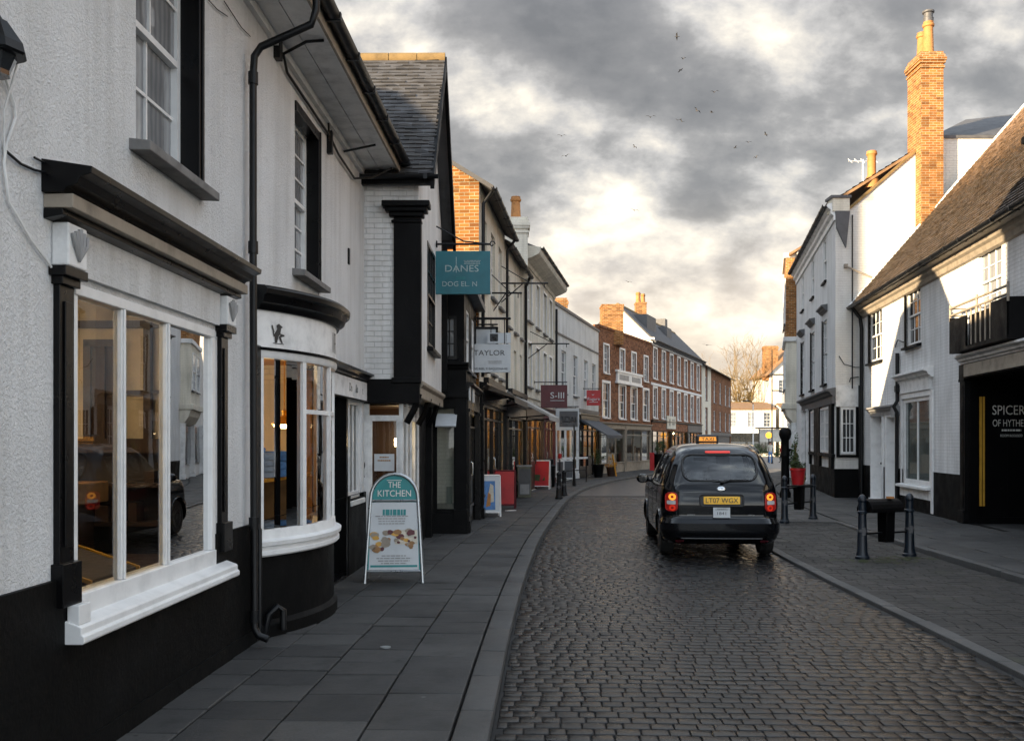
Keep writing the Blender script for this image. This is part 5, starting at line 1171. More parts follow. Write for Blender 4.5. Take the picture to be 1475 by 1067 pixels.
# terrace closing the view; Fr left=True with d=+x faces us
far_house('white_house', 'low white orange roofed house at the street end nearest the brick terrace', (24.2, 112), (30.4, 112), 8, 5.4, 6.2, [(3.3, 5.0)], [1.3, 3.4, 5.2], .8, shop=M['white_d'])
far_house('bow_house', 'white house with grey shop fascia at the street end below the bare tree', (30.6, 110), (38.6, 109), 8, 5.3, 6.0, [(3.3, 5.1)], [1.0, 2.8, 4.6, 6.4], 1.0, roof=M['clay_far'], shop=M['lead'])
rt, fr, L = far_house('gabled_house', 'tall sunlit white gabled house rising behind the right hand row', (30.9, 116), (38.7, 116), 9, 9.6, 9.7, [(7.4, 9.0), (4.6, 6.2)], [1.4, 3.2, 5.2, 6.8], .9, roof=M['slate_far'])
mb = MB(); mb.faces([fr(s, .05, z) for s, z in ((-.3, 9.6), (8.1, 9.6), (3.9, 13.6))], [(0, 1, 2)]); mb.faces([fr(s, -8, z) for s, z in ((-.3, 9.6), (8.1, 9.6), (3.9, 13.6))], [(0, 1, 2)]); mb.build('gable_wall', M['far_white'], rt, fix=False)
mb = MB(); slope(mb, fr(-.6, .4, 9.4), fr(-.6, -8, 9.4), fr(3.9, -8, 13.65), fr(3.9, .4, 13.65), .2); slope(mb, fr(8.4, -8, 9.4), fr(8.4, .4, 9.4), fr(3.9, .4, 13.65), fr(3.9, -8, 13.65), .2); mb.build('gable_roof', M['clay_far'], rt)
chimney(rt, (31.2, 117.5), 1.6, 1.2, 9, 13.1, M['br_orange'], 0); sash(rt, fr, 3.4, 4.4, 10.4, 11.6, rec=-.06, fm=M['white_d'])
far_house('cream_house', 'cream house at the far right of the square beyond the bay fronted house', (39.5, 104), (48, 100), 8, 6.4, 9, [(3.4, 5.4)], [1.3, 3.4, 5.6, 7.8], 1.0, mat=M['cream'], shop=M['lead'])
# side of the square behind the bays
far_house('far_square_house', 'white house set back on the right of the square', (20.5, 62), (27, 100), 7, 6.2, 8.5, [(3.5, 5.2)], [3+4*k for k in range(8)], 1.1) if False else None

def rnd_unit():
    while True:
        v = Vector((random.uniform(-1, 1), random.uniform(-1, 1), random.uniform(-1, 1)))
        if .05 < v.length < 1: return v.normalized()
def foliage(mb, c, r, n, size, clumps=14):
    c = Vector(c); cl = []
    for _ in range(clumps):
        v = rnd_unit()*random.uniform(.45, .95); cl.append((Vector((v.x*r[0], v.y*r[1], v.z*r[2])), random.uniform(.28, .5)))
    for _ in range(n):
        k, s = random.choice(cl); v = rnd_unit()*random.uniform(.2, 1)**.5*s
        p = c+k+Vector((v.x*r[0], v.y*r[1], v.z*r[2])); a = rnd_unit(); b = a.orthogonal().normalized(); w = a.cross(b); q = size*random.uniform(.6, 1.3)
        mb.poly([p-b*q, p+w*q*.5, p+b*q, p-w*q*.5])
def bare_tree(label, loc, H, seed):
    rs = random.Random(seed); t = thing('bare_tree', label, 'tree', loc); tr = MB(); cr = MB(); p0 = Vector(loc)
    def grow(p, d, l, r, lev):
        n = 3; pts = [p]; q = p
        for k in range(n):
            d = (d+Vector((rs.uniform(-.16, .16), rs.uniform(-.16, .16), rs.uniform(-.02, .12)))).normalized(); q = q+d*l/n; pts.append(q)
        (tr if lev == 0 else cr).tube(pts, r, 8 if lev < 2 else (5 if lev < 4 else 3), r*.62, cap=lev < 2)
        if lev >= 7 or r < .004: return
        for k in range(rs.choice([2, 3, 3]) if lev else 5):
            a = rs.uniform(.25, .75)*(1 if lev else .9); ax = d.orthogonal().normalized(); ax.rotate(Matrix.Rotation(rs.uniform(0, 6.283), 3, d)); nd = d.copy(); nd.rotate(Matrix.Rotation(a, 3, ax)); nd.z += .08; nd.normalize()
            s = rs.uniform(.45, 1) if k else 1
            grow(pts[-1] if k < 2 else pts[-2], nd, l*rs.uniform(.62, .85), r*.62*(.75+.25*s), lev+1)
    grow(p0, Vector((rs.uniform(-.05, .05), 0, 1)), H*.27, H*.021, 0)
    tr.build('trunk', M['bark'], t, smooth=60); foliage(cr, p0+Vector((0, 0, H*.62)), (H*.3, H*.25, H*.3), 2600, .05, 40); cr.build('crown', M['bark'], t)
bare_tree('large bare tree glowing gold above the white houses at the end of the street', (28.6, 121.5, 0), 14.5, 3)
bare_tree('smaller bare tree crowding in beside the large one at the end of the street', (25.2, 126, 0), 11, 8)
for k, (x, y, z, rx, rz, lab) in enumerate(((30.3, 128, 4.4, 4.6, 3.8, 'olive brown tree directly behind the low white house at the street end'), (24.5, 131, 4.4, 5, 3.4, 'olive brown tree half hidden by the end of the brick terrace'), (42, 130, 5, 5, 4, 'olive brown tree behind the tall gabled house'))):
    t = thing('leafy_tree', lab, 'tree', (x, y, 0), 'trees beyond the end of the street'); mb = MB(); mb.tube([(x, y, -.1), (x+.1, y, z*.6), (x+.3, y, z)], .3, 8, .12); mb.build('trunk', M['bark'], t, smooth=60)
    mb = MB(); foliage(mb, (x, y, z), (rx, 3, rz), 3500, .20, 26); mb.build('crown', M['leaf_o'], t)
def post(name, lab, cat, p, h, r, mat, head=None, grp=None):
    t = thing(name, lab, cat, p, grp); mb = MB(); p = Vector(p); mb.lathe(p, [(r*1.9, -.08), (r*1.9, .1), (r*1.3, .5), (r, .55), (r*.8, h)], 12); mb.build('pole', mat, t, smooth=40)
    if head: head(t, p+Vector((0, 0, h)))
    return t
def globe(t, p):
    mb = MB(); mb.blob(p+Vector((0, 0, .2)), (.26, .26, .26), 16, 10); mb.build('globe', emis('beacon_globe', (1, .42, .04), .9, (.8, .3, .02)), t, smooth=80)
def lamp(t, p):
    mb = MB(); mb.tube([p, p+Vector((0, 0, .2)), p+Vector((-.5, 0, .35))], .05, 8); mb.build('arm', M['iron'], t, smooth=60)
    mb = MB(); mb.box(WORLD, p.x-1.1, p.x-.4, p.y-.12, p.y+.12, p.z+.3, p.z+.42); mb.build('lamp_head', M['iron'], t, bevel=.02)
post('crossing_beacon', 'crossing beacon with orange globe in front of the far white house', 'beacon', (21.4, 81, -.07), 2.05, .05, M['iron'], globe)
post('lamp_post', 'tall slim lamp post beside the orange crossing beacon', 'lamp post', (20.6, 77, -.07), 9.0, .05, M['iron'])
post('lamp_post', 'white lamp post in front of the low white house at the end of the street', 'lamp post', (25.3, 102, -.07), 5.6, .07, M['white_d'], lamp)
post('lamp_post', 'pale lamp post standing against the trunk of the bare tree', 'lamp post', (29.0, 104, -.07), 6.8, .08, M['white_d'], lamp)
t = thing('bus_shelter', 'grey glazed shelter in front of the far white houses', 'shelter', (26.6, 104, 0))
mb = MB()
for x in (26.4, 28.8, 31.2): mb.box(WORLD, x, x+.09, 104, 104.1, -.1, 3.0)
mb.box(WORLD, 26.3, 31.5, 103.5, 105.2, 3.0, 3.15); mb.build('frame', M['iron'], t)
mb = MB(); mb.box(WORLD, 26.5, 31.2, 104.03, 104.06, 1.6, 2.95); mb.build('panel', M['pane_w'], t)
for k, (x, y, r, lab) in enumerate(((25.2, 101, .9, 'low dark hedge clump left of the far shelter'), (28.6, 103, 1.0, 'low dark hedge clump in front of the far shelter'), (31.6, 102, 1.0, 'low dark hedge clump right of the far shelter'))):
    t = thing('hedge', lab, 'hedge', (x, y, 0), 'hedges on the far square'); mb = MB(); foliage(mb, (x, y, .6), (1.5, .8, .75), 700, .1, 16); mb.build('foliage', M['leaf'], t); mb = MB(); mb.tube([(x, y, -.1), (x, y, .5)], .08, 6); mb.build('stem', M['bark'], t)
# ---------------------------------------------------------------- people
def person(lab, p, h, top, legs, face=0.0, step=.12):
    me = bpy.data.meshes.new('person'); s = h/1.72
    V = [(0, 0, .95, .13), (0, 0, 1.15, .12), (0, 0, 1.35, .14), (0, 0, 1.48, .06), (0, .01, 1.60, .085), (0, .01, 1.68, .075),
         (.17, 0, 1.40, .055), (.23, -.02, 1.15, .042), (.22, .1, .93, .032), (-.17, 0, 1.40, .055), (-.24, 0, 1.14, .042), (-.22, -.06, .92, .032),
         (.09, 0, .85, .085), (.10, step, .48, .06), (.10, step*.9, .08, .042), (.10, step+.13, .04, .04), (-.09, 0, .85, .085), (-.10, -step*.4, .48, .06), (-.10, -step*1.4, .10, .042), (-.10, -step*1.4+.13, .04, .04)]
    E = [(0, 1), (1, 2), (2, 3), (3, 4), (4, 5), (2, 6), (6, 7), (7, 8), (2, 9), (9, 10), (10, 11), (0, 12), (12, 13), (13, 14), (14, 15), (0, 16), (16, 17), (17, 18), (18, 19)]
    me.from_pydata([(x*s, y*s, z*s) for x, y, z, r in V], E, [])
    o = bpy.data.objects.new('person', me); COL.objects.link(o)
    o.modifiers.new('skin', 'SKIN'); sk = me.skin_vertices[0].data
    for i, v in enumerate(V): sk[i].radius = (v[3]*s, v[3]*s*.85)
    sk[0].use_root = True
    sb = o.modifiers.new('sub', 'SUBSURF'); sb.levels = 1; sb.render_levels = 1
    m2 = bpy.data.meshes.new_from_object(o.evaluated_get(bpy.context.evaluated_depsgraph_get())); bpy.data.objects.remove(o)
    for m in (M['skin'], top, legs, M['txt_k']): m2.materials.append(m)
    for f in m2.polygons:
        z = f.center.z/s; x = abs(f.center.x)/s
        f.material_index = 0 if z > 1.47 or (x > .19 and z < .98) else (1 if z > .93 else (2 if z > .09 else 3)); f.use_smooth = True
    o = bpy.data.objects.new('person', m2); COL.objects.link(o); o.location = p; o.rotation_euler = (0, 0, face)
    hb = MB(); hb.blob(Vector(p)+Vector((0, -.015*s, 1.665*s)), (.095*s, .11*s, .09*s), 10, 6); hb.build('hair', M['wood_d'], o, smooth=60); o.children[0].matrix_parent_inverse = Matrix.Identity(4)
    return tag(o, lab, 'person')
person('person in a cream top and blue jeans walking by the far shelter', (20.2, 76, -.07), 1.72, M['cream'], M['cl_blue'], 3.0)
person('person in a red top walking on the right of the far square', (21.9, 79, -.07), 1.66, M['red'], M['txt_k'], 1.2)
person('person in dark clothes standing at the brown brick house shopfront', (gnd(897, 681).x-.3, 54.3, 0), 1.7, M['txt_k'], M['txt_k'], 1.9, .03)

# ---------------------------------------------------------------- signs
def hsign(label, c, w, h, mat, bar, root_pt, lines=(), frame=None, th=.05, rot=0.0, scroll=False, name='hanging_sign', edge=None):
    """board hanging from an iron bracket that starts at the wall point root_pt"""
    c = Vector(c); t = thing(name, label, 'sign', root_pt); ux = Vector((math.cos(rot), math.sin(rot), 0)); fr = Fr((c.x-ux.x*w/2, c.y-ux.y*w/2), (c.x+ux.x*w/2, c.y+ux.y*w/2))
    mb = MB(); mb.box(fr, 0, w, -th/2, th/2, c.z-h/2, c.z+h/2); bd = mb.build('board', mat, t, bevel=.004)
    if edge:
        mb = MB(); e = .045
        for a, b, z0, z1 in ((0, w, c.z+h/2-e, c.z+h/2+.01), (0, w, c.z-h/2-.01, c.z-h/2+e), (-.01, e, c.z-h/2, c.z+h/2), (w-e, w+.01, c.z-h/2, c.z+h/2)): mb.box(fr, a, b, -th/2-.012, th/2+.012, z0, z1)
        mb.build('rim', edge, bd)
    mb = MB(); zb = c.z+h/2+bar; rp = Vector(root_pt); end = fr(w, 0, zb)
    mb.tube([Vector((rp.x, rp.y, zb)), end], .018, 8); mb.lathe(Vector((rp.x, rp.y, zb))+ux*.0, [(.06, 0), (.06, .02)], 10, ux)
    for s in (w*.15, w*.85): mb.tube([fr(s, 0, c.z+h/2), fr(s, 0, zb)], .009, 6)
    if scroll:
        mb.tube([Vector((rp.x, rp.y, zb+.3)), Vector((rp.x, rp.y, zb+.3)).lerp(end, .5)-Vector((0, 0, .1)), end], .012, 6)
        mb.tube([end+ux*(.03+.05*math.cos(a)*(1-a/9))+Vector((0, 0, .06*math.sin(a)*(1-a/9))) for a in [k*.6 for k in range(12)]], .01, 6)
    mb.build('bracket', M['iron'], t, smooth=50)
    for body, m, x, z, ch, wd in lines:
        mb = MB(); p = fr(w*x, th/2+.006, c.z+h*z)
        if body is None: greek(mb, p, ux, (0, 0, 1), wd, ch*3, 3, 5)
        elif body == '#': mb.box(fr, w*x-wd/2, w*x+wd/2, th/2+.002, th/2+.006, c.z+h*z-ch/2, c.z+h*z+ch/2)
        else: text(mb, body, p, ux, (0, 0, 1), ch, wd)
        mb.build('lettering', M[m], bd)
    return t
Y = 16.3
hsign('faded teal hanging sign on the jettied house', at(665.5, 393, Y), .95, .72, M['teal'], .12, (-1.27, Y, 4.9), [('DANES', 'txt_f', .5, .02, .115, .56), ('DOG EL. N', 'txt_f', .46, -.32, .085, .58), ('#', 'teal', .5, 0, .01, .01), (None, 'txt_f', .68, .24, .025, .34), ('#', 'txt_f', .40, .18, .26, .012), (None, 'teal_l', .48, -.13, .016, .2)], scroll=True)
Y = 20.6
t_ = hsign('white board lettered in dark capitals with a black square above it', at(706, 516, Y), .87, .60, M['signw'], .55, (-.78, Y, 3.2), [('TAYLOR', 'txt_k', .48, .1, .115, .66), (None, 'grey', .62, -.14, .025, .36), ('AVE REEL X BAQUONA RE', 'txt_k', .5, -.41, .05, .74), ('#', 'txt_k', .09, -.38, .022, .022)])
hsign('tall pale framed board just behind the dark lettered white sign', at(693, 502, 21.0), .72, .92, M['signw'], .06, (-.75, 21.0, 3.4), [(None, 'grey', .5, .05, .02, .3)], edge=M['iron'])
Y = 20.75
hsign('small pale board with black square emblem above the dark lettered sign', at(719, 487, Y), .50, .22, M['signw'], .3, (-.75, Y, 3.8), [('#', 'txt_k', .28, .05, .16, .17), ('S', 'signw', .28, -.28, .11, .10), ('#', 'grey', .8, 0, .16, .02)])
Y = 34
hsign('dark maroon hanging sign with pale lettering', at(798, 571, Y), .92, .80, M['maroon'], .10, (.77, Y, 3.3), [('S-III', 'signw', .62, -.08, .22, .48), ('#', 'signw', .62, -.18, .02, .5)], th=.12)
Y = 38.5
hsign('grey framed projecting sign with dark panel below the maroon sign', at(817, 604, Y), .92, .86, M['signw'], .08, (1.55, Y, 2.6), [('#', 'lead', .55, .02, .62, .72), ('SOAI', 'signw', .55, -.16, .26, .58)], th=.3)
Y = 46
hsign('bright red hanging sign with small white bird and script', at(855, 573, Y), .66, .72, M['red'], .08, (3.36, Y, 3.7), [('Ragare', 'signw', .5, -.16, .15, .58), ('#', 'signw', .5, -.28, .02, .4), ('v', 'signw', .45, .16, .10, .14)], th=.08)
t = thing('wall_sign', 'cream sign board on the fascia of the red brick terrace', 'sign', (9.9, 63.5, 3)); fr = Fr(VL[5], VL[6])
mb = MB(); mb.box(fr, 4.2, 7.0, .09, .14, 2.5, 3.35); bd = mb.build('board', M['cream'], t); mb = MB(); mb.box(fr, 4.9, 5.1, .14, .15, 2.7, 3.15); greek(mb, fr(6.1, .15, 2.95), fr.d, (0, 0, 1), 1.2, .4, 3, 9); mb.build('lettering', M['txt_k'], bd)
# bare iron brackets on the terrace
for (x0, x1, y, z, lab) in ((-.28, .95, 25.6, 5.85, 'bare iron sign bracket on the cream fronted house, upper one of two'), (-.5, .25, 24, 5.35, 'bare iron sign bracket on the cream fronted house, lower one of two'), (.55, 1.95, 33, 5.0, 'bare iron sign bracket on the tall cream house beside the drainpipe')):
    mb = MB(); mb.tube([(x0, y, z), (x1, y, z)], .022, 6); mb.tube([(x0, y, z-.5), (x0+(x1-x0)*.45, y, z-.02)], .015, 6); mb.tube([(x0, y, z+.45), (x0+(x1-x0)*.6, y, z+.02)], .012, 6); mb.tube([(x1-.1, y, z), (x1-.1, y, z-.12)], .012, 5)
    tag(mb.build('sign_bracket', M['iron'], None, smooth=50), lab, 'bracket')
# awnings
def awning(lab, fr, s0, s1, z1, z0, out, mat, val=.14):
    t = thing('awning', lab, 'awning', fr((s0+s1)/2, 0, z1)); mb = MB(); n = 8
    P = [[fr(s0+(s1-s0)*i/n, o, z+(-.02 if 0 < i < n and o > 0 else 0)) for o, z in ((.05, z1), (out, z0), (out+.01, z0-val))] for i in range(n+1)]
    for i in range(n):
        for k in range(2): mb.poly([P[i][k], P[i+1][k], P[i+1][k+1], P[i][k+1]])
    for i in (0, n): mb.poly([P[i][0], P[i][1], fr(s0 if i == 0 else s1, out, z0-.06), fr(s0 if i == 0 else s1, .05, z1-.12)])
    mb.build('canopy', mat, t, fix=False); mb = MB(); mb.box(fr, s0, s1, 0, .12, z1, z1+.14)
    for s in (s0+.1, s1-.1): mb.tube([fr(s, .05, z0-.1), fr(s, out-.05, z0-.02)], .02, 6)
    mb.build('frame', M['iron'], t)
awning('pale grey shop awning on the white and tall cream houses', Fr(VL[1], VL[2]), .8, 5.0, 3.05, 2.45, 1.15, paint('awning_pale', (.34, .33, .31), .8, .2, 4))
awning('dark slate coloured shop awning on the flat parapet house', Fr(VL[3], VL[4]), 5.4, 10.4, 2.75, 2.0, 1.3, paint('awning_dark', (.06, .065, .075), .75, .2, 4))
awning('short brown shop awning just beyond the black timber shop', Fr(VL[0], VL[1]), .8, 4.6, 3.0, 2.72, .7, paint('awning_brown', (.10, .08, .06), .75, .3, 4))

# ---------------------------------------------------------------- pavement boards and bins
def at_rot(o, loc, rz): o.location = loc; o.rotation_euler = (0, 0, rz); return o
LB_ = Fr((0, 0), (1, 0))   # local frame: n = -y, faces us
def kitchen_board():
    t = thing('pavement_board', 'white and teal arched A-board with food pictures beside the bow fronted shop', 'A-board'); W, H = .31, 1.30; lean = .19
    def fp(x, z, e=0): return Vector((x, -.23+lean*z/H-e, z))
    out = [(-W, .04), (-W*.93, .93)]; n = 14
    arch = [(-.285*math.cos(math.pi*k/n), 1.0+.30*math.sin(math.pi*k/n)) for k in range(n+1)]
    mb = MB()   # tube frame down both sides and round the arch
    mb.tube([fp(-.345, 0)]+[fp(-.315, .5)]+[fp(x, z) for x, z in arch]+[fp(.315, .5), fp(.345, 0)], .021, 8); mb.tube([fp(-.30, .98), fp(.30, .98)], .014, 6); mb.tube([fp(-.325, .14), fp(.325, .14)], .016, 6)
    fr = mb.build('frame', M['alu'], t, smooth=50)
    mb = MB(); i = mb.add([fp(x*.96, z-.005, -.004) for x, z in arch]); mb.f.append(tuple(range(i, i+n+1))); i = mb.add([fp(x*.96, z-.005, -.02) for x, z in arch]); mb.f.append(tuple(range(i+n, i-1, -1))); hd = mb.build('header', M['teal_l'], t)
    mb = MB(); text(mb, 'THE', fp(0, 1.135, .004), (1, 0, 0), (0, .19, 1.3), .075, .15); text(mb, 'KITCHEN', fp(0, 1.03, .004), (1, 0, 0), (0, .19, 1.3), .08, .40); mb.box(LB_, -.09, .09, .108-.0, .112, 1.222, 1.23); mb.build('lettering', M['txt_w'], hd)
    mb = MB(); mb.poly([fp(-.318, .16), fp(.318, .16), fp(.295, .96), fp(-.295, .96)]); ps = mb.build('poster', M['signw'], t)
    mb = MB(); mb.poly([fp(-.318, .16, .003), fp(-.30, .16, .003), fp(-.277, .96, .003), fp(-.295, .96, .003)]); mb.poly([fp(.30, .16, .003), fp(.318, .16, .003), fp(.295, .96, .003), fp(.277, .96, .003)]); mb.poly([fp(-.28, .19, .003), fp(.28, .19, .003), fp(.28, .215, .003), fp(-.28, .215, .003)])
    greek(mb, fp(0, .84, .004), (1, 0, 0), (0, .19, 1.3), .4, .16, 1, 7); mb.build('border', M['teal_l'], ps)
    mb = MB(); greek(mb, fp(-.03, .75, .004), (1, 0, 0), (0, .19, 1.3), .4, .12, 4, 2); greek(mb, fp(0, .28, .004), (1, 0, 0), (0, .19, 1.3), .45, .12, 4, 3); mb.build('lettering', M['grey'], ps)
    rs = random.Random(4)
    for mname, cnt in (('maroon', 9), ('wood', 10), ('oldwood', 10), ('gold', 5)):
        mb = MB()
        for k in range(cnt):
            x, z = rs.uniform(-.27, .27), rs.uniform(.38, .62); r = rs.uniform(.014, .042)
            i = mb.add([fp(x+r*1.4*math.cos(a)*rs.uniform(.7, 1.1), z+r*math.sin(a)*rs.uniform(.7, 1.1), .005+k*.0004) for a in [6.283*j/9 for j in range(9)]]); mb.f.append(tuple(range(i, i+9)))
        mb.build('food_picture', M[mname], ps)
    mb = MB(); mb.poly([fp(.01, .46, .0035), fp(.28, .46, .0035), fp(.28, .63, .0035), fp(.01, .63, .0035)]); mb.build('food_picture', M['cream'], ps)
    def bk(x, z): return Vector((x, .23-lean*z/H, z))
    mb = MB(); mb.tube([bk(-.345, 0), bk(-.315, .5)]+[bk(x, z) for x, z in arch]+[bk(.315, .5), bk(.345, 0)], .019, 8); mb.build('rear_frame', M['alu'], t, smooth=50)
    mb = MB(); mb.poly([bk(-.315, .16), bk(.315, .16), bk(.285, 1.0), bk(-.285, 1.0)]); mb.build('rear_panel', M['teal_l'], t)
    return t
at_rot(kitchen_board(), (-1.43, 11.85, 0), R_(4))
def aboard(lab, W, H, face, rim, art=None, side=None):
    t = thing('pavement_board', lab, 'A-board'); lean = H*.16
    def P(x, z, e=0, s=-1): return Vector((x, s*(lean-lean*z/H+.02+e), z))
    for s, nm in ((-1, 'front_panel'), (1, 'rear_panel')):
        mb = MB(); mb.faces([P(-W/2, .08, 0, s), P(W/2, .08, 0, s), P(W/2, H, 0, s), P(-W/2, H, 0, s), P(-W/2, .08, .03, s), P(W/2, .08, .03, s), P(W/2, H, .03, s), P(-W/2, H, .03, s)], [(0, 1, 2, 3), (4, 7, 6, 5), (0, 4, 5, 1), (1, 5, 6, 2), (2, 6, 7, 3), (3, 7, 4, 0)])
        f = mb.build(nm, face, t)
        mb = MB()
        for a, b in ((P(-W/2, .0, .02, s), P(-W/2, H, .02, s)), (P(W/2, 0, .02, s), P(W/2, H, .02, s)), (P(-W/2, H, .02, s), P(W/2, H, .02, s)), (P(-W/2, .1, .02, s), P(W/2, .1, .02, s))): mb.tube([a, b], .022, 6)
        mb.build('rim', rim, f)
        if s == -1 and art: art(f, P)
    return t
def boat_poster(f, P):
    mb = MB(); mb.poly([P(-.13, .16, .034), P(.13, .16, .034), P(.13, .80, .034), P(-.13, .80, .034)]); mb.build('picture', paint('poster_blue', (.03, .16, .42), .4, .4, 9), f)
    mb = MB(); mb.poly([P(-.06, .3, .037), P(.1, .34, .037), P(.09, .7, .037), P(.02, .74, .037)]); mb.build('picture', M['cream'], f)
    mb = MB(); mb.poly([P(-.08, .22, .039), P(.02, .25, .039), P(.03, .5, .039), P(-.03, .55, .039)]); mb.build('picture', M['pot'], f)
at_rot(aboard('white framed board with blue sailing poster on the left pavement', .48, .92, M['signw'], M['white'], boat_poster), (-.52, 22.0, 0), R_(6))
at_rot(aboard('plain red board behind the blue sailing poster on the left pavement', .72, .95, M['red'], M['maroon']), (-.28, 24.6, 0), R_(-4))
def red_art(f, P):
    mb = MB(); mb.poly([P(-.2, .3, .034), P(.02, .28, .034), P(.05, .5, .034), P(-.15, .52, .034)]); mb.poly([P(.12, .3, .034), P(.22, .32, .034), P(.2, .46, .034)]); mb.build('picture', M['leaf'], f)
at_rot(aboard('red board with green picture and white edge further along the left pavement', .74, 1.0, M['red'], M['white_d'], red_art), (.98, 34.6, 0), R_(-10))
for (x, y, c, lab) in ((1.95, 40.5, 'signw', 'small white menu board, nearer of two by the pavement rail'), (2.45, 42.0, 'signw', 'small white menu board, further of two by the pavement rail')):
    at_rot(aboard(lab, .42, .85, M[c], M['white'], lambda f, P: greek_on(f, P)) if False else aboard(lab, .42, .85, M['lead'], M['white']), (x, y, 0), R_(-14))
t = thing('cabinet', 'olive green metal utility cabinet between the two red boards', 'cabinet', (.35, 29.5, 0))
mb = MB(); mb.box(WORLD, .17, .58, 29.3, 29.65, 0, .92); bd = mb.build('body', paint('olive_metal', (.13, .13, .085), .5, .3), t, bevel=.012); mb = MB(); mb.box(WORLD, .14, .61, 29.27, 29.68, .92, .97); mb.build('lid', M['grey'], t, bevel=.01); mb = MB(); mb.box(WORLD, .2, .55, 29.285, 29.3, .08, .86); mb.build('door', M['lead'], bd); mb = MB(); mb.box(WORLD, .24, .52, 29.27, 29.285, .1, .4); mb.build('notice', M['grey'], bd)
t = thing('litter_bin', 'round black litter bin behind the left pavement bollards', 'bin', (1.35, 36, 0)); mb = MB(); mb.lathe((1.35, 36, 0), [(.2, 0), (.24, .05), (.25, .7), (.27, .72), (.27, .78), (.2, .84), (.18, .84)], 18); mb.build('body', M['black'], t, smooth=40); mb = MB(); mb.lathe((1.35, 36, .84), [(.18, 0), (.2, .04), (.2, .18), (.05, .22)], 14); mb.build('lid', M['iron'], t, smooth=40)
t = thing('pavement_rail', 'black pavement rail with pale top board beside the white menu boards', 'railing', (2.3, 39.5, 0)); mb = MB(); a, b = Vector((1.9, 38.6, 0)), Vector((3.1, 40.6, 0))
for q in (a, a.lerp(b, .5), b): mb.tube([q, q+Vector((0, 0, 1.0))], .025, 8)
mb.tube([a+Vector((0, 0, .5)), b+Vector((0, 0, .5))], .018, 6); mb.build('frame', M['iron'], t); fr = Fr(a[:2], b[:2]); mb = MB(); mb.box(fr, -.05, fr.L+.05, -.05, .05, .96, 1.04); mb.build('top_board', M['white_d'], t); mb = MB(); mb.tube([a+Vector((0, 0, 1.0)), a+Vector((0, 0, 1.2))], .07, 10); mb.build('reflector', M['red'], t)
post('sign_post', 'thin black post standing at the kerb by the left pavement rail', 'post', (2.35, 36.8, 0), 2.3, .035, M['iron'])
mb = MB(); mb.box(WORLD, -.15, .12, -.05, .05, 0, .012)
lt = mb.build('paper_litter', M['white_d'], None); at_rot(tag(lt, 'scrap of white paper lying on the left pavement by the red board', 'litter'), (-.02, 23.7, .002), .6)
t = tag(MB().build('x', None), 'x', 'x') if False else None
def planter(lab, p, r, h, mat, pr, plant, n=700, rz=None, stem=0):
    t = thing('planter', lab, 'planter', p); p = Vector(p); mb = MB(); mb.lathe(p, [(r*.75, 0), (r, h-.06), (r*1.08, h-.05), (r*1.08, h), (r*.9, h), (r*.85, h-.08)], 18); mb.build('pot', mat, t, smooth=35)
    if stem: mb = MB(); mb.tube([p+Vector((0, 0, h-.1)), p+Vector((0, 0, h+stem))], .025, 6); mb.build('stem', M['bark'], t)
    mb = MB(); foliage(mb, p+Vector((0, 0, h+stem+(rz or pr)*.6)), (pr, pr, rz or pr), n, .028 if pr < .4 else .04, 14); mb.build('foliage', plant, t)
    return t
planter('dark pot with a round clipped bush by the slate coloured awning', (4.05, 45.5, 0), .26, .6, M['black'], .34, M['leaf'], 900, stem=.15)
planter('low pot of orange flowers under the slate coloured awning', (4.8, 47.0, 0), .24, .45, M['wood_d'], .3, M['cl_mustard'], 500)
planter('dark planter with a black clipped ball beside red boards at the brown brick house', (8.6, 56.8, 0), .36, .95, M['black'], .42, M['leaf'], 800, stem=.25)
mb = MB(); mb.tube([(5.0, 46.6, 0.02), (4.85, 46.9, 1.05)], .035, 8); tag(mb.build('folded_parasol', M['cl_mustard'], None, smooth=50), 'slim yellow folded parasol leaning by the orange flowers', 'parasol')
mb = MB(); mb.box(WORLD, 8.0, 8.25, 56.4, 56.5, .0, 1.0); mb.box(WORLD, 7.98, 8.27, 56.39, 56.51, .95, 1.03); tag(mb.build('notice_board', M['red'], None, bevel=.01), 'narrow red board beside the planter with the black clipped ball', 'board')
t = thing('column_shrub', 'slender dark green shrub against the tall white house', 'shrub', (8.6, 29.5, 0)); mb = MB(); mb.tube([(8.6, 29.5, -.05), (8.6, 29.5, 1.6)], .03, 6); mb.build('stem', M['bark'], t); mb = MB(); foliage(mb, (8.6, 29.5, 1.0), (.14, .14, .85), 1000, .035, 22); mb.build('foliage', M['leaf'], t)
p = gnd(1131, 715); t = thing('cast_iron_pump', 'tall black cast iron post with bulging head behind the red planter', 'post', p); mb = MB(); mb.lathe(p, [(.17, -.1), (.17, .12), (.13, .2), (.12, 1.2), (.14, 1.25), (.12, 1.3), (.115, 1.72), (.16, 1.80), (.19, 1.92), (.17, 2.03), (.1, 2.1), (.02, 2.12)], 16); mb.build('column', M['black'], t, smooth=40); mb = MB(); mb.tube([p+Vector((.1, 0, 1.45)), p+Vector((.3, 0, 1.4)), p+Vector((.36, 0, 1.2))], .03, 8); foliage(mb, p+Vector((.16, -.05, 1.15)), (.16, .14, .3), 160, .04, 8); mb.build('bracket', M['black'], t)
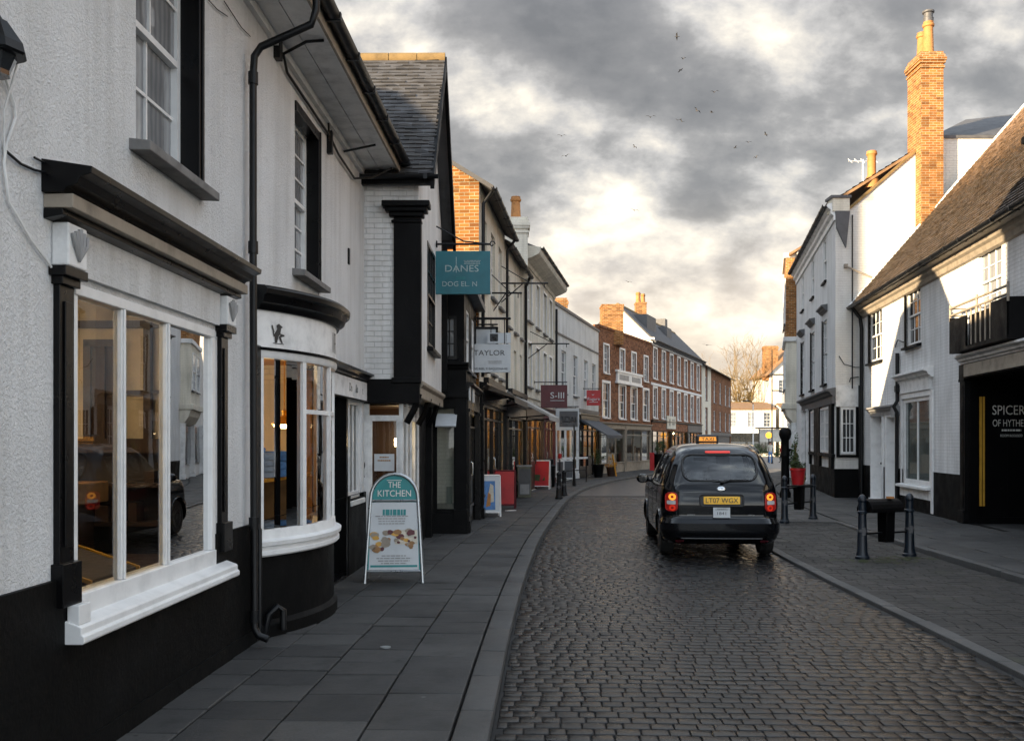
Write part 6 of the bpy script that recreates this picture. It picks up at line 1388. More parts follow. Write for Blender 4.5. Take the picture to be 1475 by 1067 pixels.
# bollards
def bollard(lab, p, h, k=1.0, mat=None):
    t = thing('bollard', lab, 'bollard', (0, 0, 0), 'cast iron bollards along the street'); r = .060*k
    mb = MB(); mb.lathe((0, 0, 0), [(r*1.75, -.1), (r*1.75, .04), (r*1.5, .055), (r*1.4, .09), (r*1.25, .11), (r*.95, h-.27), (r*1.15, h-.26), (r*1.18, h-.235), (r*.95, h-.22)], 20); mb.build('shaft', mat or M['bollard'], t, smooth=35)
    mb = MB(); mb.lathe((0, 0, 0), [(r*.93, h-.225), (r*.93, h-.10), (r*1.05, h-.09), (r*1.1, h-.06), (r*.9, h-.02), (r*.5, h+.01), (r*.1, h+.02)], 20); mb.build('cap', mat or M['bollard'], t, smooth=35)
    mb = MB(); mb.lathe((0, 0, 0), [(r*1.2, h*.45-.02), (r*1.22, h*.45), (r*1.15, h*.45+.02)], 20); mb.box(WORLD, -.025, .025, -r*1.2, -r*1.0, h*.38, h*.5); mb.build('band', M['lead'], t, smooth=35)
    t.location = p; return t
def bollard_pair(p0, p1, h, labs, blab, rlab):
    p0, p1 = Vector(p0), Vector(p1); bollard(labs[0], p0, h); bollard(labs[1], p1, h)
    t = thing('bollard_rail', rlab, 'rail', p0); mb = MB(); d = (p1-p0)
    for z in (h*.74, h*.40): mb.tube([p0+d*.06+Vector((0, 0, z)), p1-d*.06+Vector((0, 0, z))], .016, 8)
    mb.build('rail', M['iron'], t, smooth=50)
    c = p0.lerp(p1, .5); fr = Fr(p0[:2], p1[:2]); L = fr.L; t = thing('litter_bin', blab, 'bin', c)
    mb = MB(); w = .085; z0, z1 = c.z+h*.25, c.z+h*.74
    prof = [(-.08, 0), (.08, 0), (.09, .1), (.10, z1-z0), (-.10, z1-z0), (-.09, .1)]
    mb.prism(fr, L/2-w, L/2+w, prof, z0); mb.build('bucket', M['black'], t, bevel=.012)
    return t, fr, L, c
S_ = Vector((0, 0, -.05))
t, fr, L, c = bollard_pair(gnd(1242, 800)+S_, gnd(1310, 796)+S_, .94, ('dark bollard left of the black bin with the curved hood, nearest pair', 'dark bollard right of the black bin with the curved hood, beside the raised kerb'), 'black litter bin with curved hood hung between the nearest bollards', 'iron rails joining the two nearest bollards')
mb = MB(); pr = [(.17*math.cos(math.pi*k/10)-.0, .2*math.sin(math.pi*k/10)) for k in range(11)]; mb.prism(fr, L/2-.42, L/2+.2, [(.16, 0), (.16, .02)]+pr[1:10]+[(-.16, .02), (-.16, 0)], .69-.05); mb.build('hood', M['black'], t, bevel=.01)
mb = MB(); mb.box(fr, L/2-.02, L/2+.06, .02, .1, .84, .87); mb.build('rubbish', M['pot'], t)
t, fr, L, c = bollard_pair(gnd(1130, 750)+S_*.7, gnd(1171, 745)+S_*.7, .98, ('dark bollard nearest the taxi, left of the small black bin', 'dark bollard right of the small black bin, near the tall white house'), 'small black litter bin with flat tray hung between the bollards by the taxi', 'iron rails joining the two bollards by the taxi')
mb = MB(); mb.box(fr, L/2-.33, L/2+.36, -.16, .16, .72, .75); mb.build('tray', M['iron'], t, bevel=.008)
planter('red pot of spiky green plants on the tray of the small black bin', fr(L/2-.06, .0, .752), .155, .36, M['red'], .17, M['leaf'], 350, rz=.10)
q = fr(L/2+.24, -.06, .752); t2 = thing('flower_pot', 'small terracotta pot with plant on the tray of the small black bin', 'plant pot', q); mb = MB(); mb.lathe(q, [(.05, 0), (.075, .14), (.085, .15), (.085, .18), (.06, .18)], 14); mb.build('pot', M['pot'], t2, smooth=40); mb = MB(); foliage(mb, q+Vector((-.05, 0, .17)), (.1, .08, .09), 120, .025, 6); mb.build('foliage', M['leaf'], t2)
bollard('shorter black bollard on the left pavement, nearer of two at the bend', gnd(805, 718), .78, 1.1, M['iron']); bollard('shorter black bollard on the left pavement, further of two at the bend', gnd(812.5, 713.5), .78, 1.1, M['iron'])
bollard('lone dark bollard far off in the middle of the square', (19.4, 66, -.07), 1.0, 1.2, M['iron'])
mb = MB(); mb.tube([(11.75, 42.0, -.05), (11.75, 42.0, .45)], .12, 12); mb.box(WORLD, 11.5, 11.54, 41.9, 41.94, -.05, .5); tag(mb.build('utility_stub', M['leaf'], None), 'low green stub post on the far right pavement', 'post') if False else None
p = gnd(555, 932); mb = MB(); mb.lathe(p+Vector((0, 0, -.01)), [(.045, 0), (.045, .016), (.03, .018)], 18); tag(mb.build('access_cover', M['alu'], None, smooth=40), 'small round metal cover set in the left pavement flags', 'cover')
# moss round the nearest bollards
mb = MB()
for (px, py, n) in ((1242, 803, 40), (1312, 799, 60), (1275, 803, 50)):
    c = gnd(px, py)
    for k in range(n):
        a, r = random.uniform(0, 6.28), random.uniform(.05, .42); s = random.uniform(.02, .06); q = c+Vector((r*math.cos(a)*1.2, r*math.sin(a)*.7, -.046+random.uniform(0, .006)))
        i = mb.add([q+Vector((s*math.cos(b)*random.uniform(.6, 1.2), s*math.sin(b)*random.uniform(.6, 1.2), 0)) for b in [6.283*j/7 for j in range(7)]]); mb.f.append(tuple(range(i, i+7)))
tag(mb.build('moss', M['moss'], None), 'green moss growing round the nearest bollards', 'moss', kind='stuff')

# ---------------------------------------------------------------- birds
def bird(px, py, Y, span, bank, head, flap, lab):
    c = at(px, py, Y); mb = MB(); s = span/2
    prof = [(.002, -.42*s), (.07*s, -.3*s), (.10*s, -.05*s), (.09*s, .15*s), (.05*s, .27*s), (.055*s, .33*s), (.02*s, .42*s), (.002, .47*s)]
    mb.lathe((0, 0, 0), prof, 8, (0, 1, 0))
    for sg in (-1, 1):
        f2 = flap*(1 if sg > 0 else .8)
        P = [(.05*s, .12*s, 0), (.45*s, .20*s, f2*.42*s), (1.0*s, -.05*s, f2*.18*s), (.5*s, -.10*s, f2*.40*s), (.05*s, -.14*s, 0)]
        a = [Vector((sg*x, y, z+.015*s)) for x, y, z in P]; b = [v-Vector((0, 0, .03*s)) for v in a]; i = mb.add(a+b); mb.f += [(i, i+1, i+3, i+4), (i+1, i+2, i+3), (i+9, i+8, i+6, i+5), (i+8, i+7, i+6)]+[(i+k, i+5+k, i+5+(k+1) % 5, i+(k+1) % 5) for k in range(5)]
    mb.poly([(-.07*s, -.52*s, 0), (.07*s, -.52*s, 0), (.04*s, -.3*s, .01), (-.04*s, -.3*s, .01)])
    o = mb.build('bird', M['bird'], None, smooth=50); o.location = c; o.rotation_euler = (R_(8), R_(bank), R_(head)); tag(o, lab, 'bird', 'birds wheeling over the street')
BL = [(975, 53, 1.15, 28, 80, .3, 'topmost bird of the flock, banked in profile'), (984, 85, .85, -10, 30, .9, 'small bird second from the top of the flock'), (980, 101, .9, 12, 120, -.5, 'bird third from the top, just below the small one'),
      (1029, 133, 1.1, -4, 10, .8, 'bird gliding high, right of the upper three'), (1004, 160, 1.1, 24, 40, .9, 'bird with drooping wing, left one of the close pair high up'), (1025, 162, 1.0, -6, 70, .6, 'bird with folded wings, right one of the close pair high up'),
      (937, 169, 1.15, 2, 0, .8, 'bird with level spread wings, left of the close pair'), (980, 172, 1.1, 10, 15, -.9, 'bird with wings bent down between the level one and the close pair'), (809, 196, 1.0, 4, 5, .8, 'upper of the two birds far out on the left of the flock'),
      (815, 225, 1.1, -5, -25, .7, 'lower of the two birds far out on the left of the flock'), (914, 212, .85, 20, 50, 1.0, 'lone small bird midway between the left pair and the flock'), (1103, 194, 1.0, 18, 60, .6, 'rightmost bird of the flock, tilted'),
      (1078, 205, .9, 0, 20, .5, 'bird just left of and below the rightmost one'), (1059, 213, .8, 8, 100, .8, 'small bird edge on at the lower right of the flock'), (1089, 227, .9, -24, 30, .9, 'lowest bird at the right of the flock'), (914, 303, 1.0, 10, 10, .5, 'bird flying low in front of the bright gap in the clouds')]
for px, py, sp, bk, hd, fl, lab in BL: bird(px, py, 118, sp*1.15, bk, hd, fl, lab)
bird(905, 406, 130, 1.1, 8, 20, .5, 'bird skimming just above the tall brick chimney'); bird(1018, 497, 150, 1.6, 4, 10, .3, 'lowest bird, flying above the far roofs of the brick terrace')
# ---------------------------------------------------------------- vehicles
M['taxi'] = None
def carpaint(name, c):
    t = NT(name); n = t.noise(2.5, 5); rr = t.ramp(n, [(.3, .06), (.7, .14)]); return t.fin(c, rr, None, 0, .35, .25)
M['taxi'] = carpaint('taxi_black', (.003, .0034, .0045)); M['blue_car'] = carpaint('car_dark_blue', (.006, .008, .016))
M['rubber'] = paint('rubber', (.012, .012, .012), .75, .3); M['trim'] = paint('black_trim', (.012, .012, .013), .5, .2); M['chrome'] = paint('chrome', (.55, .56, .57), .15, .1, metal=1)
M['hub'] = paint('hub_silver', (.26, .27, .28), .35, .3, 9, metal=.8); M['lens_r'] = emis('lens_red', (.9, .03, .02), .03, (.22, .004, .004)); M['lens_a'] = emis('lens_amber', (1, .36, .03), .32, (.8, .25, .02)); M['lens_rl'] = emis('lens_red_lit', (1, .06, .02), .09, (.6, .02, .01))
M['lens_w'] = paint('lens_white', (.5, .5, .5), .2, .1); M['plate_y'] = paint('plate_yellow', (.95, .52, .02), .4, .1); M['seat'] = paint('seat_dark', (.02, .022, .026), .8, .2); M['carglass'] = glassmat('car_glass', (.84, .90, .92), 1.75); M['taxi_sign'] = emis('taxi_sign_glow', (1, .34, .02), .18, (.9, .35, .03))
class Body:
    """car body as rounded plan outlines stacked by height: z, rear y, front y, half width"""
    def __init__(b, rings, rcR=.30, rcF=.40, bul=.05):
        zs = [r[0] for r in rings]; b.z0, b.z1 = zs[0], zs[-1]
        b.fr, b.ff, b.fw = (pchip([(r[0], r[k]) for r in rings]) for k in (1, 2, 3)); b.rR, b.rF, b.bul = rcR, rcF, bul
    def rc(b, z, hw): return min(b.rR, hw*.8), min(b.rF, hw*.8)
    def rear(b, x, z):
        hw, r = b.fw(z), b.rc(z, b.fw(z))[0]; ax = min(abs(x), hw-1e-4); y = b.fr(z)+b.bul*(ax/hw)**2
        if ax > hw-r: d = ax-(hw-r); y += r-math.sqrt(max(0, r*r-d*d))
        return y
    def front(b, x, z):
        hw, r = b.fw(z), b.rc(z, b.fw(z))[1]; ax = min(abs(x), hw-1e-4); y = b.ff(z)-2.2*b.bul*(ax/hw)**2
        if ax > hw-r: d = ax-(hw-r); y -= r-math.sqrt(max(0, r*r-d*d))
        return y
    def side(b, y, z):
        hw = b.fw(z); rR, rF = b.rc(z, hw); ya = b.fr(z)+b.bul+rR; yb = b.ff(z)-2.2*b.bul-rF
        if y < ya: d = min(rR, ya-y); return hw-rR+math.sqrt(max(0, rR*rR-d*d))
        if y > yb: d = min(rF, y-yb); return hw-rF+math.sqrt(max(0, rF*rF-d*d))
        return hw
    def ring(b, z, nr=20, nc=8, ns=90, nf=20):
        hw = b.fw(z); rR, rF = b.rc(z, hw); P = []
        for k in range(nr): P.append((-(hw-rR)+2*(hw-rR)*k/nr, None, 'r'))
        for k in range(nc): P.append((hw-rR+rR*math.sin(math.pi/2*k/nc), None, 'r'))
        ya = b.fr(z)+b.bul+rR; yb = b.ff(z)-2.2*b.bul-rF
        half = [(x, b.rear(x, z)) for x, _, _ in P]
        right = [(hw, ya+(yb-ya)*k/ns) for k in range(ns)]
        cf = [(hw-rF+rF*math.cos(math.pi/2*k/nc), 0) for k in range(nc)]; cf = [(x, b.front(min(x, hw-1e-4), z)) for x, _ in cf]
        cf[0] = (hw, yb)
        fr = [(x, b.front(x, z)) for x in [(hw-rF)-2*(hw-rF)*k/nf for k in range(nf)]]
        cl = [(-(hw-rF)-rF*math.sin(math.pi/2*k/nc), 0) for k in range(nc)]; cl = [(x, b.front(x, z)) for x, _ in cl]
        left = [(-hw, yb+(ya-yb)*k/ns) for k in range(ns)]
        rl = [(-(hw-rR)-rR*math.cos(math.pi/2*k/nc), 0) for k in range(nc)]; rl = [(x, b.rear(max(x, -hw+1e-4), z)) for x, _ in rl]; rl[0] = (-hw, ya)
        return [Vector((x, y, z)) for x, y in half+right+cf+fr+cl+left+rl]
    def mesh(b, hole, n=64):
        mb = MB(); zs = [b.z0+(b.z1-b.z0)*k/n for k in range(n+1)]; R = [b.ring(z) for z in zs]; m = len(R[0]); mb.v = [p for r in R for p in r]
        for i in range(n):
            for k in range(m):
                f = (i*m+k, i*m+(k+1) % m, (i+1)*m+(k+1) % m, (i+1)*m+k); c = (mb.v[f[0]]+mb.v[f[2]])/2
                if not hole(c): mb.f.append(f)
        mb.f.append(tuple(n*m+k for k in range(m))); return mb
    # rounded patches lying on the body
    def patch(b, mb, where, a0, a1, z0, z1, off=.006, r=.05, nu=14, nv=10, skew=0.0, th=0):
        """where: rear / front / left / right; a = x or y"""
        g = []
        for j in range(nv+1):
            row = []
            for i in range(nu+1):
                u, v = i/nu*2-1, j/nv*2-1; W, H = (a1-a0)/2, (z1-z0)/2
                x, y = u*W, v*H; dx, dy = abs(x)-(W-r), abs(y)-(H-r)
                if dx > 0 and dy > 0:
                    l = max(dx, dy); t = math.hypot(dx, dy); k = l/t if t else 1; x = math.copysign(W-r+dx*k, x); y = math.copysign(H-r+dy*k, y)
                row.append(b.pt(where, (a0+a1)/2+x+skew*y, (z0+z1)/2+y, off))
            g.append(row)
        i0 = mb.add([p for r_ in g for p in r_]); w = nu+1
        for j in range(nv):
            for i in range(nu): mb.f.append((i0+j*w+i, i0+j*w+i+1, i0+(j+1)*w+i+1, i0+(j+1)*w+i))
    def pt(b, where, a, z, off=0):
        e = .004
        if where in ('rear', 'front'):
            f = b.rear if where == 'rear' else b.front; sg = -1 if where == 'rear' else 1; p = Vector((a, f(a, z), z)); tx = Vector((2*e, f(a+e, z)-f(a-e, z), 0)); tz = Vector((0, f(a, z+e)-f(a, z-e), 2*e))
            n = tx.cross(tz).normalized(); n = n if n.y*sg > 0 else -n
        else:
            sg = -1 if where == 'left' else 1; p = Vector((sg*b.side(a, z), a, z)); ty = Vector((sg*(b.side(a+e, z)-b.side(a-e, z)), 2*e, 0)); tz = Vector((sg*(b.side(a, z+e)-b.side(a, z-e)), 0, 2*e))
            n = ty.cross(tz).normalized(); n = n if n.x*sg > 0 else -n
        return p+n*off
    def frame(b, mb, where, a0, a1, z0, z1, w=.02, off=.008, r=.08, skew=0.0, rad=None):
        W, H = (a1-a0)/2, (z1-z0)/2; P = []
        for cx, cz, st in ((W-r, H-r, 0), (-(W-r), H-r, 1), (-(W-r), -(H-r), 2), (W-r, -(H-r), 3)):
            for k in range(7): a = math.pi/2*(st+k/6); P.append((cx+r*math.cos(a), cz+r*math.sin(a)))
        D = []
        for i in range(len(P)):
            x, y = P[i]; x2, y2 = P[(i+1) % len(P)]
            for k in range(4): D.append((x+(x2-x)*k/4, y+(y2-y)*k/4))
        q = [b.pt(where, (a0+a1)/2+x+skew*y, (z0+z1)/2+y, off) for x, y in D]; mb.tube(q+[q[0], q[1]], rad or w/2, 6, cap=False)
def wheel(t, x, y, r, w, sg):
    mb = MB(); mb.lathe((x, y, r), [(r*.62, -w/2), (r*.93, -w/2), (r, -w/2+.03), (r, w/2-.03), (r*.93, w/2), (r*.62, w/2)], 30, (1, 0, 0)); wh = mb.build('wheel', M['rubber'], t, smooth=40)
    mb = MB(); o = sg*w*.40; mb.lathe((x+o, y, r), [(.001, sg*.02), (r*.2, sg*.02), (r*.25, sg*.0), (r*.5, sg*.012), (r*.62, -sg*.01), (r*.64, sg*.02)], 24, (1, 0, 0))
    for k in range(8): a = 6.283*k/8; mb.box(Fr((x+o+sg*.012, y+math.cos(a)*r*.36), (x+o+sg*.012, y+math.cos(a)*r*.36+.02)), -.03, .03, -.004, .004, r+math.sin(a)*r*.36-.03, r+math.sin(a)*r*.36+.03)
    mb.build('hubcap', M['hub'], wh, smooth=40)
def in_rr(a, z, a0, a1, z0, z1, r, skew=0.0):
    W, H = (a1-a0)/2, (z1-z0)/2; y = z-(z0+z1)/2; x = a-(a0+a1)/2-skew*y; dx, dy = abs(x)-(W-r), abs(y)-(H-r)
    return (dx <= r and dy <= r) and not (dx > 0 and dy > 0 and math.hypot(dx, dy) > r)
def taxi():
    t = thing('taxi', 'black London style taxi driving away with lit tail lights and yellow number plate', 'taxi')
    B = Body([(.22, .14, 4.40, .80), (.30, .03, 4.54, .862), (.42, .0, 4.58, .882), (.56, .0, 4.58, .886), (.60, .05, 4.56, .876), (.64, .075, 4.54, .876), (.80, .07, 4.48, .885), (.95, .09, 4.36, .88), (1.02, .10, 4.22, .872), (1.06, .115, 3.7, .866), (1.10, .13, 3.26, .856), (1.2, .19, 3.12, .828), (1.35, .285, 2.95, .772), (1.5, .40, 2.76, .712), (1.60, .51, 2.58, .652), (1.665, .62, 2.40, .585), (1.71, .80, 2.15, .50), (1.735, 1.05, 1.9, .32), (1.745, 1.3, 1.7, .15)], .26, .42, .05)
    WR = (-.545, .545, 1.18, 1.545); SW = [('q', .62, 1.14, 1.12, 1.53), ('r', 1.24, 2.02, 1.12, 1.56), ('f', 2.12, 2.78, 1.12, 1.53)]; WF = (-.66, .66, 1.14, 1.56)
    ax = (.80, 3.68)
    def hole(c):
        if c.y < 1.2 and abs(c.x) < .6 and abs(c.y-B.rear(c.x, c.z)) < .02: return in_rr(c.x, c.z, *WR, .13)
        if c.y > 2.2 and abs(c.x) < .68 and c.z > 1.1 and abs(c.y-B.front(c.x, c.z)) < .03: return in_rr(c.x, c.z, *WF, .1)
        if abs(c.x) > .5:
            for n, a0, a1, z0, z1 in SW:
                if in_rr(c.y, c.z, a0, a1, z0, z1, .07): return True
            for y in ax:
                if math.hypot(c.y-y, c.z-.32) < .375 and abs(c.x) > .7: return True
        return False
    bd = B.mesh(hole).build('body', M['taxi'], t, smooth=32)
    mb = MB(); B.patch(mb, 'rear', WR[0]-.02, WR[1]+.02, WR[2]-.02, WR[3]+.02, -.004, .14, 20, 12); rg = mb.build('rear_window', M['carglass'], t, smooth=60)
    mb = MB(); B.frame(mb, 'rear', WR[0]-.012, WR[1]+.012, WR[2]-.012, WR[3]+.012, .034, .002, .14); mb.build('seal', M['trim'], rg, smooth=60)
    mb = MB(); B.patch(mb, 'front', WF[0]-.02, WF[1]+.02, WF[2]-.02, WF[3]+.02, -.004, .1, 20, 12); mb.build('windscreen', M['carglass'], t, smooth=60)
    for sd in ('left', 'right'):
        for n, a0, a1, z0, z1 in SW:
            mb = MB(); B.patch(mb, sd, a0-.015, a1+.015, z0-.015, z1+.015, -.003, .07, 10, 10); g = mb.build('side_window', M['carglass'], t, smooth=60)
            mb = MB(); B.frame(mb, sd, a0-.008, a1+.008, z0-.008, z1+.008, .026, .002, .075); mb.build('seal', M['trim'], g, smooth=60)
        mb = MB()
        for yy in (1.19, 2.07, 3.05):
            mb.tube([B.pt(sd, yy-(.28 if yy < 1.2 and z < .75 else 0), z, .0005) for z in [.36+k*.06 for k in range(13)]], .005, 4)
        mb.build('door_seam', M['trim'], t)
        for yy in (1.32, 2.2):
            mb = MB(); B.patch(mb, sd, yy, yy+.2, .93, .985, .018, .02, 6, 4); mb.tube([B.pt(sd, yy+.01, .957, .0), B.pt(sd, yy+.01, .957, .03), B.pt(sd, yy+.19, .957, .03), B.pt(sd, yy+.19, .957, 0)], .011, 6); mb.build('door_handle', M['trim'], t, smooth=50)
        s = -1 if sd == 'left' else 1
        mb = MB(); c = Vector((s*.99, 2.93, 1.10)); mb.blob(c, (.115, .06, .085), 14, 8); mb.tube([c, Vector((s*.82, 2.95, 1.06))], .03, 8); mi = mb.build('wing_mirror', M['taxi'], t, smooth=60)
        mb = MB(); mb.lathe(c+Vector((0, -.05, 0)), [(.075, 0), (.07, -.008)], 16, (0, 1, 0)); mb.build('mirror_glass', M['pane'], mi)
        for y in ax:   # arch lips
            mb = MB(); mb.tube([B.pt(sd, y+.382*math.cos(a), max(.24, .32+.382*math.sin(a)), .004) for a in [math.pi*1.08-math.pi*1.16*k/24 for k in range(25)]], .017, 6); mb.build('arch_lip', M['taxi'], t, smooth=60)
            wheel(t, s*.765, y, .325, .20, s)
        # tail lamp cluster
        x0, x1 = (-.815, -.655) if s < 0 else (.655, .815)
        mb = MB(); B.patch(mb, 'rear', x0, x1, .72, .985, .012, .055, 10, 12); B.frame(mb, 'rear', x0, x1, .72, .985, .02, .006, .055); tl = mb.build('tail_light', M['lens_r'], t, smooth=60)
        for z, m, r in ((.925, 'lens_a', .052), (.765, 'lens_rl', .045)):
            mb = MB(); xc = (x0+x1)/2-s*.015; mb.poly([B.pt('rear', xc+r*math.cos(a), z+r*math.sin(a), .017) for a in [6.283*k/16 for k in range(16)]]); mb.build('lamp', M[m], tl)
            mb = MB(); mb.poly([B.pt('rear', xc+.02*math.cos(a), z+.02*math.sin(a), .021) for a in [6.283*k/12 for k in range(12)]]); mb.build('lamp_centre', M['lens_r'], tl)
        mb = MB(); B.patch(mb, 'rear', x0+.02, x1-.025 if s > 0 else x1-.02, .815, .87, .017, .01, 6, 4); mb.build('reversing_lamp', M['lens_w'], tl)
        mb = MB(); B.patch(mb, 'rear', s*.62-.06, s*.62+.06, .275, .30, .03, .008, 4, 2); mb.build('reflector', M['maroon'], t)
    # wheel wells and underside
    mb = MB(); mb.box(WORLD, -.78, .78, .2, 4.3, .23, .27)
    for y in ax:
        A_ = [math.pi*k/16 for k in range(17)]
        for k in range(16): mb.poly([(sx, y+.385*math.cos(A_[q]), .32+.385*math.sin(A_[q])) for sx, q in ((-.84, k), (.84, k), (.84, k+1), (-.84, k+1))])
    mb.build('underside', M['rubber'], t)
    # bumper
    mb = MB()
    for za, zb, o in ((.345, .585, .02),):
        P = []
        for j in range(6):
            z = za+(zb-za)*j/5; oo = o*(1 if 0 < j < 5 else .1); hw = B.fw(z); row = [Vector((-hw-oo, y, z)) for y in (1.0, .7)] if False else []
            xs = [-.884+1.768*k/48 for k in range(49)]
            row = [B.pt('left', yy, z, oo) for yy in (.46, .40, .36)]+[B.pt('rear', x*hw/.886, z, oo) for x in xs]+[B.pt('right', yy, z, oo) for yy in (.36, .40, .46)]; P.append(row)
        i0 = mb.add([p for r in P for p in r]); w = len(P[0])
        for j in range(5):
            for k in range(w-1): mb.f.append((i0+j*w+k, i0+j*w+k+1, i0+(j+1)*w+k+1, i0+(j+1)*w+k))
    bp_ = mb.build('bumper', M['taxi'], t, smooth=35)
    mb = MB(); mb.tube([B.pt('rear', -.6+1.2*k/20, .315, .008) for k in range(21)], .008, 5); mb.build('trim_strip', M['lead'], bp_)
    # boot details
    mb = MB(); mb.tube([B.pt('rear', x, z, .0005) for x, z in [(-.66, .62), (-.66, 1.0), (-.64, 1.09), (-.60, 1.10)]+[(-.6+1.2*k/12, 1.10) for k in range(1, 13)]+[(.64, 1.09), (.66, 1.0), (.66, .62)]], .004, 4); mb.build('boot_seam', M['trim'], t)
    mb = MB(); B.patch(mb, 'rear', -.31, .32, .80, .955, .010, .03, 12, 4); B.frame(mb, 'rear', -.315, .325, .795, .96, .025, .014, .04); ph = mb.build('plate_holder', M['trim'], t, smooth=40)
    mb = MB(); B.patch(mb, 'rear', -.265, .275, .822, .935, .018, .01, 8, 2); pl_ = mb.build('number_plate', M['plate_y'], ph)
    p = B.pt('rear', .0, .843, .03); nz = (B.pt('rear', 0, .93, .03)-p).normalized(); mb = MB(); text(mb, 'LT07 WGX', p+Vector((.005, -.004, 0)), (1, 0, 0), nz, .074, .48); mb.build('lettering', M['txt_k'], pl_)
    mb = MB(); mb.poly([B.pt('rear', x, z, .016) for x, z in ((-.125, .61), (.125, .61), (.125, .775), (-.125, .775))]); cd = mb.build('licence_card', M['signw'], t)
    p = B.pt('rear', 0, .665, .022); mb = MB(); text(mb, '1841', p+Vector((0, -.003, 0)), (1, 0, 0), (0, 0, 1), .045, .13); greek(mb, B.pt('rear', 0, .75, .020)+Vector((0, -.003, 0)), (1, 0, 0), (0, 0, 1), .2, .03, 2, 3); greek(mb, B.pt('rear', 0, .635, .020)+Vector((0, -.003, 0)), (1, 0, 0), (0, 0, 1), .18, .03, 2, 4); mb.build('lettering', M['txt_k'], cd)
    c = B.pt('rear', 0, 1.045, .004); mb = MB(); mb.lathe(c, [(.055, 0), (.055, .008), (.04, .014)], 24, (0, -1, .12))
    for i, v in enumerate(mb.v): mb.v[i] = Vector((v.x*1.15, v.y, c.z+(v.z-c.z)*.72))
    bg = mb.build('badge', M['chrome'], t, smooth=40); mb = MB(); text(mb, 'LTI', c+Vector((0, -.017, -.012)), (1, 0, 0), (0, .1, 1), .026, .05); mb.build('lettering', M['txt_k'], bg)
    mb = MB(); text(mb, 'ooxo', B.pt('rear', -.45, .655, .006), (1, 0, 0), (0, 0, 1), .02, .12); text(mb, 'ooco', B.pt('rear', .44, .655, .006), (1, 0, 0), (0, 0, 1), .02, .1); mb.build('lettering', M['hub'], t)
    mb = MB(); p0 = B.pt('rear', .02, 1.135, .03); mb.tube([p0, B.pt('rear', .14, 1.165, .03), B.pt('rear', .42, 1.17, .02)], .010, 6); mb.tube([B.pt('rear', -.12, 1.15, .018), B.pt('rear', .42, 1.172, .018)], .006, 5); mb.blob(p0, (.035, .02, .025)); mb.build('wiper', M['trim'], t, smooth=50)
    mb = MB(); B.patch(mb, 'rear', -.19, .19, 1.575, 1.61, .012, .01, 8, 3); mb.build('brake_light', M['lens_rl'], t)
    # roof sign
    y = 1.75; z = 1.735; mb = MB(); pr = [(-.10, 0), (-.09, .11), (-.05, .145), (.05, .145), (.09, .11), (.10, 0)]
    f_ = Fr((0, y), (1, y)); mb.prism(f_, -.18, .18, pr, z); sg = mb.build('roof_sign', M['trim'], t, bevel=.025)
    mb = MB(); mb.poly([f_(a, o, z+h) for a, o, h in ((-.145, .098, .035), (.145, .098, .035), (.135, .094, .105), (-.135, .094, .105))]); sl = mb.build('sign_face', M['taxi_sign'], sg)
    mb = MB(); text(mb, 'TAXI', Vector((0, y-.104, z+.043)), (1, 0, 0), (0, .06, 1), .055, .2); mb.build('lettering', M['txt_k'], sl)
    # cabin
    def rbox(n, x0, x1, y0, y1, z0, z1, m=M['seat'], bev=.04): q = MB(); q.box(WORLD, x0, x1, y0, y1, z0, z1); return q.build(n, m, t, bevel=bev)
    rbox('rear_seat', -.62, .62, .55, .72, .6, 1.17); rbox('headrest', -.42, -.2, .58, .68, 1.15, 1.34); rbox('headrest', .2, .42, .58, .68, 1.15, 1.34); rbox('front_seat', .06, .56, 2.1, 2.25, .6, 1.36); rbox('headrest', .2, .44, 2.12, 2.22, 1.36, 1.52); rbox('dashboard', -.7, .7, 2.8, 3.1, .7, 1.06, M['trim'], .03); rbox('cab_floor', -.78, .78, .4, 3.1, .32, .36, M['trim'], .002); rbox('interior_mirror', -.13, .10, 2.55, 2.57, 1.42, 1.48, M['trim'], .01)
    mb = MB()
    for s in (-1, 1): mb.lathe((s*.6, 4.36 if False else 4.18, .78), [(.10, 0), (.1, .12), (.06, .16)], 14, (0, 1, 0))
    mb.build('headlight', M['lens_w'], t, smooth=50)
    return t
tx = taxi(); tx.location = (3.14, 14.52, -.07); tx.rotation_euler = (0, 0, R_(-4.0))
def parked_car(lab, loc, rz, mat):
    t = thing('parked_car', lab, 'car'); B = Body([(.2, .12, 4.0, .74), (.35, 0, 4.1, .83), (.6, .02, 4.1, .84), (.8, .05, 4.0, .83), (.92, .08, 3.6, .82), (.97, .10, 3.2, .80), (1.15, .25, 2.75, .72), (1.32, .45, 2.4, .65), (1.42, .75, 2.1, .52), (1.46, 1.2, 1.8, .3)], .3, .5, .06)
    B.mesh(lambda c: False, 36).build('body', mat, t, smooth=40)
    mb = MB(); B.patch(mb, 'rear', -.52, .52, 1.0, 1.3, .006, .1); B.patch(mb, 'front', -.5, .5, 1.0, 1.32, .006, .1); mb.build('window', M['pane'], t)
    mb = MB()
    for sd in ('left', 'right'): B.patch(mb, sd, .7, 1.45, 1.0, 1.3, .006, .06); B.patch(mb, sd, 1.52, 2.3, 1.0, 1.3, .006, .06)
    mb.build('side_window', M['pane'], t)
    for s in (-1, 1):
        for y in (.7, 3.2): wheel(t, s*.74, y, .3, .2, s)
        mb = MB(); B.patch(mb, 'rear', s*.7-.09, s*.7+.09, .72, .92, .01, .03); mb.build('tail_light', M['lens_r'], t); mb = MB(); B.patch(mb, 'front', s*.62-.12, s*.62+.12, .62, .78, .01, .05); mb.build('headlight', M['lens_w'], t)
    t.location = loc; t.rotation_euler = (0, 0, rz); return t
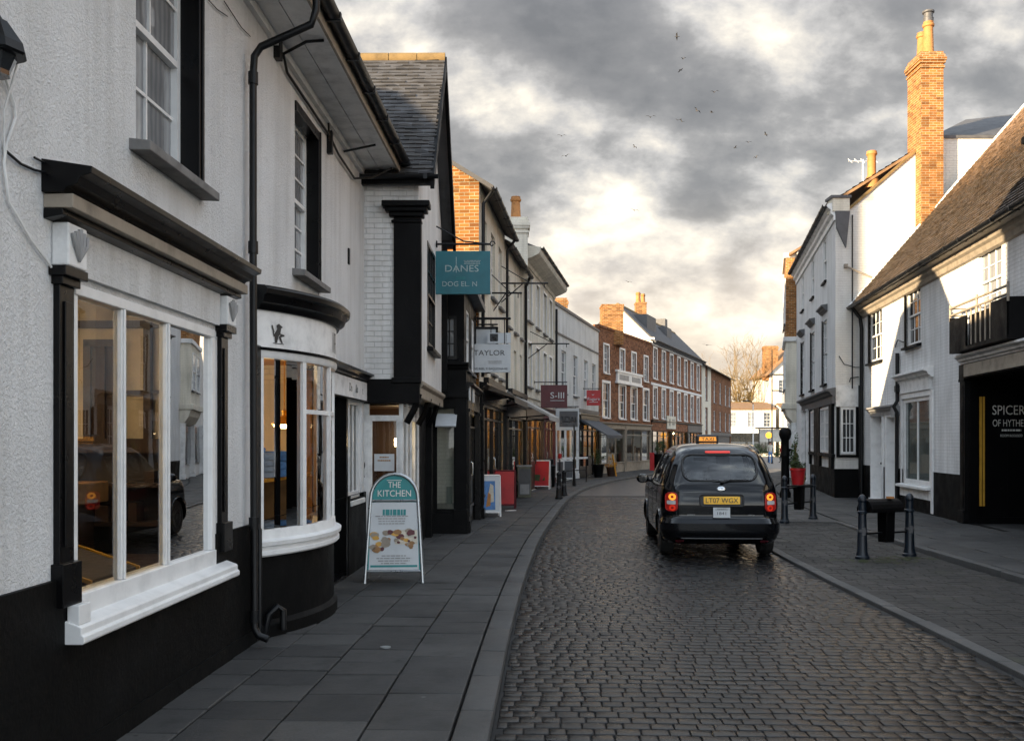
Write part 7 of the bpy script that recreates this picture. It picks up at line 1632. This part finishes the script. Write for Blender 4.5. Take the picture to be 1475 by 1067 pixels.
parked_car('dark blue parked hatchback half hidden beyond the taxi in the square', (20.9, 88, -.07), R_(-25), M['blue_car'])

# ---------------------------------------------------------------- light, sky, camera
SUN_AZ, SUN_EL = 57.0, 9.0          # light travels towards +x +y
d = Vector((math.sin(R_(SUN_AZ))*math.cos(R_(SUN_EL)), math.cos(R_(SUN_AZ))*math.cos(R_(SUN_EL)), -math.sin(R_(SUN_EL))))
su = bpy.data.lights.new('sun', 'SUN'); su.energy = 5.0; su.angle = R_(.5); su.color = (1, .78, .50)
so = bpy.data.objects.new('sun', su); COL.objects.link(so); so.rotation_euler = d.to_track_quat('-Z', 'Y').to_euler(); so.location = (-20, -20, 30)
w = bpy.data.worlds.new('World'); sc.world = w; w.use_nodes = True; nt = w.node_tree; N = nt.nodes; bg = N['Background']
class WN(NT):
    def __init__(s): s.t = nt; s.co = s.n('ShaderNodeTexCoord')
wn = WN()
sky = wn.n('ShaderNodeTexSky', sky_type='NISHITA'); sky.sun_disc = False; sky.sun_elevation = R_(SUN_EL); sky.sun_rotation = R_(180+SUN_AZ); sky.altitude = 20; sky.dust_density = 2
sep = wn.n('ShaderNodeSeparateXYZ'); wn.l(wn.co.outputs['Generated'], sep.inputs[0]); dx, dy, dz = sep.outputs
zz = wn.math('ADD', wn.math('MAXIMUM', dz, 0.0), .6)
cmb = wn.n('ShaderNodeCombineXYZ'); wn.l(wn.math('DIVIDE', dx, zz), cmb.inputs[0]); wn.l(wn.math('DIVIDE', dy, zz), cmb.inputs[1]); cmb.inputs[2].default_value = 3.7
wmap = wn.n('ShaderNodeMapping'); wn.l(cmb.outputs[0], wmap.inputs[0]); wmap.inputs['Location'].default_value = (SKY_OFF[0], SKY_OFF[1], 0); wmap.inputs['Scale'].default_value = (1.0, 1.25, 1)
n1 = wn.noise(3.4, 3, .5, wmap.outputs[0], .25); n2 = wn.noise(9.0, 10, .55, wmap.outputs[0], .1); n3 = wn.noise(24.0, 6, .6, wmap.outputs[0], .2)
cl = wn.math('ADD', wn.math('MULTIPLY', n1, .55), wn.math('ADD', wn.math('MULTIPLY', n2, .33), wn.math('MULTIPLY', n3, .12)))
# break in the cloud low over the street ahead (towards pixel 930, 300)
def dirdot(px, py):
    v = Vector(((px-CX)/FL, 1, -(py-HY)/FL)).normalized(); dt = wn.n('ShaderNodeVectorMath', operation='DOT_PRODUCT'); wn.l(wn.co.outputs['Generated'], dt.inputs[0]); dt.inputs[1].default_value = v; return dt.outputs['Value']
def sm(x, a, b):
    m = wn.n('ShaderNodeMapRange', interpolation_type='SMOOTHSTEP'); wn.l(x, m.inputs[0]); m.inputs[1].default_value = a; m.inputs[2].default_value = b; return m.outputs[0]
gap = sm(dirdot(905, 305), .9905, .9996); gap2 = sm(dirdot(1010, 470), .994, .9997); gap3 = sm(dirdot(1400, 180), .990, .9995)
cl = wn.math('SUBTRACT', cl, wn.math('MULTIPLY', gap, .04)); cl = wn.math('SUBTRACT', cl, wn.math('MULTIPLY', gap2, .06)); cl = wn.math('SUBTRACT', cl, wn.math('MULTIPLY', gap3, .045))
cc = wn.ramp(cl, [(.35, (4.6, 4.1, 3.3)), (.40, (2.9, 2.7, 2.4)), (.44, (1.95, 1.88, 1.81)), (.475, (1.30, 1.26, 1.23)), (.52, (.95, .93, .93)), (.60, (.66, .655, .67))])
hz = sm(dz, .26, .07)
hcol = wn.ramp(n2, [(.36, (4.6, 3.95, 3.1)), (.60, (2.9, 2.45, 2.0))])
cc = wn.mix(wn.math('MULTIPLY', hz, .82), cc, hcol)
# unseen sky overhead and behind us, brightened and cooled to lift shaded walls
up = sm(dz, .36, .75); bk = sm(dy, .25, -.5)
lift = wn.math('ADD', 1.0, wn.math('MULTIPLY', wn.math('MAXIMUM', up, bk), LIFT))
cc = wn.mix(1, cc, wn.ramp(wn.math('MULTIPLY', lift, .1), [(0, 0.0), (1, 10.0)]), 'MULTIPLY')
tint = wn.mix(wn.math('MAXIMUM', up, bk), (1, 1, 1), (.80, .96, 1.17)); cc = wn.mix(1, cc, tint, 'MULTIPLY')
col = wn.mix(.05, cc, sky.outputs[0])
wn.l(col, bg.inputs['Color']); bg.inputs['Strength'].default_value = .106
cam = bpy.data.cameras.new('camera'); co = bpy.data.objects.new('camera', cam); COL.objects.link(co); sc.camera = co
co.location = (0, 0, EYE); co.rotation_euler = (R_(90), 0, 0); cam.sensor_width = 36; cam.lens = 36*FL/1475; cam.shift_y = (HY-533.5)/1475; cam.clip_end = 4000; cam.clip_start = .05
sc.view_settings.view_transform = 'Standard'; sc.view_settings.look = 'None'; sc.view_settings.exposure = EXPO; sc.view_settings.gamma = 1
sc.render.engine = 'CYCLES'; cy = sc.cycles; cy.use_denoising = True; cy.max_bounces = 6; cy.diffuse_bounces = 3; cy.glossy_bounces = 4; cy.transparent_max_bounces = 12; cy.sample_clamp_indirect = 6
cy.use_adaptive_sampling = True; cy.adaptive_threshold = .015
